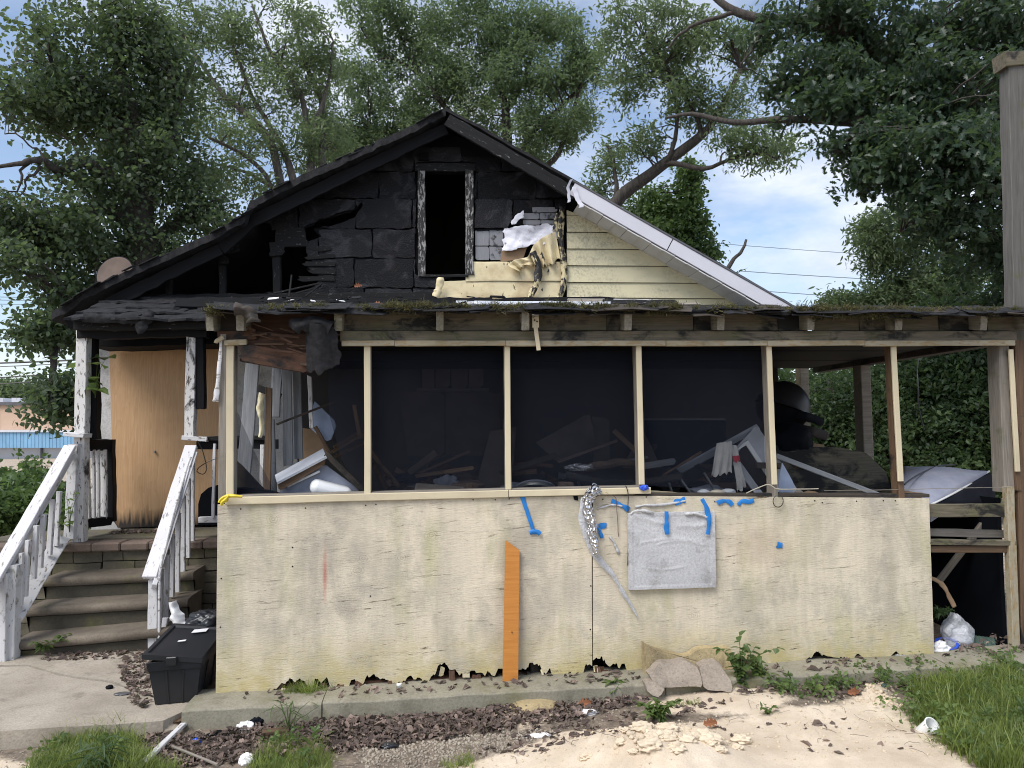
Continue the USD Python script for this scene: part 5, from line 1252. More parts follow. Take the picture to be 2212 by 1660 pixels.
px_thing('pale_card', 'smaller tan-grey card right of the pale blue-grey one', 'card', [(1722, 1056), (1738, 1062), (1726, 1077), (1708, 1076)], 5.12, .01, L_['grey_wood'])
px_thing('tan_card', 'tan cardboard flap behind the sill in the fifth bay', 'card', [(1732, 1066), (1752, 1058), (1796, 1076), (1724, 1078)], 5.22, .01, L_['tan_card'])
px_thing('twig_heap', 'brown scraps of torn card beside the sixth stud foot', 'card', [(1952, 1060), (1985, 1066), (1998, 1064), (1990, 1078), (1952, 1076)], 5.0, .02, L_['tan_card'], .012, .03)
mt_ = thing('mattress', 'pale blue-grey quilted mattress with dark side slumped behind the right rails', 'mattress', at(2060, 1100, 5.4))
c4 = [at(1940, 1078, 5.10), at(2010, 1092, 5.00), at(2137, 1018, 5.42), at(1952, 1008, 5.95)]
P = np.array(c4); u, v = np.meshgrid(np.linspace(0, 1, 20), np.linspace(0, 1, 20), indexing='ij')
S = P[0] * ((1 - u) * (1 - v))[..., None] + P[1] * (u * (1 - v))[..., None] + P[2] * (u * v)[..., None] + P[3] * ((1 - u) * v)[..., None]
S[..., 2] += .09 * np.sin(u * math.pi) ** .7 * np.sin(v * math.pi) ** .7 + .02 * (fbm(S * 12, 3) - .5)
part(mt_, 'quilted_top', solid_sheet(S, np.array([.02, .03, -.12])), L_['quilted_cloth'], smooth=True)
part(mt_, 'side', quad_slab([at(2012, 1094, 5.0), at(2150, 1092, 5.30), at(2153, 1046, 5.42), at(2138, 1020, 5.425)], .04, .012, (8, 6)), L_['dark_cloth'], smooth=True)
part(mt_, 'piping', tube(curve([at(2010, 1091, 4.99), at(2075, 1058, 5.2), at(2126, 1026, 5.40), at(2137, 1018, 5.42)], 14), .007, 6), L_['white_cloth'])
strp = curve([at(1950, 1056, 5.08), at(1985, 1032, 5.35), at(2030, 1014, 5.6), at(2060, 1013, 5.7)], 16)
solo('black_strap', tube(strp + [0, -.02, .03], .006, 6), L_['wire_black'], 'black strap lying over the quilted mattress', 'strap')
wr_ = curve([at(1612, 1066, FY - .01), at(1660, 1048, FY - .02), at(1678, 1056, FY - .02), at(1720, 1058, FY), at(1768, 1056, FY)], 24, .006, 2)
solo('frayed_rope', tube(wr_, .0035, 5), L_['stone_pale'], 'pale frayed cord strung past the fifth stud foot', 'cord')
solo('thin_wire', tube(curve([at(1780, 1060, FY + .02), at(2000, 1057, FY + .02), at(2190, 1052, FY)], 20, .004, 3), .002, 4), L_['grey_wood'], 'thin wire stretched across the two right bays above the sill', 'wire')
lp = np.array([at(1681 + 11 * math.cos(t) , 1083 + 13 * math.sin(t), FY - .015) for t in np.linspace(-1.2, 4.3, 18)])
solo('wire_loop', tube(lp, .003, 5), L_['wire_black'], 'black wire loop hanging on the plywood below the fifth stud', 'wire')
hw = curve([at(1990, 700, 7.0), at(1982, 790, 7.0), at(1984, 860, 6.95), at(1996, 930, 6.95)], 20, .01, 3)
solo('hanging_cable', tube(hw, .006, 5), L_['wire_black'], 'black cable hanging from the porch ceiling right of the side posts', 'cable')
# seen through the open gap below the rails
solo_board('diagonal_board', 'grey board slanting up behind the right rails', 'board', (2030, 1258), (2138, 1118), 13, 5.35, 5.25, .03, L_['grey_wood'])
tanst = thing('curved_strip', 'curved tan strip behind the right end of the plywood', 'strip', at(2050, 1310, 5.0))
strip(tanst, 'strip', [(2012, 1250), (2034, 1262), (2050, 1288), (2062, 1312)], .03, L_['tan_card'], 5.0, 3, crease=.004)
bag = thing('plastic_bag', 'clear plastic rubbish bag inside the gap right of the plywood', 'bag', at(2070, 1405, 5.0))
bm = lumpy(at(2068, 1366, 5.02), (.11, .08, .14), 9, .28, 4, 1.8); bv = bm[0].copy(); zt = bv[:, 2].max(); w_ = np.clip((bv[:, 2] - (zt - .12)) / .12, 0, 1); cx_ = at(2058, 1330, 5.02)[0]
bv[:, 0] = bv[:, 0] * (1 - .6 * w_) + cx_ * .6 * w_
part(bag, 'film', (bv, bm[1]), L_['clear_plastic'], smooth=True)
part(bag, 'contents', lumpy(at(2075, 1382, 5.03), (.07, .05, .08), 4, .35, 3, 2), L_['paper_white'], smooth=True)
tub = thing('blue_tub', 'white tub with bright blue rim beside the clear rubbish bag', 'tub', at(2042, 1408, 4.98))
M = np.eye(4); M[:3, :3] = rotm(.2, -.25, 0); M[:3, 3] = at(2042, 1392, 4.99)
part(tub, 'body', trimesh.creation.revolve(np.array([(0, -.07), (.062, -.07), (.075, .0), (.07, .0), (.058, -.06), (0, -.06)]), sections=28), L_['white_plastic'], M=M, smooth=40)
part(tub, 'rim', trimesh.creation.torus(.075, .010, 28, 8), L_['bright_blue'], M=M, smooth=True)
solo('white_rag', lumpy(at(2032, 1402, 4.92), (.06, .04, .05), 5, .5, 3, 3), L_['paper_white'], 'crumpled white and blue paper in front of the blue-rimmed tub', 'paper', smooth=True)
P = [at(2094, 1372, 5.05), at(2146, 1378, 5.05), at(2152, 1408, 4.95), at(2092, 1406, 4.95)]
u, v = np.meshgrid(np.linspace(0, 1, 24), np.linspace(0, 1, 10), indexing='ij')
S = P[0] * ((1 - u) * (1 - v))[..., None] + P[1] * (u * (1 - v))[..., None] + P[2] * (u * v)[..., None] + P[3] * ((1 - u) * v)[..., None]
S[..., 1] -= .012 * np.sin(u * 40)
solo('green_tarp', solid_sheet(S, np.array([0, .006, 0])), L_['tarp_green'], 'folded dark green ribbed tarpaulin right of the rubbish bag', 'tarpaulin', smooth=True)
px_thing('foot_board', 'brown weathered board lying on the footing in the open gap', 'board', [(2010, 1424), (2190, 1420), (2192, 1438), (2014, 1442)], 4.98, .1, L_['brown_wood'], .004)
solo('crumpled_film', lumpy(at(1946, 1428, 4.87), (.07, .02, .05), 7, .5, 3, 3), L_['clear_plastic'], 'crumpled clear film poking out of the torn plywood near its right end', 'film', smooth=True)

# ------------------------------------------------------------------ on the half wall
def tape(label, pts, w, seed, dy=-.006):
    t = thing('blue_tape', label, 'tape', at(*pts[-1], FY - .01), 'strips of blue tape on the plywood')
    s = FY / PF
    strip(t, 'strip', pts, w * s, L_['blue_tape'], FY + dy, seed, n=14, T=.0012, crease=.0025)
    return t
t1 = tape('longest blue tape strip, slanting with a crumpled end, left of the foil', [(1129, 1074), (1138, 1102), (1147, 1130), (1152, 1148)], 9.5, 1)
strip(t1, 'crumpled_end', [(1144, 1152), (1156, 1149), (1167, 1154)], .035, L_['blue_tape'], FY - .012, 2, n=10, crease=.008, T=.0015)
tape('blue tape strip slanting left of the black hanging wire', [(1321, 1082), (1340, 1091), (1359, 1102)], 10, 2)
tape('short upright blue tape strip in the middle of the grey foam square', [(1440, 1105), (1440, 1130), (1441, 1155)], 10, 3, -.046)
t4 = tape('long bent blue tape strip over the right edge of the grey foam square', [(1516, 1078), (1526, 1098), (1531, 1120), (1529, 1155)], 10, 4, -.046)
tape('small blue tape scrap above the middle of the grey foam square', [(1457, 1089), (1468, 1083), (1480, 1080)], 12, 5)
tape('folded blue tape scrap first right of the grey foam square', [(1550, 1088), (1562, 1082), (1574, 1084), (1582, 1092)], 9, 6)
tape('folded blue tape scrap second right of the grey foam square, below the cabinet', [(1595, 1092), (1603, 1083), (1616, 1084), (1628, 1081)], 9, 7)
t8 = tape('forked blue tape scrap right of the hanging foil', [(1293, 1138), (1302, 1136), (1310, 1135)], 11, 8)
strip(t8, 'strip', [(1293, 1140), (1297, 1152), (1300, 1163)], .022, L_['blue_tape'], FY - .01, 4, n=10, T=.0012, crease=.006)
tape('tiny blue tape scrap alone on the right plywood sheet', [(1679, 1177), (1684, 1178), (1690, 1179)], 12, 9)
solo('blue_rag', lumpy(at(1391, 1054, FY - .03), (.030, .02, .018), 5, .5, 3, 4), L_['bright_blue'], 'crumpled blue rag at the foot of the fourth stud', 'rag', smooth=True)
yt = thing('caution_tape', 'knotted yellow caution tape on the left corner of the sill', 'tape', at(490, 1080, FY - .04))
strip(yt, 'tail', [(474, 1086), (484, 1074), (500, 1072), (524, 1073)], .02, L_['yellow_tape'], FY - .05, 3, n=16, T=.0012, crease=.012)
strip(yt, 'tail', [(478, 1092), (486, 1080), (496, 1070)], .02, L_['yellow_tape'], FY - .055, 5, n=12, T=.0012, crease=.016)
part(yt, 'knot', lumpy(at(487, 1078, FY - .05), (.02, .014, .018), 4, .5, 3, 3), L_['yellow_tape'], smooth=True)
solo('black_patch', slab_px([(1238, 1071), (1248, 1069), (1249, 1082), (1240, 1080)], FY - .005, .002), L_['black_tarp'], 'small black patch on the plywood left of the foil', 'patch')
# reflective foil tail and a clear plastic strip
fo = thing('foil_strip', 'crumpled silver foil strip hanging over the sill', 'foil', at(1290, 1245, FY - .03))
strip(fo, 'foil', [(1290, 1050), (1278, 1066), (1268, 1086), (1271, 1110), (1280, 1135), (1279, 1150), (1284, 1175), (1286, 1196)], .075, L_['foil'], FY - .035, 3, n=46, T=.002, crease=.05, w2=.045)
part(fo, 'bunch', lumpy(at(1283, 1062, FY - .03), (.045, .03, .03), 7, .5, 4, 5), L_['foil'])
cp = thing('plastic_strip', 'torn clear plastic strip tapering down beside the foil', 'plastic strip', at(1375, 1333, FY - .02))
strip(cp, 'strip', [(1263, 1076), (1259, 1118), (1274, 1180), (1300, 1216), (1322, 1240), (1342, 1274), (1362, 1306), (1377, 1334)], .055, L_['clear_plastic'], FY - .016, 4, n=40, T=.001, crease=.014, w2=.012)
bw = curve([at(1351, 1050, FY - .03), at(1357, 1074, FY - .03), at(1357, 1140, FY - .012), at(1356, 1222, FY - .012)], 30, .003, 4)
solo('black_wire', tube(bw, .0032, 5), L_['wire_black'], 'black wire hanging straight down along the left edge of the foam square', 'wire')
bw = curve([at(1286, 1074, FY - .02), at(1310, 1068, FY - .025), at(1330, 1076, FY - .02), at(1334, 1130, FY - .01), at(1336, 1160, FY - .01)], 24, .004, 6)
solo('brown_wire', tube(bw, .002, 5), L_['rust'], 'thin brown wire curling from the foil towards the black wire', 'wire')
# grey foam square with cast ridges
fb = thing('foam_square', 'square grey-white foam board stuck on the right plywood sheet', 'foam board', at(1450, 1271, FY - .03))
X0, X1, Z0, Z1 = at(1357, 1263, FY)[0], at(1544, 1271, FY)[0], at(1450, 1270, FY)[2], at(1450, 1106, FY)[2]
gx, gz = np.meshgrid(np.linspace(X0, X1, 90), np.linspace(Z0, Z1, 80), indexing='ij')
uu, vv = (gx - X0) / (X1 - X0), (gz - Z0) / (Z1 - Z0)
hgt = .0012 * (fbm(np.stack([uu * 30, vv * 30, 0 * uu], -1), 4, 2) - .5)
ed = np.minimum(np.minimum(uu, 1 - uu), np.minimum(vv, 1 - vv))
hgt += .0025 * (ed < .05)
for cy, am, wd, x0_, x1_ in ((.60, .010, .020, .12, .80), (.56, .008, .018, .30, .95), (.30, .008, .014, .22, .70), (.90, .014, .035, .0, .45), (.86, .016, .035, .5, .95)):
    yl = cy + .05 * np.sin(uu * 5 + cy * 9) + .03 * (noise(np.stack([uu * 6, 0 * uu, 0 * uu + cy * 9], -1)) - .5)
    hgt += .3 * am * np.exp(-((vv - yl) / wd) ** 2) * np.clip((uu - x0_) * 14, 0, 1) * np.clip((x1_ - uu) * 14, 0, 1) * (.6 + .8 * noise(np.stack([uu * 14, vv * 14, 0 * uu], -1), 4))
hgt += .001 * (fbm(np.stack([uu * 3, vv * 3, 0 * uu + 2], -1), 3) - .5)
S = np.stack([gx + (vv - .5) * .004 + (ed < .006) * (fbm(np.stack([uu * 22, vv * 22, 0 * uu], -1), 3) - .5) * .004, FY - .030 - hgt, gz + (ed < .006) * (fbm(np.stack([uu * 22, vv * 22, 0 * uu + 4], -1), 3) - .5) * .004], -1)
part(fb, 'board', solid_sheet(S, np.array([0, .028, 0])), L_['foam_board'], smooth=35)
for k, (pts, w) in enumerate((([(1362, 1112), (1380, 1104), (1410, 1108)], .02), ([(1480, 1112), (1500, 1110), (1530, 1118)], .022), ([(1372, 1096), (1400, 1092), (1440, 1090), (1480, 1082)], .014), ([(1290, 1100), (1320, 1092), (1345, 1094)], .012), ([(1318, 1160), (1330, 1180), (1336, 1198)], .016))):
    Q = curve([at(a, b, FY - (.036 if k < 2 else .004)) for a, b in pts], 16, .006, k)
    part(fb, 'glue_smear', tube(Q, w * .5 * (.5 + noise(np.stack([np.arange(16) * .7, np.zeros(16), np.zeros(16) + k], 1))), 8), L_['foam_board'], smooth=True)
# orange plank
op = thing('orange_plank', 'fresh orange plank with slanted top leaning against the plywood', 'plank', at(1103, 1480, FY - .09))
q = [(1094, 1170), (1124, 1192), (1123, 1260), (1119, 1479), (1110, 1480), (1108, 1476), (1096, 1476), (1094, 1480), (1086, 1477), (1090, 1300)]
z0 = at(1100, 1480, FY)[2]
part(op, 'board', slab_px(q, FY - .075, .018, 0, .05, 1, lambda v: v + np.stack([0 * v[:, 0], (v[:, 2] - z0) * .055, 0 * v[:, 0]], 1)), L_['orange_board'])
part(op, 'knot', trimesh.creation.cylinder(.0045, .004, sections=10).apply_transform(trimesh.transformations.rotation_matrix(math.pi / 2, [1, 0, 0])).apply_translation(at(1106, 1366, FY - .059)), L_['brown_wood'])
# nail heads along the top of the sheets
for a, b in ((520, 1100), (660, 1098), (790, 1092), (812, 1090), (1022, 1080), (1070, 1080), (1100, 1078), (1302, 1079), (1396, 1074), (1544, 1084), (1760, 1082), (1850, 1083), (1776, 1086), (1908, 1082), (1934, 1082), (478, 1250), (476, 1355), (1275, 1360), (1276, 1266), (632, 1183), (632, 1224), (800, 1288)):
    part('/World/screened_porch/plywood_panel' + ('_001' if a > 1279 else ''), 'nail_head', trimesh.creation.cylinder(.0045, .004, sections=8).apply_transform(trimesh.transformations.rotation_matrix(math.pi / 2, [1, 0, 0])).apply_translation(at(a, b, FY)), L_['charcoal'])

# ------------------------------------------------------------------ on the ground before the porch
def grz(x, y): return float(ground_z(x, y))
mf_ = thing('mossy_foam', 'mossy brown foam slab with wavy top leaning on the right plywood foot', 'foam slab', at(1490, 1460, 4.78))
part(mf_, 'slab', slab_px([(1394, 1393), (1401, 1400), (1420, 1406), (1446, 1413), (1475, 1420), (1492, 1418), (1508, 1408), (1522, 1402), (1550, 1405), (1582, 1403), (1584, 1446), (1500, 1456), (1446, 1460), (1395, 1464)], 4.76, .07, .006, .025, 3, lambda v: v + np.stack([0 * v[:, 0], (v[:, 2] - .05) * .15 - .02 * (fbm(v * 9, 4, 2) - .5), 0 * v[:, 0]], 1)), L_['mossy_foam'])
bc = thing('broken_slab', 'broken beige concrete slab piece leaning on the kerb below the mossy foam', 'concrete piece', at(1500, 1495, 4.5))
for k, pts in enumerate(([(1412, 1471), (1430, 1458), (1446, 1451), (1501, 1446), (1526, 1456), (1524, 1492), (1490, 1490), (1428, 1492)], [(1528, 1457), (1553, 1448), (1574, 1446), (1590, 1484), (1584, 1498), (1526, 1494)], [(1400, 1486), (1418, 1478), (1440, 1494), (1426, 1506), (1404, 1502)])):
    q = jitter_poly(xz(pts, 4.50), .008, .03, k)
    part(bc, 'piece', prism(q, 4.50 - .02 * (k == 2), .08, lambda v: v + np.stack([0 * v[:, 0], (v[:, 2] - .0) * .9 + .02 * (fbm(v * 8, 3) - .5), 0 * v[:, 0]], 1)), L_['broken_concrete'])
# black storage tote with its lid
tote = thing('storage_tote', 'black plastic storage tote with tilted lid left of the plywood', 'tote', at(385, 1515, Z=0))
b0, b1 = at(335, 1523, Z=.005), at(424, 1514, Z=.005)
dx = b1 - b0; dx[2] = 0; w0 = np.linalg.norm(dx); dx /= w0; dy_ = np.array([-dx[1], dx[0], 0]); dy_ = dy_ * .8 + np.array([.14, .0, 0]); dy_ /= np.linalg.norm(dy_)
Ld, Hh = .44, .262
bot = [b0, b1, b1 + dy_ * Ld, b0 + dy_ * Ld]
fl = .035
top = [b0 - dx * fl - dy_ * fl, b1 + dx * fl - dy_ * fl, b1 + dx * fl + dy_ * (Ld + fl), b0 - dx * fl + dy_ * (Ld + fl)]
top = [p + np.array([0, 0, Hh]) for p in top]
def lerp4(a, b, t): return [p + (q_ - p) * t for p, q_ in zip(a, b)]
rings = [bot, lerp4(bot, top, .86)]
V = np.vstack(rings + [lerp4(bot, top, 1.0)]); inner = [p + (np.mean(top, 0) - p) * .06 for p in lerp4(bot, top, 1.0)]; ib = [p + (np.mean(bot, 0) - p) * .06 + [0, 0, .01] for p in bot]
def loft(rs, close_bottom=True, close_top=False):
    V = np.vstack(rs); f = []
    for k in range(len(rs) - 1):
        for i in range(4):
            a, b, c_, d = k * 4 + i, k * 4 + (i + 1) % 4, k * 4 + 4 + (i + 1) % 4, k * 4 + 4 + i
            f += [[a, b, c_], [a, c_, d]]
    if close_bottom: f += [[0, 2, 1], [0, 3, 2]]
    e = (len(rs) - 1) * 4
    if close_top: f += [[e, e + 1, e + 2], [e, e + 2, e + 3]]
    m = trimesh.Trimesh(V, f, process=False)
    return m
grow = lambda rg, s: [p + (p - np.mean(rg, 0)) * s for p in rg]
tbody = part(tote, 'body', loft([bot, lerp4(bot, top, .80), grow(lerp4(bot, top, .80), .03), grow(lerp4(bot, top, 1.0), .03), lerp4(bot, top, 1.0), inner, ib]), L_['black_plastic'])
for t in (.33, .66):
    for sd in (0, 1):
        A = (bot[0] + (bot[1] - bot[0]) * t) if sd == 0 else (bot[1] + (bot[2] - bot[1]) * t)
        B = (top[0] + (top[1] - top[0]) * t) if sd == 0 else (top[1] + (top[2] - top[1]) * t)
        B = A + (B - A) * .78; fc = -dy_ if sd == 0 else dx
        M, L = frame_of(A + fc * .006, B + fc * .006, fc); part(tbody, 'rib', plank(L, .012, .008, 3), L_['black_plastic'], M=M)
lid = [p + np.array([-.02 * (i in (0, 3)), 0, .012 + .045 * (i in (0, 3)) - .006 * (i == 1) + .05 * (i in (2, 3))]) for i, p in enumerate(grow(top, .05))]
tlid = part(tote, 'lid', loft([[p - [0, 0, .03] for p in lid], lid, grow(lid, -.12), [p - [0, 0, .012] for p in grow(lid, -.16)]], True, True), L_['black_plastic_lid'])
part(tote, 'latch', boxm(*(lambda c: (c - [.03, .012, .05], c + [.03, .012, .0]))(np.mean(lid[:2], 0) - dy_ * .012), .004), L_['black_plastic'])
lab = at(435, 1381, 5.12)
cen = np.mean(lid, 0)
for k, (o, sz) in enumerate(((dy_ * .16 + dx * .03, (.05, .03)), (-dy_ * .03 + dx * -.02, (.025, .012)))):
    c_ = cen + o + [0, 0, .012]; ax = dx * .8 + dy_ * .4
    pl = [c_ - ax * sz[0] - dy_ * sz[1], c_ + ax * sz[0] - dy_ * sz[1], c_ + ax * sz[0] + dy_ * sz[1], c_ - ax * sz[0] + dy_ * sz[1]]
    n_ = np.cross(lid[1] - lid[0], lid[3] - lid[0]); n_ /= np.linalg.norm(n_)
    pl = [p - n_ * ((p - lid[0]) @ n_) + n_ * .004 for p in pl]
    part(tlid, 'label', quad_slab(pl, .002), L_['paper_white'])
solo('black_sack', lumpy(np.mean(top[2:], 0) + [.0, .12, .06], (.14, .12, .10), 8, .35, 4, 2.2), L_['black_plastic'], 'shiny black plastic sack behind the storage tote', 'sack', smooth=True)
ws = thing('white_sheet_scrap', 'crumpled white plastic sheet hanging at the foot of the right handrail', 'plastic sheet', at(400, 1365, 5.7))
strip(ws, 'sheet', [(374, 1298), (384, 1330), (392, 1352), (404, 1362)], .07, L_['white_plastic'], 5.75, 3, crease=.05, T=.002, w2=.12)
solo('round_stone', lumpy(at(360, 1390, 5.66), (.075, .07, .055), 4, .18, 3, 1.5), L_['rock'], 'pale rounded stone between the handrail newel and the storage tote', 'stone', smooth=True)
def flat_board(name, label, cat, a, b, wpx, T, mat, lift=.01, **kw):
    A, B = at(*a, Z=-.05), at(*b, Z=-.05); A[2] = grz(A[0], A[1]) + lift + T; B[2] = grz(B[0], B[1]) + lift + T
    s = ((A + B) / 2 - EYE) @ FW / PF
    M, L = frame_of(A, B, (0, -.15, 1)); return solo(name, plank(L, wpx * s, T, **kw), mat, label, cat, M=M, smooth=35)
flat_board('ground_board', 'weathered split board lying beside the left end of the kerb', 'board', (402, 1518), (386, 1566), 22, .03, L_['brown_wood'], .02, edge=.008, rag0=.02, rag1=.02)
flat_board('ground_board', 'narrow pale splintered lath lying in the leaves left of the kerb', 'lath', (398, 1566), (312, 1646), 14, .018, L_['white_paint_worn'], .025, edge=.006, rag0=.02, rag1=.02)
flat_board('ground_stick', 'long thin pale stick in the leaves by the left grass', 'stick', (372, 1614), (470, 1655), 5, .012, L_['grey_wood'], .03)
flat_board('ground_block', 'brown wood block lying in the leaves before the kerb', 'block', (566, 1592), (624, 1584), 16, .04, L_['brown_wood'], .01, edge=.003)
flat_board('slab_shingle', 'black shingle fragment lying on the concrete walk', 'shingle', (128, 1536), (226, 1530), 10, .006, L_['shingle_black'], .1, edge=.01, rag0=.05, rag1=.05)
def litter(name, label, cat, px, py, rx, ry, rz, mat, seed, lift=.0, amp=.45, z=None):
    c = at(px, py, Z=-.05); c[2] = (grz(c[0], c[1]) if z is None else z) + rz * .4 + lift
    return solo(name, lumpy(c, (rx, ry, rz), seed, amp, 3, 2.6, ), L_[mat], label, cat, smooth=True)
litter('black_film', 'flat black film scrap in front of the left kerb length', 'film', 484, 1580, .11, .07, .012, 'black_tarp', 1)
litter('white_wrapper', 'crumpled white wrapper beside the black film scrap', 'wrapper', 530, 1567, .05, .035, .03, 'paper_white', 2)
litter('black_scrap', 'curled black scrap touching the white wrapper', 'scrap', 556, 1560, .04, .03, .035, 'black_tarp', 3)
litter('paper_scrap', 'crumpled white paper at the left edge of the middle grass clump', 'paper', 535, 1640, .045, .035, .03, 'paper_white', 4)
litter('paper_scrap', 'crumpled white paper by the kerb right of the orange plank', 'paper', 1090, 1528, .06, .04, .03, 'paper_white', 5)
litter('paper_scrap', 'white plaster crumbs in the leaves left of the low weed', 'paper', 1265, 1552, .08, .04, .018, 'paper_white', 6)
litter('paper_scrap', 'flat white scrap on the bare soil before the sand', 'paper', 1165, 1603, .07, .025, .012, 'paper_white', 7)
litter('crushed_can', 'crushed blue can among the leaves left of the kerb', 'can', 425, 1596, .025, .02, .018, 'bright_blue', 8)
litter('black_lump', 'black plastic lump in the leaves near the middle grass', 'scrap', 682, 1578, .05, .03, .02, 'black_plastic', 9)
litter('black_lump', 'black crumpled plastic at the edge of the gravel', 'scrap', 840, 1608, .05, .03, .02, 'black_plastic', 10)
litter('black_lump', 'small dark clod lying on the concrete walk', 'clod', 236, 1505, .022, .018, .016, 'charcoal', 11, z=.0)
litter('glass_shard', 'grey flat shard on the concrete walk before the tote', 'shard', 264, 1518, .05, .03, .004, 'steel', 12, z=.005, amp=.3)
litter('rubble_stone', 'flat pale stone beside the weathered split board', 'stone', 360, 1568, .09, .05, .03, 'rock', 13, amp=.2)
litter('rubble_stone', 'flat mossy stone in the leaves before the orange plank', 'stone', 1155, 1535, .16, .09, .035, 'mossy_foam', 14, amp=.2)
litter('rubble_stone', 'brown stone at the right end of the broken slab', 'stone', 1622, 1500, .05, .04, .03, 'rock', 15, amp=.2)
litter('rubble_stone', 'grey cobble on the kerb foot right of the nettle', 'stone', 1715, 1496, .03, .03, .025, 'rock', 16, amp=.15)
jar = thing('small_jar', 'small dirty glass jar standing on the kerb by the rotten foot', 'jar', at(862, 1495, 4.75))
M = np.eye(4); M[:3, 3] = at(862, 1495, 4.75)
part(jar, 'body', trimesh.creation.revolve(np.array([(0, 0), (.017, 0), (.018, .006), (.018, .03), (.014, .036), (.014, .042), (0, .042)]), sections=20), L_['bottle_glass'], M=M, smooth=40)
part(jar, 'cap', trimesh.creation.cylinder(.016, .008, sections=20).apply_translation([0, 0, .045]), L_['white_plastic'], M=M)
cup = thing('white_cup', 'white foam cup lying on its side in the right grass', 'cup', at(2001, 1585, Z=-.02))
c_ = at(2001, 1575, Z=.02); M = np.eye(4); M[:3, :3] = rotm(.45, .28, 0) @ rotm(math.pi * .12, 0, 0); M[:3, 3] = c_
part(cup, 'body', trimesh.creation.revolve(np.array([(0, -.05), (.028, -.05), (.030, -.046), (.040, .05), (.036, .05), (.026, -.044), (0, -.044)]), sections=30), L_['white_plastic'], M=M, smooth=40)
part(cup, 'rim', trimesh.creation.torus(.040, .004, 30, 8), L_['white_plastic'], M=M @ np.array([[1, 0, 0, 0], [0, 1, 0, 0], [0, 0, 1, .05], [0, 0, 0, 1.0]]), smooth=True)
litter('bottle_top', 'tiny green bottle cap on the sand heap', 'cap', 1912, 1532, .016, .014, .012, 'tarp_green', 17, lift=.05)
# clods of sand on the front heap
hp = thing('sand_clods', 'heap of pale dug sand clods at the front edge', 'sand heap', at(1470, 1650, Z=-.02))
r = np.random.default_rng(31)
for k in range(46):
    px, py = r.normal(1475, 75), r.normal(1640, 16)
    c = at(px, min(py, 1690), Z=0.0); s = r.uniform(.012, .045); c[2] = grz(c[0], c[1]) + s * .12
    m_ = lumpy(c, (s * 1.3, s, s * .65), k, .75, 3, 2.6)
    m_ = (m_[0], m_[1]); part(hp, 'clod', m_, L_['sand_clod'] if 'sand_clod' in L_ else plain('sand_clod', (.60, .50, .37), .95, .12, 14, .8), smooth=True)

# ------------------------------------------------------------------ vegetation
def leaf(L, W, lobes=0, bend=.15, fold=.25):
    """A leaf along +x from the origin, folded on its midrib: (vertices, faces)."""
    if lobes:
        n = 2 * lobes + 2; t = np.linspace(0, 1, n + 1)
        half = W / 2 * np.sin(np.pi * np.clip(t * .92 + .06, 0, 1)) ** .7 * np.where(np.arange(n + 1) % 2 == 1, 1.0, .42); half[0] = W * .03; half[-1] = 0
    else:
        t = np.array([0, .3, .65, 1.0]); half = W / 2 * np.array([.08, .95, .75, 0])
    x = t * L; zc = -bend * L * t ** 2
    mid = np.stack([x, 0 * x, zc], 1)
    l = np.stack([x + half * (.25 if lobes else 0), half, zc + half * fold], 1); r_ = l * [1, -1, 1]
    V = np.vstack([mid, l, r_]); k = len(t); F = []
    for i in range(k - 1):
        F += [[i, i + 1, k + i + 1], [i, k + i + 1, k + i], [i, 2 * k + i + 1, i + 1], [i, 2 * k + i, 2 * k + i + 1]]
    F = [f for f in F if np.linalg.norm(np.cross(V[f[1]] - V[f[0]], V[f[2]] - V[f[0]])) > 1e-12]
    return V, np.array(F)
def rot_to(d, up, roll=0):
    x = d / np.linalg.norm(d); y = np.cross(up, x); y /= max(np.linalg.norm(y), 1e-6); z = np.cross(x, y)
    R = np.stack([x, y, z], 1)
    c, s = math.cos(roll), math.sin(roll)
    return R @ np.array([[1, 0, 0], [0, c, -s], [0, s, c]])
def spray(n, size, L, W, lobes, seed, droop=.2, flat=.6):
    """A leafy twig: n leaves on side shoots of a stem of the given size."""
    r = np.random.default_rng(seed); parts = []
    for i in range(n):
        t = r.uniform(.05, 1); p = np.array([size * (t - .5) + r.normal(0, size * .1), r.normal(0, size * .27), r.normal(0, size * .27 * flat) - droop * size * t * t])
        d = np.array([r.normal(.5, .6), r.normal(0, .8), r.normal(-.15 - droop, .4)])
        v, f = leaf(L * r.uniform(.65, 1.2), W * r.uniform(.7, 1.15), lobes, r.uniform(0, .4), r.uniform(.05, .5))
        parts.append((v @ rot_to(d, np.array([r.normal(0, .4), r.normal(0, .4), 1.0]), r.normal(0, .5)).T + p, f))
    return cat_(*parts)
SPR = {
    'oak': [spray(48, .68, .10, .075, 0, 10 + k, .15, .8) for k in range(4)],
    'airy': [spray(34, .60, .14, .045, 0, 30 + k, .3, .7) for k in range(4)],
    'mid': [spray(50, .66, .15, .055, 0, 50 + k, .25, .7) for k in range(4)],
    'near': [spray(24, .56, .155, .115, 3, 70 + k, .35, .7) for k in range(4)],
    'bush': [spray(40, .46, .10, .06, 0, 90 + k, .1) for k in range(4)],
    'vine': [spray(30, .36, .08, .055, 0, 110 + k, .3) for k in range(3)],
}
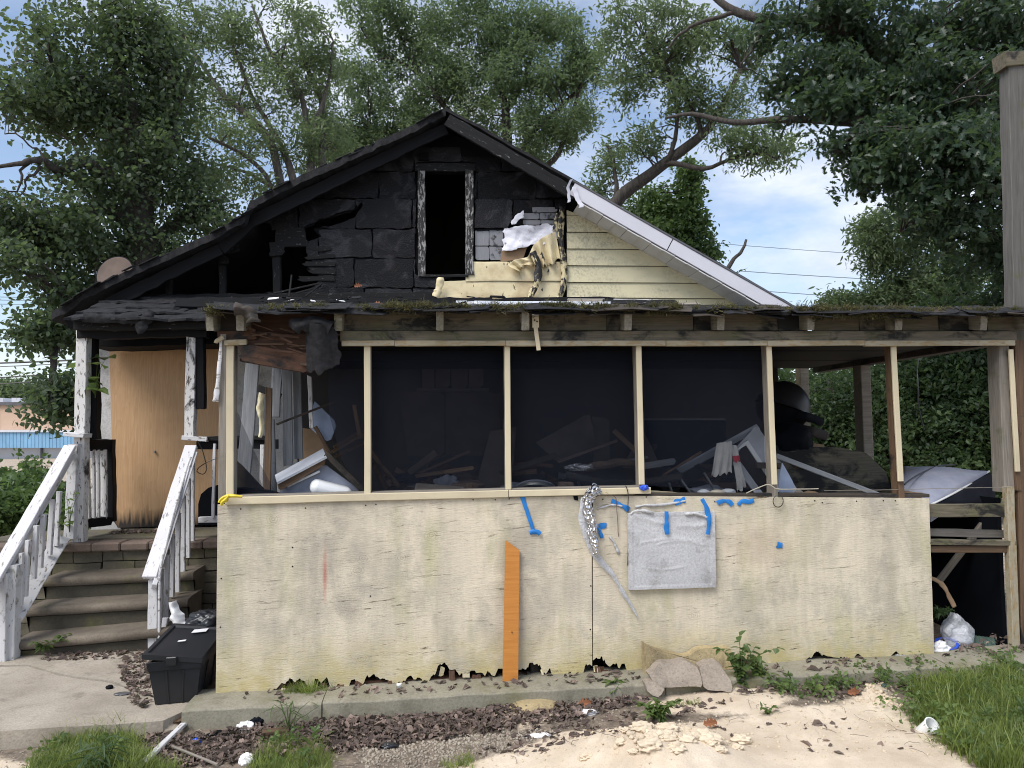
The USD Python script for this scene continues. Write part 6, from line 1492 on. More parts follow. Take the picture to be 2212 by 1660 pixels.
def tree(name, label, cat, base, limbs, blobs, kind, leafm, barkm='bark', seed=1, twigs=True, group=None, thr=.42, freq=.9, nsub=60, scale=(.75, 1.25), dens=1.0, girth=1.0):
    """limbs: lists of (px, py, Y, radius); blobs: (px, py, Y, rx, ry in picture units, depth radius in m, clusters)."""
    r = np.random.default_rng(seed)
    t = thing(name, label, cat, base, group)
    tubes, sk = [], []
    for j, lb in enumerate(limbs):
        P = np.array([at(a, b, Y) for a, b, Y, _ in lb]); R = np.array([q[3] for q in lb]) * girth
        n = max(10, 4 * len(P)); Q = curve(P, n, .10 if j else .05, seed + j); rad = np.interp(np.linspace(0, 1, n), np.linspace(0, 1, len(R)), R)
        tubes.append(tube(Q, rad, 9 if R[0] > .08 else 6)); sk.append(np.column_stack([Q, rad]))
    pts = []
    for (a, b, Y, rx, ry, rd, n) in blobs:
        n = max(6, int(n * dens))
        c = at(a, b, Y); s = (c - EYE) @ FW / PF; k = 0
        u = r.normal(0, 1, (n * 8, 3)); u /= np.linalg.norm(u, axis=1, keepdims=True); u *= (r.uniform(0, 1, (n * 8, 1)) ** .42)
        p = c + u * [rx * s, rd, ry * s]
        keep = fbm(p * freq + seed * 3.7, 3, seed) > thr
        pts.append(p[keep][:n])
    pts = np.vstack(pts); pts = pts[pts[:, 2] > .1]
    # boughs out to the foliage, then twigs from the boughs
    SK = np.vstack(sk) if sk else None
    if twigs and SK is not None:
        ends = pts[r.choice(len(pts), min(nsub, len(pts)), replace=False)]; subs = []
        for e in ends:
            d = np.linalg.norm(SK[:, :3] - e, axis=1) + np.maximum(0, SK[:, 2] - e[2] - .2) * 1.5
            i = int(np.argmin(d)); s0 = SK[i]
            if d[i] > 7 or d[i] < .25: continue
            m1 = s0[:3] * .55 + e * .45 + [0, 0, .12 * d[i]] + r.normal(0, .08 * d[i] * .6, 3)
            Q = curve([s0[:3], m1, e], 9, .05 * d[i] ** .5, int(r.integers(99))); r0 = min(s0[3] * .6, .018 + .012 * d[i])
            rad = np.linspace(r0, .007, 9); tubes.append(tube(Q, rad, 5)); subs.append(np.column_stack([Q, rad]))
        A = np.vstack(subs + [SK]) if subs else SK
        from scipy.spatial import cKDTree
        kd = cKDTree(A[:, :3]); dd, ii = kd.query(pts)
        for p, d, i in zip(pts[::2], dd[::2], ii[::2]):
            if .15 < d < 2.4:
                Q = np.array([A[i, :3], A[i, :3] * .5 + p * .5 + r.normal(0, .06 * d, 3) + [0, 0, .06 * d], p]); tubes.append(tube(Q, np.array([.011, .008, .004]) * min(1.4, .5 + d * .5), 3, False))
    if tubes:
        part(t, 'trunk', cat_(*tubes), L_[barkm], smooth=True)
    n = len(pts)
    path = numbered(t, 'crown')
    instancer(path, SPR[kind], pts - np.asarray(base, float), quats(n, r, 1.1), r.uniform(*scale, n), r.integers(0, len(SPR[kind]), n), L_[leafm])
    return t

# the big oak at the left
tree('oak_tree', 'large dense dark oak left of and behind the burnt house', 'tree', at(310, 900, 15),
     [[(318, 1010, 15, .34), (308, 700, 15, .30), (306, 480, 15, .26), (284, 245, 15, .17), (262, 150, 15.2, .11), (256, 40, 15.4, .05)],
      [(304, 500, 15, .2), (245, 385, 14.6, .13), (187, 358, 14.2, .10), (130, 372, 13.8, .08), (87, 343, 13.5, .06), (43, 347, 13.3, .045), (-10, 362, 13.2, .03)],
      [(306, 520, 15, .18), (234, 452, 14.6, .12), (150, 470, 14, .08), (60, 500, 13.6, .05)],
      [(306, 470, 15, .17), (345, 320, 15.3, .12), (380, 230, 15.6, .08), (420, 130, 16, .04)],
      [(300, 640, 15, .16), (200, 640, 14.2, .1), (130, 720, 13.4, .07), (110, 840, 12.9, .04)],
      [(306, 560, 15, .18), (380, 480, 15.2, .1), (450, 440, 15.4, .06)],
      [(283, 260, 15, .12), (200, 200, 14.6, .08), (110, 150, 14.2, .05)],
      [(87, 343, 13.5, .03), (60, 390, 13.4, .02), (30, 430, 13.3, .01)], [(60, 345, 13.4, .03), (40, 390, 13.3, .02), (10, 420, 13.3, .01)], [(100, 350, 13.5, .025), (60, 310, 13.4, .015), (10, 290, 13.3, .01)]],
     [(270, 70, 15, 110, 70, 1.6, 230), (165, 145, 14.6, 95, 72, 1.4, 220), (340, 170, 15.4, 100, 110, 1.6, 270), (200, 250, 15, 130, 80, 1.6, 280), (62, 215, 14, 62, 62, 1.2, 140), (340, 320, 15.4, 100, 80, 1.5, 220),
      (240, 410, 15, 110, 60, 1.5, 200), (100, 480, 14, 110, 50, 1.4, 190), (430, 470, 15.4, 85, 65, 1.2, 190), (20, 485, 13.6, 60, 40, 1, 80), (170, 545, 14.6, 110, 60, 1.4, 220), (320, 555, 15, 110, 60, 1.4, 180), (400, 380, 15.4, 60, 50, 1, 90),
      (130, 620, 14, 60, 50, 1, 90), (100, 722, 13.3, 42, 38, .7, 90), (140, 700, 13.4, 34, 60, .7, 90), (126, 868, 12.9, 34, 34, .6, 90), (150, 830, 12.9, 26, 30, .5, 40), (62, 575, 13.4, 55, 30, .8, 60)],
     'oak', 'leaf_oak', seed=3, thr=.42, freq=1.6, nsub=190, dens=.33)
# thin-leaved trees behind the roof
tree('airy_tree', 'tall open tree with several slanting stems just right of the big oak', 'tree', at(650, 900, 19),
     [[(640, 900, 19, .25), (625, 500, 19, .24), (606, 392, 19, .2), (581, 299, 19, .17), (529, 243, 19, .14), (477, 200, 19, .11), (430, 130, 19, .08), (388, 70, 19, .04)],
      [(642, 420, 19, .2), (610, 320, 19.3, .15), (573, 260, 19.5, .12), (520, 150, 19.6, .08), (490, 40, 19.6, .05)],
      [(668, 420, 19, .2), (668, 320, 19.4, .17), (660, 250, 19.5, .14), (633, 174, 19.5, .11), (575, 90, 19.5, .08), (545, 10, 19.6, .05)],
      [(690, 420, 19, .18), (694, 217, 20, .14), (655, 130, 20, .11), (630, 20, 20, .07)],
      [(606, 420, 19, .14), (590, 403, 18.8, .12), (538, 343, 18.4, .09), (455, 299, 18, .06), (395, 225, 17.8, .03)],
      [(600, 410, 19, .1), (520, 370, 18, .06), (450, 350, 17.6, .03)], [(668, 320, 19.4, .12), (700, 200, 19.4, .08), (720, 90, 19.5, .04)]],
     [(400, 60, 19, 60, 55, 1.2, 90), (510, 70, 19.4, 80, 75, 1.4, 190), (630, 80, 19.6, 85, 85, 1.5, 210), (470, 190, 19, 65, 50, 1.2, 85), (600, 200, 19.5, 75, 65, 1.3, 130), (700, 170, 20, 50, 75, 1.2, 110), (540, 310, 18.6, 70, 50, 1.2, 90), (640, 320, 19.4, 60, 50, 1.2, 80), (455, 290, 18, 50, 40, 1, 45), (470, 380, 17.8, 60, 40, 1, 60), (550, 390, 18.4, 50, 30, 1, 45), (700, 300, 20, 60, 50, 1.2, 100), (380, 150, 18, 40, 60, 1, 40)],
     'airy', 'leaf_airy', 'bark_pale', 5, thr=.46, freq=1.0, nsub=140, dens=.45, girth=.55)
tree('broad_tree', 'broad full tree rising straight behind the roof peak', 'tree', at(1090, 900, 24),
     [[(1100, 900, 24, .3), (1100, 500, 24, .27), (1097, 304, 24, .22), (1080, 180, 24, .15), (1050, 60, 24, .07)], [(1100, 420, 24, .2), (1000, 280, 24, .14), (900, 150, 24, .08), (860, 60, 24, .04)],
      [(1100, 400, 24, .18), (1128, 321, 23.6, .15), (1202, 239, 23.4, .12), (1262, 180, 23.2, .07)], [(1110, 420, 24, .16), (1197, 345, 23.4, .13), (1225, 275, 23.2, .1), (1270, 120, 23, .05)], [(1080, 420, 24, .16), (930, 330, 24.5, .1), (800, 280, 24.6, .05)], [(1090, 250, 24, .12), (1150, 120, 24, .08), (1180, 30, 24, .04)],
      [(900, 150, 24, .08), (830, 120, 24, .05), (780, 60, 24, .03)]],
     [(790, 50, 24, 65, 60, 1.6, 120), (880, 60, 24, 90, 70, 1.8, 210), (990, 100, 24, 110, 100, 2, 330), (1090, 60, 24, 110, 90, 2, 320), (1190, 110, 23.6, 95, 90, 1.8, 270), (800, 170, 24.4, 85, 65, 1.6, 190), (900, 200, 24.4, 110, 75, 1.8, 280), (1050, 200, 24, 115, 85, 2, 320), (1180, 220, 23.4, 90, 70, 1.6, 210), (830, 280, 24.6, 90, 55, 1.6, 200), (725, 270, 24.8, 75, 70, 1.6, 190), (740, 350, 24.8, 75, 45, 1.4, 130), (1150, 300, 23.4, 80, 55, 1.4, 150), (1240, 250, 23.2, 55, 65, 1.3, 110), (1265, 140, 23.2, 60, 70, 1.3, 130), (960, 290, 24, 90, 45, 1.5, 150)],
     'mid', 'leaf_mid', 'bark', 8, thr=.45, freq=1.0, nsub=170, dens=.43, girth=.75)
tree('leaning_tree', 'open tree with a long limb leaning right over the white eave', 'tree', at(1290, 900, 18),
     [[(1290, 1000, 18, .2), (1300, 600, 18, .19), (1328, 443, 17.8, .17), (1414, 369, 17.4, .14), (1513, 292, 17, .11), (1545, 255, 16.8, .09), (1600, 150, 16.6, .05)],
      [(1414, 369, 17.4, .08), (1440, 352, 17.2, .07), (1527, 358, 16.6, .055), (1614, 338, 16, .04), (1680, 345, 15.7, .02)], [(1440, 350, 17.2, .06), (1460, 250, 17, .05), (1440, 140, 17, .03)], [(1320, 470, 17.8, .08), (1330, 380, 17.8, .05), (1310, 310, 17.8, .03)], [(1513, 292, 17, .06), (1480, 200, 16.8, .04), (1400, 90, 16.6, .025)]],
     [(1420, 70, 16.8, 75, 65, 1.2, 120), (1375, 170, 17, 55, 65, 1.1, 90), (1510, 120, 16.8, 85, 75, 1.3, 150), (1480, 215, 16.8, 65, 45, 1, 80), (1560, 220, 16.8, 60, 50, 1, 80), (1620, 110, 16.6, 55, 75, 1, 100), (1320, 340, 17.8, 55, 45, 1, 60), (1405, 290, 17.2, 45, 40, .9, 45), (1300, 405, 17.8, 40, 30, .8, 35), (1585, 310, 16.4, 70, 35, .9, 60), (1670, 330, 15.8, 60, 35, .8, 60), (1370, 420, 17.6, 45, 40, .8, 50), (1340, 60, 17, 50, 50, 1, 60)],
     'airy', 'leaf_airy', 'bark', 11, thr=.48, freq=1.1, nsub=110, dens=.55)
tree('ivy_trunk', 'slim trunk wrapped in ivy standing behind the right eave', 'tree', at(1488, 900, 20),
     [[(1488, 1000, 20, .14), (1488, 540, 20, .12), (1486, 420, 20, .10), (1494, 350, 20, .06)]],
     [(1490, 400, 20, 22, 60, .4, 70), (1490, 490, 20, 34, 60, .5, 80), (1440, 500, 20.5, 60, 60, .8, 120), (1400, 445, 21, 50, 45, .8, 90), (1520, 530, 20, 34, 34, .5, 40), (1460, 560, 20, 60, 40, .8, 80)],
     'vine', 'leaf_vine', 'bark', 13, thr=.36, freq=1.4, nsub=20, scale=(1.1, 1.9))
# the near dark oak hanging in from the right
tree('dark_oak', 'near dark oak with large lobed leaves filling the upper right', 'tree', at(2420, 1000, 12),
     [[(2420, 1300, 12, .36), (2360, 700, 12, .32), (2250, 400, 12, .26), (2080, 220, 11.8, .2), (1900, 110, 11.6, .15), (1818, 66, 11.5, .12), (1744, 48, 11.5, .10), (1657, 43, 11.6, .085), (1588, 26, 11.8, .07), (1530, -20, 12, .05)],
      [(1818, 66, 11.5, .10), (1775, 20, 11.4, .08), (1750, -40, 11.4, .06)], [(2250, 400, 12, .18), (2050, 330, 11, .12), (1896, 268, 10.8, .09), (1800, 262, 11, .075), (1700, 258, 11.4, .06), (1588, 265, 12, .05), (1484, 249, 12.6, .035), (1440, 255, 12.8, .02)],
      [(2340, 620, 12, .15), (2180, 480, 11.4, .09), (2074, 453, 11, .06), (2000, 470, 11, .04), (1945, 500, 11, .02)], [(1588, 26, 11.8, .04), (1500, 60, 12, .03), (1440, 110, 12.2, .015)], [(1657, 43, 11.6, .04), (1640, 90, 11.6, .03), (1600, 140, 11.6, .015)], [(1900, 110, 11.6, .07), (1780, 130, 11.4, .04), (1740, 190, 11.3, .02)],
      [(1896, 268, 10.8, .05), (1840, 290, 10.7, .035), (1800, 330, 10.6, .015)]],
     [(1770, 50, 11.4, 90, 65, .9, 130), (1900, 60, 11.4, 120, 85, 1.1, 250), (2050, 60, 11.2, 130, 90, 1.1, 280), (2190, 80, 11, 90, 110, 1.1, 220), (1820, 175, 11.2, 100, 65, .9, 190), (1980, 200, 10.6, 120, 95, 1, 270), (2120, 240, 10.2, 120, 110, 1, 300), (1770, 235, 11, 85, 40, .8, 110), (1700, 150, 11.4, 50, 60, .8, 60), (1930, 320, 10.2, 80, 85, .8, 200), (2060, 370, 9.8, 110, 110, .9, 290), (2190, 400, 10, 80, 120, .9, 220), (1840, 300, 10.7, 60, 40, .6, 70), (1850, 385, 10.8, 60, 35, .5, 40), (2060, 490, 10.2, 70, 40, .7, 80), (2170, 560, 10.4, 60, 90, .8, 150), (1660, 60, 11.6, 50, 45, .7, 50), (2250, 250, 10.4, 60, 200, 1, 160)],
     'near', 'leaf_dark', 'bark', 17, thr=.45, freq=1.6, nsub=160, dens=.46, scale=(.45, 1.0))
tree('small_tree', 'pale airy small tree hanging left beneath the dark oak', 'tree', at(2060, 900, 17),
     [[(2100, 1000, 17, .14), (2090, 700, 17, .12), (2060, 560, 17, .09), (1990, 510, 16.6, .05), (1920, 500, 16.4, .025)], [(2080, 640, 17, .06), (1980, 630, 16.8, .04), (1880, 645, 16.8, .02)]],
     [(1900, 500, 16.4, 55, 45, .7, 75), (1960, 540, 16.6, 60, 45, .8, 80), (1890, 560, 16.6, 30, 30, .5, 30), (1960, 625, 16.8, 75, 36, .8, 110), (1870, 645, 17, 60, 22, .7, 70), (1800, 652, 17, 30, 14, .5, 24), (2060, 600, 17, 80, 60, 1, 150), (2010, 480, 16.4, 60, 50, .7, 70)],
     'airy', 'leaf_airy', 'bark', 19, thr=.40, freq=1.1, nsub=40)
# woodland beside the porch on the right
for k, (lb, base, blobs, lm) in enumerate((
    ('bushy green tree seen through the side of the porch, left part', at(1800, 1060, 15), [(1790, 900, 15, 90, 110, 1.1, 230), (1870, 980, 14, 80, 90, 1, 170), (1850, 850, 15.6, 70, 60, 1, 110), (1770, 1010, 15, 80, 60, 1, 90)], 'leaf_wood'),
    ('dark leafy tree seen through the right porch bay beside the corner post', at(2000, 1060, 12.5), [(1980, 860, 12.5, 100, 100, 1, 260), (2080, 820, 12, 100, 100, 1, 260), (2040, 960, 12, 110, 100, 1, 280), (2140, 930, 11.5, 80, 140, 1, 260), (1950, 1010, 12.5, 90, 70, 1, 170), (2180, 720, 12, 80, 120, 1, 200), (2060, 700, 13, 90, 60, 1, 160)], 'leaf_wood'),
    ('dense dark tree right of the tall post', at(2300, 1060, 11), [(2230, 900, 11, 80, 150, 1, 220), (2260, 650, 11, 80, 150, 1, 220)], 'leaf_dark'))):
    tree('woodland_tree', lb, 'tree', base, [[(blobs[0][0] + 40, 1100, blobs[0][2], .10), (blobs[0][0] + 30, 950, blobs[0][2], .08), (blobs[0][0], 820, blobs[0][2], .04)]], blobs, 'bush', lm, 'bark', 23 + k, thr=.36, freq=1.4, nsub=40, scale=(.6, 1.25), dens=1.15)
def brush(name, label, cat, blobs, kind, leafm, seed, kind_='stuff', scale=(1.2, 2.4), thr=.3, group=None):
    r = np.random.default_rng(seed); pts = []
    for (x, y, z, rx, ry, rz, n) in blobs:
        u = r.normal(0, 1, (n * 3, 3)); u /= np.linalg.norm(u, axis=1, keepdims=True); u *= r.uniform(0, 1, (n * 3, 1)) ** .4
        p = np.array([x, y, z]) + u * [rx, ry, rz]; p = p[(p[:, 2] > 0)]
        pts.append(p[fbm(p * .8 + seed, 3, seed) > thr][:n])
    pts = np.vstack(pts); path = numbered('/World', name)
    p = instancer(path, SPR[kind], pts, quats(len(pts), r, 1.2), r.uniform(*scale, len(pts)), r.integers(0, len(SPR[kind]), len(pts)), L_[leafm], kind=kind_)
    tag(p, label, cat, group)
brush('woodland', 'dark mass of woodland undergrowth behind the right side of the porch', 'woodland', [(9, 19, 1.3, 5, 2, 1.9, 900), (16, 17, 1.5, 5, 3, 2.2, 800), (13, 23, 1.8, 6, 2, 2.6, 600), (21, 14, 2, 4, 6, 3, 300)], 'bush', 'leaf_wood', 41, scale=(1.0, 2.1))
brush('left_bush', 'rank green bushes beyond the left handrail', 'bushes', [(*at(35, 1085, 13), .75, .9, .42, 230), (*at(110, 1096, 13), .5, .9, .30, 110), (*at(0, 1090, 12), .7, .8, .30, 150), (*at(-60, 1080, 13), .9, 1, .5, 180), (*at(70, 1030, 14.5), .16, .3, .34, 14), (*at(150, 1100, 12.2), .3, .5, .3, 40)], 'vine', 'leaf_vine', 43, scale=(.8, 1.6))
brush('far_trees', 'far pale green trees behind the peach building', 'trees', [(*at(20, 862, 95), 5, 3, 2.4, 140), (*at(80, 870, 95), 5, 3, 1.6, 100), (*at(-60, 860, 95), 5, 3, 2.6, 100), (*at(140, 872, 95), 5, 3, 1.5, 80)], 'mid', 'leaf_airy', 44, scale=(2.5, 5.0))

# ground cover
def in_poly(poly, n, r):
    poly = Polygon(poly); x0, y0, x1, y1 = poly.bounds; out = []
    import shapely
    while sum(len(o) for o in out) < n:
        p = r.uniform([x0, y0], [x1, y1], (n * 2, 2)); out.append(p[shapely.contains(poly, shapely.points(p))])
    return np.vstack(out)[:n]
def gpoly(pts, z=-.05): return [at(a, b, Z=z)[:2] for a, b in pts]
def blades(n, h, w, spread, seed, lean=.8):
    r = np.random.default_rng(seed); parts = []
    for _ in range(n):
        a = r.uniform(0, 2 * np.pi); d = np.array([math.cos(a), math.sin(a)]); hh = h * r.uniform(.5, 1.1); ln = r.uniform(.15, lean) * hh
        t = np.linspace(0, 1, 5); c = np.stack([d[0] * ln * t ** 1.8, d[1] * ln * t ** 1.8, hh * (t - .25 * t ** 2.5 * ln / hh)], 1) + np.append(r.normal(0, spread, 2), 0)
        wd = w * (1 - t ** 1.6) * r.uniform(.7, 1.3); s = np.array([-d[1], d[0], 0])
        V = np.vstack([c + s * wd[:, None] / 2, c - s * wd[:, None] / 2]); k = 5
        parts.append((V, np.array([[i, i + 1, k + i + 1] for i in range(k - 1)] + [[i, k + i + 1, k + i] for i in range(k - 1)])))
    return cat_(*parts)
TUFT = [blades(26, .15, .006, .035, 1), blades(30, .11, .005, .05, 2, 1.2), blades(22, .20, .007, .03, 3), blades(34, .07, .005, .06, 4, 1.3)]
r = np.random.default_rng(51)
gp, gs = [], []
for poly, n, s in ((gpoly([(60, 1608), (110, 1580), (250, 1562), (300, 1600), (310, 1690), (60, 1690)]), 560, 1.1), (gpoly([(250, 1640), (330, 1628), (420, 1690), (200, 1690)]), 130, .9), (gpoly([(540, 1640), (560, 1612), (620, 1600), (700, 1604), (724, 1640), (690, 1690), (540, 1690)]), 260, .75), (gpoly([(1900, 1530), (2000, 1512), (2120, 1500), (2212, 1480), (2300, 1700), (2130, 1700), (1960, 1560)]), 1050, 1.3),
                   (gpoly([(1750, 1520), (1840, 1480), (1960, 1486), (1900, 1530), (1800, 1530)]), 220, .6), (gpoly([(1760, 1470), (1880, 1462), (1870, 1490), (1770, 1500)]), 90, .7), (gpoly([(2060, 1470), (2220, 1440), (2220, 1500), (2080, 1500)]), 130, .8), (gpoly([(30, 1415), (80, 1408), (78, 1440), (34, 1445)], 0), 60, .55), (gpoly([(80, 1600), (40, 1622), (100, 1628)]), 60, .6), (gpoly([(950, 1640), (1010, 1630), (1020, 1660), (960, 1665)]), 20, .6), (gpoly([(1400, 1540), (1500, 1530), (1520, 1560)]), 14, .5)):
    p = in_poly(poly, int(n * 1.5), r); p = p[fbm(np.column_stack([p * 2.6, p[:, 0] * 0]), 3, 6) > .44][:n]; n = len(p); gp.append(p); gs.append(r.uniform(.4, 1.1, n) * s * .72)
gp, gs = np.vstack(gp), np.concatenate(gs)
gz_ = ground_z(gp[:, 0], gp[:, 1])
p = instancer('/World/grass', TUFT, np.column_stack([gp, gz_ - .005]), quats(len(gp), r, .35), gs, r.integers(0, 4, len(gp)), L_['grass_green']); used['/World/grass'] = 1
tag(p, 'rough green grass along the front edge and the right side', 'grass')
kp = np.array([at(a + r.normal(0, 14), b + r.normal(0, 2), 4.85 - .06 * r.uniform()) for a, b in [(640, 1500), (660, 1500), (680, 1500), (620, 1502), (655, 1502), (700, 1498)] for _ in range(7)])
p = instancer('/World/kerb_grass', TUFT, kp, quats(len(kp), r, .8), r.uniform(.3, .7, len(kp)), r.integers(0, 4, len(kp)), L_['grass_green']); used['/World/kerb_grass'] = 1
tag(p, 'small tuft of grass growing from the rotten foot of the left plywood', 'grass')
# broad-leaved low weeds among the grass on the right
W1 = [spray(12, .16, .055, .032, 0, 200 + k, .0, .5) for k in range(3)]
wp = np.vstack([in_poly(gpoly([(1890, 1530), (1990, 1500), (2212, 1470), (2300, 1690), (2080, 1690)]), 200, r), in_poly(gpoly([(1750, 1520), (1850, 1475), (2000, 1470), (2212, 1450), (2212, 1490), (1900, 1520)]), 110, r), in_poly(gpoly([(60, 1600), (250, 1575), (300, 1640), (100, 1660)]), 22, r), in_poly(gpoly([(1640, 1500), (1760, 1480), (1800, 1530), (1700, 1545)]), 30, r), in_poly(gpoly([(560, 1600), (700, 1600), (700, 1660), (560, 1660)]), 16, r)])
p = instancer('/World/ground_ivy', W1, np.column_stack([wp, ground_z(wp[:, 0], wp[:, 1]) + r.uniform(.01, .09, len(wp))]), quats(len(wp), r, .7), r.uniform(.35, .8, len(wp)), r.integers(0, 3, len(wp)), L_['weed_green']); used['/World/ground_ivy'] = 1
tag(p, 'low broad-leaved weeds mixed into the grass', 'weeds')
# fallen leaves
LV = []
for k in range(5):
    v, f = leaf(.075 + .012 * k, .05 + .006 * (k % 3), 3 if k % 2 else 0, .5, .45); v = v - [.04, 0, 0]
    v[:, 2] += .25 * np.abs(v[:, 0] + .02) - .01 + .012 * np.sin(v[:, 1] * 160 + k)
    LV.append((v * .85, f))
lp_, lift = [], []
for poly, n, zz in ((gpoly([(330, 1560), (415, 1585), (680, 1555), (1000, 1528), (1060, 1530), (1060, 1560), (900, 1600), (700, 1625), (520, 1640), (360, 1650), (290, 1600)]), 2300, None), (gpoly([(1000, 1525), (1250, 1500), (1390, 1500), (1400, 1530), (1230, 1570), (1060, 1590), (940, 1600)]), 1100, None),
                    (gpoly([(270, 1420), (330, 1410), (340, 1460), (320, 1530), (290, 1530), (255, 1450)], 0), 230, .008), (gpoly([(420, 1520), (466, 1500), (470, 1530), (420, 1545)], 0), 120, .0), (gpoly([(1600, 1490), (1760, 1480), (1880, 1470), (2212, 1450), (2212, 1490), (1960, 1520), (1700, 1530), (1600, 1530)]), 520, None), (gpoly([(100, 1410), (330, 1405), (320, 1425), (90, 1430)], 0), 140, .01), (gpoly([(1050, 1600), (1500, 1530), (1600, 1540), (1200, 1640), (1000, 1650)]), 190, None), (gpoly([(1350, 1600), (1950, 1560), (2050, 1660), (1300, 1660)]), 36, None)):
    q = in_poly(poly, n, r); z = ground_z(q[:, 0], q[:, 1]) if zz is None else np.full(n, zz)
    lp_.append(np.column_stack([q, z + r.uniform(.004, .035 if n > 400 else .014, n)]))
for (a, b, c_, d, Y, n) in ((60, 1310, 320, 1296, 6.4, 60), (100, 1246, 320, 1240, 6.66, 60), (110, 1380, 320, 1366, 6.15, 50), (150, 1172, 330, 1166, 6.95, 90), (240, 1150, 420, 1146, 7.3, 140)):
    t = r.uniform(0, 1, n); A, B = at(a, b, Y), at(c_, d, Y); q = A + (B - A) * t[:, None]; q[:, 1] += r.uniform(-.1, .09, n); q[:, 2] = ((A + (B - A) * t[:, None])[:, 2] + r.uniform(.0, .012, n)) ; lp_.append(q)
n = 160; q = np.stack([r.uniform(-1.2, 3.2, n), r.uniform(4.66, 4.84, n), np.zeros(n)], 1); q[:, 2] = .045 + .012 * (q[:, 0] + 1.4) + r.uniform(0, .012, n); lp_.append(q)
n = 120; q = np.stack([r.uniform(3.4, 4.1, n), r.uniform(4.75, 5.1, n), r.uniform(.08, .15, n)], 1); lp_.append(q)
lp_ = np.vstack(lp_); n = len(lp_)
p = instancer('/World/leaf_litter', LV, lp_, quats(n, r, .75), r.uniform(.34, .82, n), r.integers(0, 5, n), L_['litter_leaf']); used['/World/leaf_litter'] = 1
tag(p, 'dry brown leaf litter heaped along the kerb and on the steps', 'fallen leaves')
# gravel and crumbs of sand
PB = []
for k in range(4):
    v, f = lumpy((0, 0, 0), (.5, .42, .3), k, .3, 1, 1.6); PB.append((v, f))
for nm, lb, mt, sets in (('gravel', 'pale pebbles and crumbs scattered over the bare ground in front', 'rock', ((gpoly([(760, 1620), (900, 1600), (1080, 1585), (1230, 1590), (1000, 1650), (800, 1670)]), 1500, (.006, .022)), (gpoly([(300, 1560), (1400, 1500), (1450, 1560), (700, 1660), (300, 1660)]), 700, (.005, .02)), (gpoly([(1400, 1500), (2212, 1450), (2212, 1500), (1700, 1560)]), 500, (.005, .022)), (gpoly([(0, 1600), (90, 1610), (60, 1680), (0, 1680)]), 90, (.005, .015)))),
                         ('sand_crumbs', 'pale crumbs of dug sand lying on the sand patch', 'sand_clod', ((gpoly([(1000, 1640), (1250, 1600), (1640, 1560), (1900, 1500), (2080, 1660), (1000, 1680)]), 900, (.004, .02)), (gpoly([(1330, 1625), (1480, 1610), (1580, 1640), (1560, 1680), (1330, 1680)]), 380, (.008, .04)), (gpoly([(1850, 1540), (1880, 1500), (1930, 1510), (1950, 1550)]), 120, (.008, .035))))):
    ps, ss = [], []
    for poly, n, (a, b) in sets:
        q = in_poly(poly, n, r); s = a + (b - a) * r.uniform(0, 1, n) ** 2.2; ps.append(np.column_stack([q, ground_z(q[:, 0], q[:, 1]) + s * .12])); ss.append(s)
    ps, ss = np.vstack(ps), np.concatenate(ss)
    p = instancer(f'/World/{nm}', PB, ps, quats(len(ps), r, 3.1), ss, r.integers(0, 4, len(ps)), L_[mt]); used[f'/World/{nm}'] = 1
    tag(p, lb, 'pebbles')
# twigs
TW = [tube(curve([(0, 0, 0), (.06, .01 * k, .006), (.13, -.012, .0)], 7, .006, k), .0014, 4) for k in range(3)]
q = np.vstack([in_poly(gpoly([(330, 1560), (1100, 1530), (1500, 1500), (1950, 1520), (2050, 1660), (400, 1660)]), 110, r), in_poly(gpoly([(1300, 1600), (1950, 1550), (2100, 1660)]), 14, r)])
p = instancer('/World/twigs', TW, np.column_stack([q, ground_z(q[:, 0], q[:, 1]) + .012]), quats(len(q), r, .2), r.uniform(.25, .85, len(q)), r.integers(0, 3, len(q)), L_['bark']); used['/World/twigs'] = 1
tag(p, 'thin dark twigs scattered over the ground in front', 'twigs')
# single plants along the kerb
def plant(name, label, cat, base, h, n, L, W, spread, seed, lobes=0, mt='weed_green', stems=5):
    r = np.random.default_rng(seed); t = thing(name, label, cat, base); st, lv = [], []
    for k in range(stems):
        e = np.array([r.normal(0, spread), r.normal(0, spread * .6), h * r.uniform(.6, 1.05)]); Q = curve([np.zeros(3), e * [.3, .3, .6], e], 8, .008, k); st.append(tube(Q + base, np.linspace(.0035, .0015, 8), 4))
        for j in range(n):
            s = Q[r.integers(1, 8)]; d = np.array([r.normal(0, 1), r.normal(-.2, 1), r.normal(.15, .35)])
            v, f = leaf(L * r.uniform(.6, 1.2), W * r.uniform(.7, 1.2), lobes, r.uniform(.1, .6), r.uniform(.1, .4)); lv.append((v @ rot_to(d, np.array([0, 0, 1.0]), r.normal(0, .3)).T + s + base, f))
    part(t, 'stems', cat_(*st), L_[mt]); part(t, 'leaves', cat_(*lv), L_[mt])
def gpt(px, py, Y=None):
    if Y is not None: return at(px, py, Y)
    c = at(px, py, Z=-.03); c[2] = grz(c[0], c[1]); return c
plant('low_weed', 'low round weed clump in the sand edge below the broken slab', 'weed', gpt(1424, 1568), .11, 34, .042, .028, .09, 1, stems=9)
plant('rosette_weed', 'bright green leafy rosette growing on the kerb right of the orange plank', 'weed', at(1325, 1490, 4.66), .06, 10, .085, .036, .03, 2, stems=3)
plant('nettle', 'upright leafy green nettle right of the mossy foam slab', 'weed', at(1600, 1490, 4.62), .30, 16, .055, .04, .09, 3, stems=7)
plant('nettle', 'low spreading nettle right of the tall one at the rotten plywood', 'weed', at(1640, 1474, 4.66), .16, 16, .05, .036, .08, 4, stems=6)
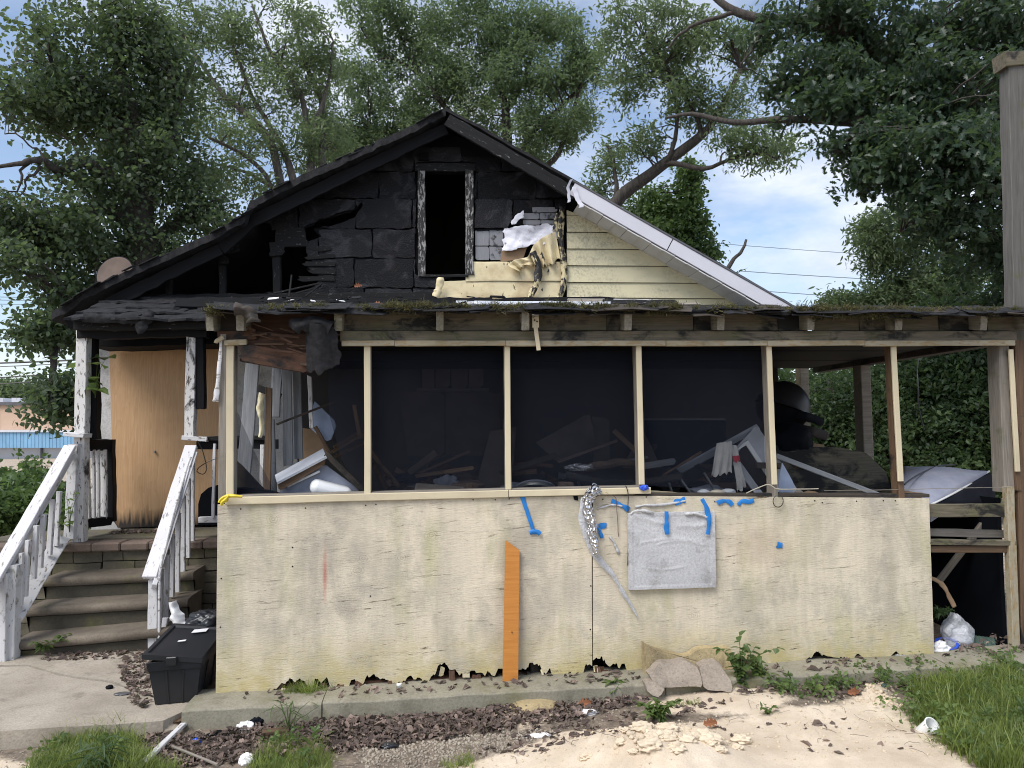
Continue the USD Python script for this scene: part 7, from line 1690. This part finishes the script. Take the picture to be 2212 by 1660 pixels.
plant('step_weed', 'small pale weed at the left foot of the lowest step', 'weed', at(95, 1404, 5.9), .09, 12, .05, .03, .07, 5, stems=4)
plant('thin_grass', 'thin arching grass plant against the left kerb length', 'weed', gpt(625, 1572), .20, 7, .10, .008, .09, 6, stems=6)
plant('bright_tuft', 'bright yellow-green sedge tuft in the left grass', 'sedge', gpt(228, 1650), .18, 8, .17, .012, .06, 7, mt='leaf_vine', stems=7)
plant('seedling', 'small green seedling on the bare soil left of the sand heap', 'weed', gpt(1662, 1560), .06, 7, .04, .022, .03, 8, stems=3)
plant('fern', 'dark feathery evergreen sprig in front of the rubbish bag', 'plant', at(2058, 1440, 4.92), .10, 60, .05, .007, .08, 9, mt='leaf_wood', stems=10)
plant('fern', 'dark feathery sprig above the rubbish bag in the gap', 'plant', at(2030, 1330, 5.0), .06, 40, .05, .007, .06, 10, mt='leaf_wood', stems=6)
plant('climbing_ivy', 'green ivy climbing the charred post left of the door board', 'ivy', at(206, 860, EY + .05), .42, 5, .14, .12, .06, 11, mt='weed_green', stems=3)
plant('climbing_ivy', 'thin red-stemmed creeper on the left newel of the stair', 'ivy', at(150, 1150, EY - .12), .35, 4, .07, .05, .06, 12, mt='weed_green', stems=3)
plant('climbing_ivy', 'small leafy creeper between the left balusters of the stair', 'ivy', at(125, 1140, 6.6), .14, 8, .07, .05, .08, 13, mt='weed_green', stems=3)
plant('eave_vine', 'small leafy vine sprouting behind the white eave below the bare stick', 'vine', at(1585, 606, 8.4), .13, 18, .035, .02, .10, 14, mt='leaf_vine', stems=6)
# moss along the roof edge
MS = [blades(30, .028, .004, .012, 80 + k, 1.6) for k in range(3)]
mp = []
for a, b, n, y0, hgt_ in ((560, 1000, 60, 664, 5), (830, 990, 120, 664, 6), (990, 1460, 170, 665, 6), (1170, 1230, 50, 666, 6), (1420, 1470, 80, 668, 9), (1500, 1760, 90, 668, 5), (1755, 1960, 420, 677, 10), (1960, 2200, 130, 674, 6), (446, 480, 40, 672, 4), (1400, 1440, 20, 672, 8)):
    for _ in range(n): mp.append(at(r.uniform(a, b), y0 + r.normal(0, hgt_ * .5), 4.735 + r.uniform(-.03, .02)))
mp = np.array(mp); path = numbered(porch, 'moss')
instancer(path, MS, mp - origin[porch], quats(len(mp), r, 1.5), r.uniform(.5, 1.3, len(mp)), r.integers(0, 3, len(mp)), L_['moss'])
# orange leaves
for k, (a, b, Y, lb) in enumerate(((765, 620, GY - .03, 'orange oak leaf stuck on the charred wall left of the attic window'), (806, 660, 6.0, 'orange oak leaf lying on the black porch roof'), (1832, 1516, None, 'yellow-brown maple leaf lying left of the sand heap'), (1520, 1590, None, 'curled orange leaf on the sand in front'), (1250, 1690 - 160, None, 'orange scrap of leaf near the kerb'))):
    c = at(a, b, Y) if Y else gpt(a, b) + [0, 0, .02]
    v, f = leaf(.075, .06, 3, .5, .4)
    solo('orange_leaf', (v @ rot_to(np.array([.8, -.2, .3]), np.array([0, -1 if Y == GY - .03 else -.5, .4])).T + c, f), L_['orange_leaf'], lb, 'leaf')

# ------------------------------------------------------------------ beyond: building, wires, bare stick
m = Mat('peach_metal'); p_ = m.pos(); L_['peach_metal'] = m.out(m.mix(m.ramp(m.noise(p_, .6, 5), [(.3, 0), (.7, 1)]), (.50, .345, .245), (.56, .40, .29)), .6)
plain('blue_metal', (.20, .39, .58), .5, .12, .6, .05); plain('white_wall', (.60, .60, .64), .8, .1, .5, .05)
DY = 60.0
fb_ = thing('far_building', 'low peach and blue metal warehouse far left across the street', 'building', at(60, 1010, DY))
def wallpx(nm, x0, x1, y0, y1, Y, T, mt): return part(fb_, nm, slab_px([(x0, y0), (x1, y0), (x1, y1), (x0, y1)], Y, T), L_[mt])
for k in range(9): wallpx('wall_panel', -260 + k * 52, -260 + k * 52 + 51.4, 876, 935, DY + 1.5 + .02 * (k % 2), 1, 'peach_metal')
wallpx('roof_edge', -260, 210, 869, 876, DY + 1.3, 6, 'roof_far')
for k in range(60): wallpx('awning_rib', -260 + k * 7.8, -260 + k * 7.8 + 7.0, 933, 968, DY + .4 + .03 * (k % 2), .5, 'blue_metal')
wallpx('awning_cap', -260, 208, 929, 934, DY + .3, 1.2, 'white_wall')
wallpx('wall', -260, 208, 967, 1040, DY + 1.2, 1, 'white_wall'); wallpx('downpipe', 87, 91, 968, 1012, DY + 1.0, .15, 'roof_far')
for a, w in ((2, 9), (34, 18)): wallpx('roof_unit', a - w / 2, a + w / 2, 860, 870, DY + 3, 1.5, 'white_wall')
def wire(label, pts, Y, rad, grp=None):
    Q = curve([at(a, b, Y) for a, b in pts], 24); solo('power_line', tube(Q, rad, 5), L_['wire_black'], label, 'power line', grp)
for k, (pts, Y, rad, lb) in enumerate(((((-60, 560), (80, 561), (260, 572)), 40, .012, 'uppermost wire at the far left beside the dish'), (((-60, 641), (60, 643), (240, 646)), 40, .014, 'top of the three thin wires crossing below the big oak'), (((-60, 647), (60, 650), (240, 654)), 40, .014, 'middle of the three thin wires crossing below the big oak'), (((-60, 657), (60, 658), (240, 662)), 40, .014, 'lowest of the three thin wires crossing below the big oak'), (((-60, 741), (60, 743), (300, 748)), 36, .013, 'thin wire just above the thick cable at the left'), (((-60, 786), (80, 782), (300, 770)), 30, .034, 'thick black cable crossing behind the left porch post'), (((-60, 795), (80, 789), (300, 778)), 30, .016, 'thin wire just under the thick cable'), (((-60, 820), (80, 811), (300, 797)), 30, .022, 'second wire from the bottom at the left'), (((-60, 834), (80, 825), (300, 811)), 30, .022, 'lowest wire at the left above the warehouse'),
                                      (((1500, 522), (1700, 538), (2000, 558)), 45, .016, 'highest thin wire crossing the sky right of the eave'), (((1600, 586), (1750, 596), (2000, 610)), 45, .02, 'middle wire crossing the sky right of the eave'), (((1640, 629), (1740, 636), (2000, 655)), 45, .02, 'lowest wire crossing the sky right of the eave'))):
    wire(lb, pts, Y, rad)
solo('bare_stick', tube(curve([at(1566, 590, 8.5), at(1590, 556, 8.5), at(1604, 540, 8.5), at(1612, 518, 8.5)], 12, .012, 2), np.linspace(.03, .014, 12), 6), L_['bark'], 'broken bare stick rising behind the white eave', 'stick', smooth=True)
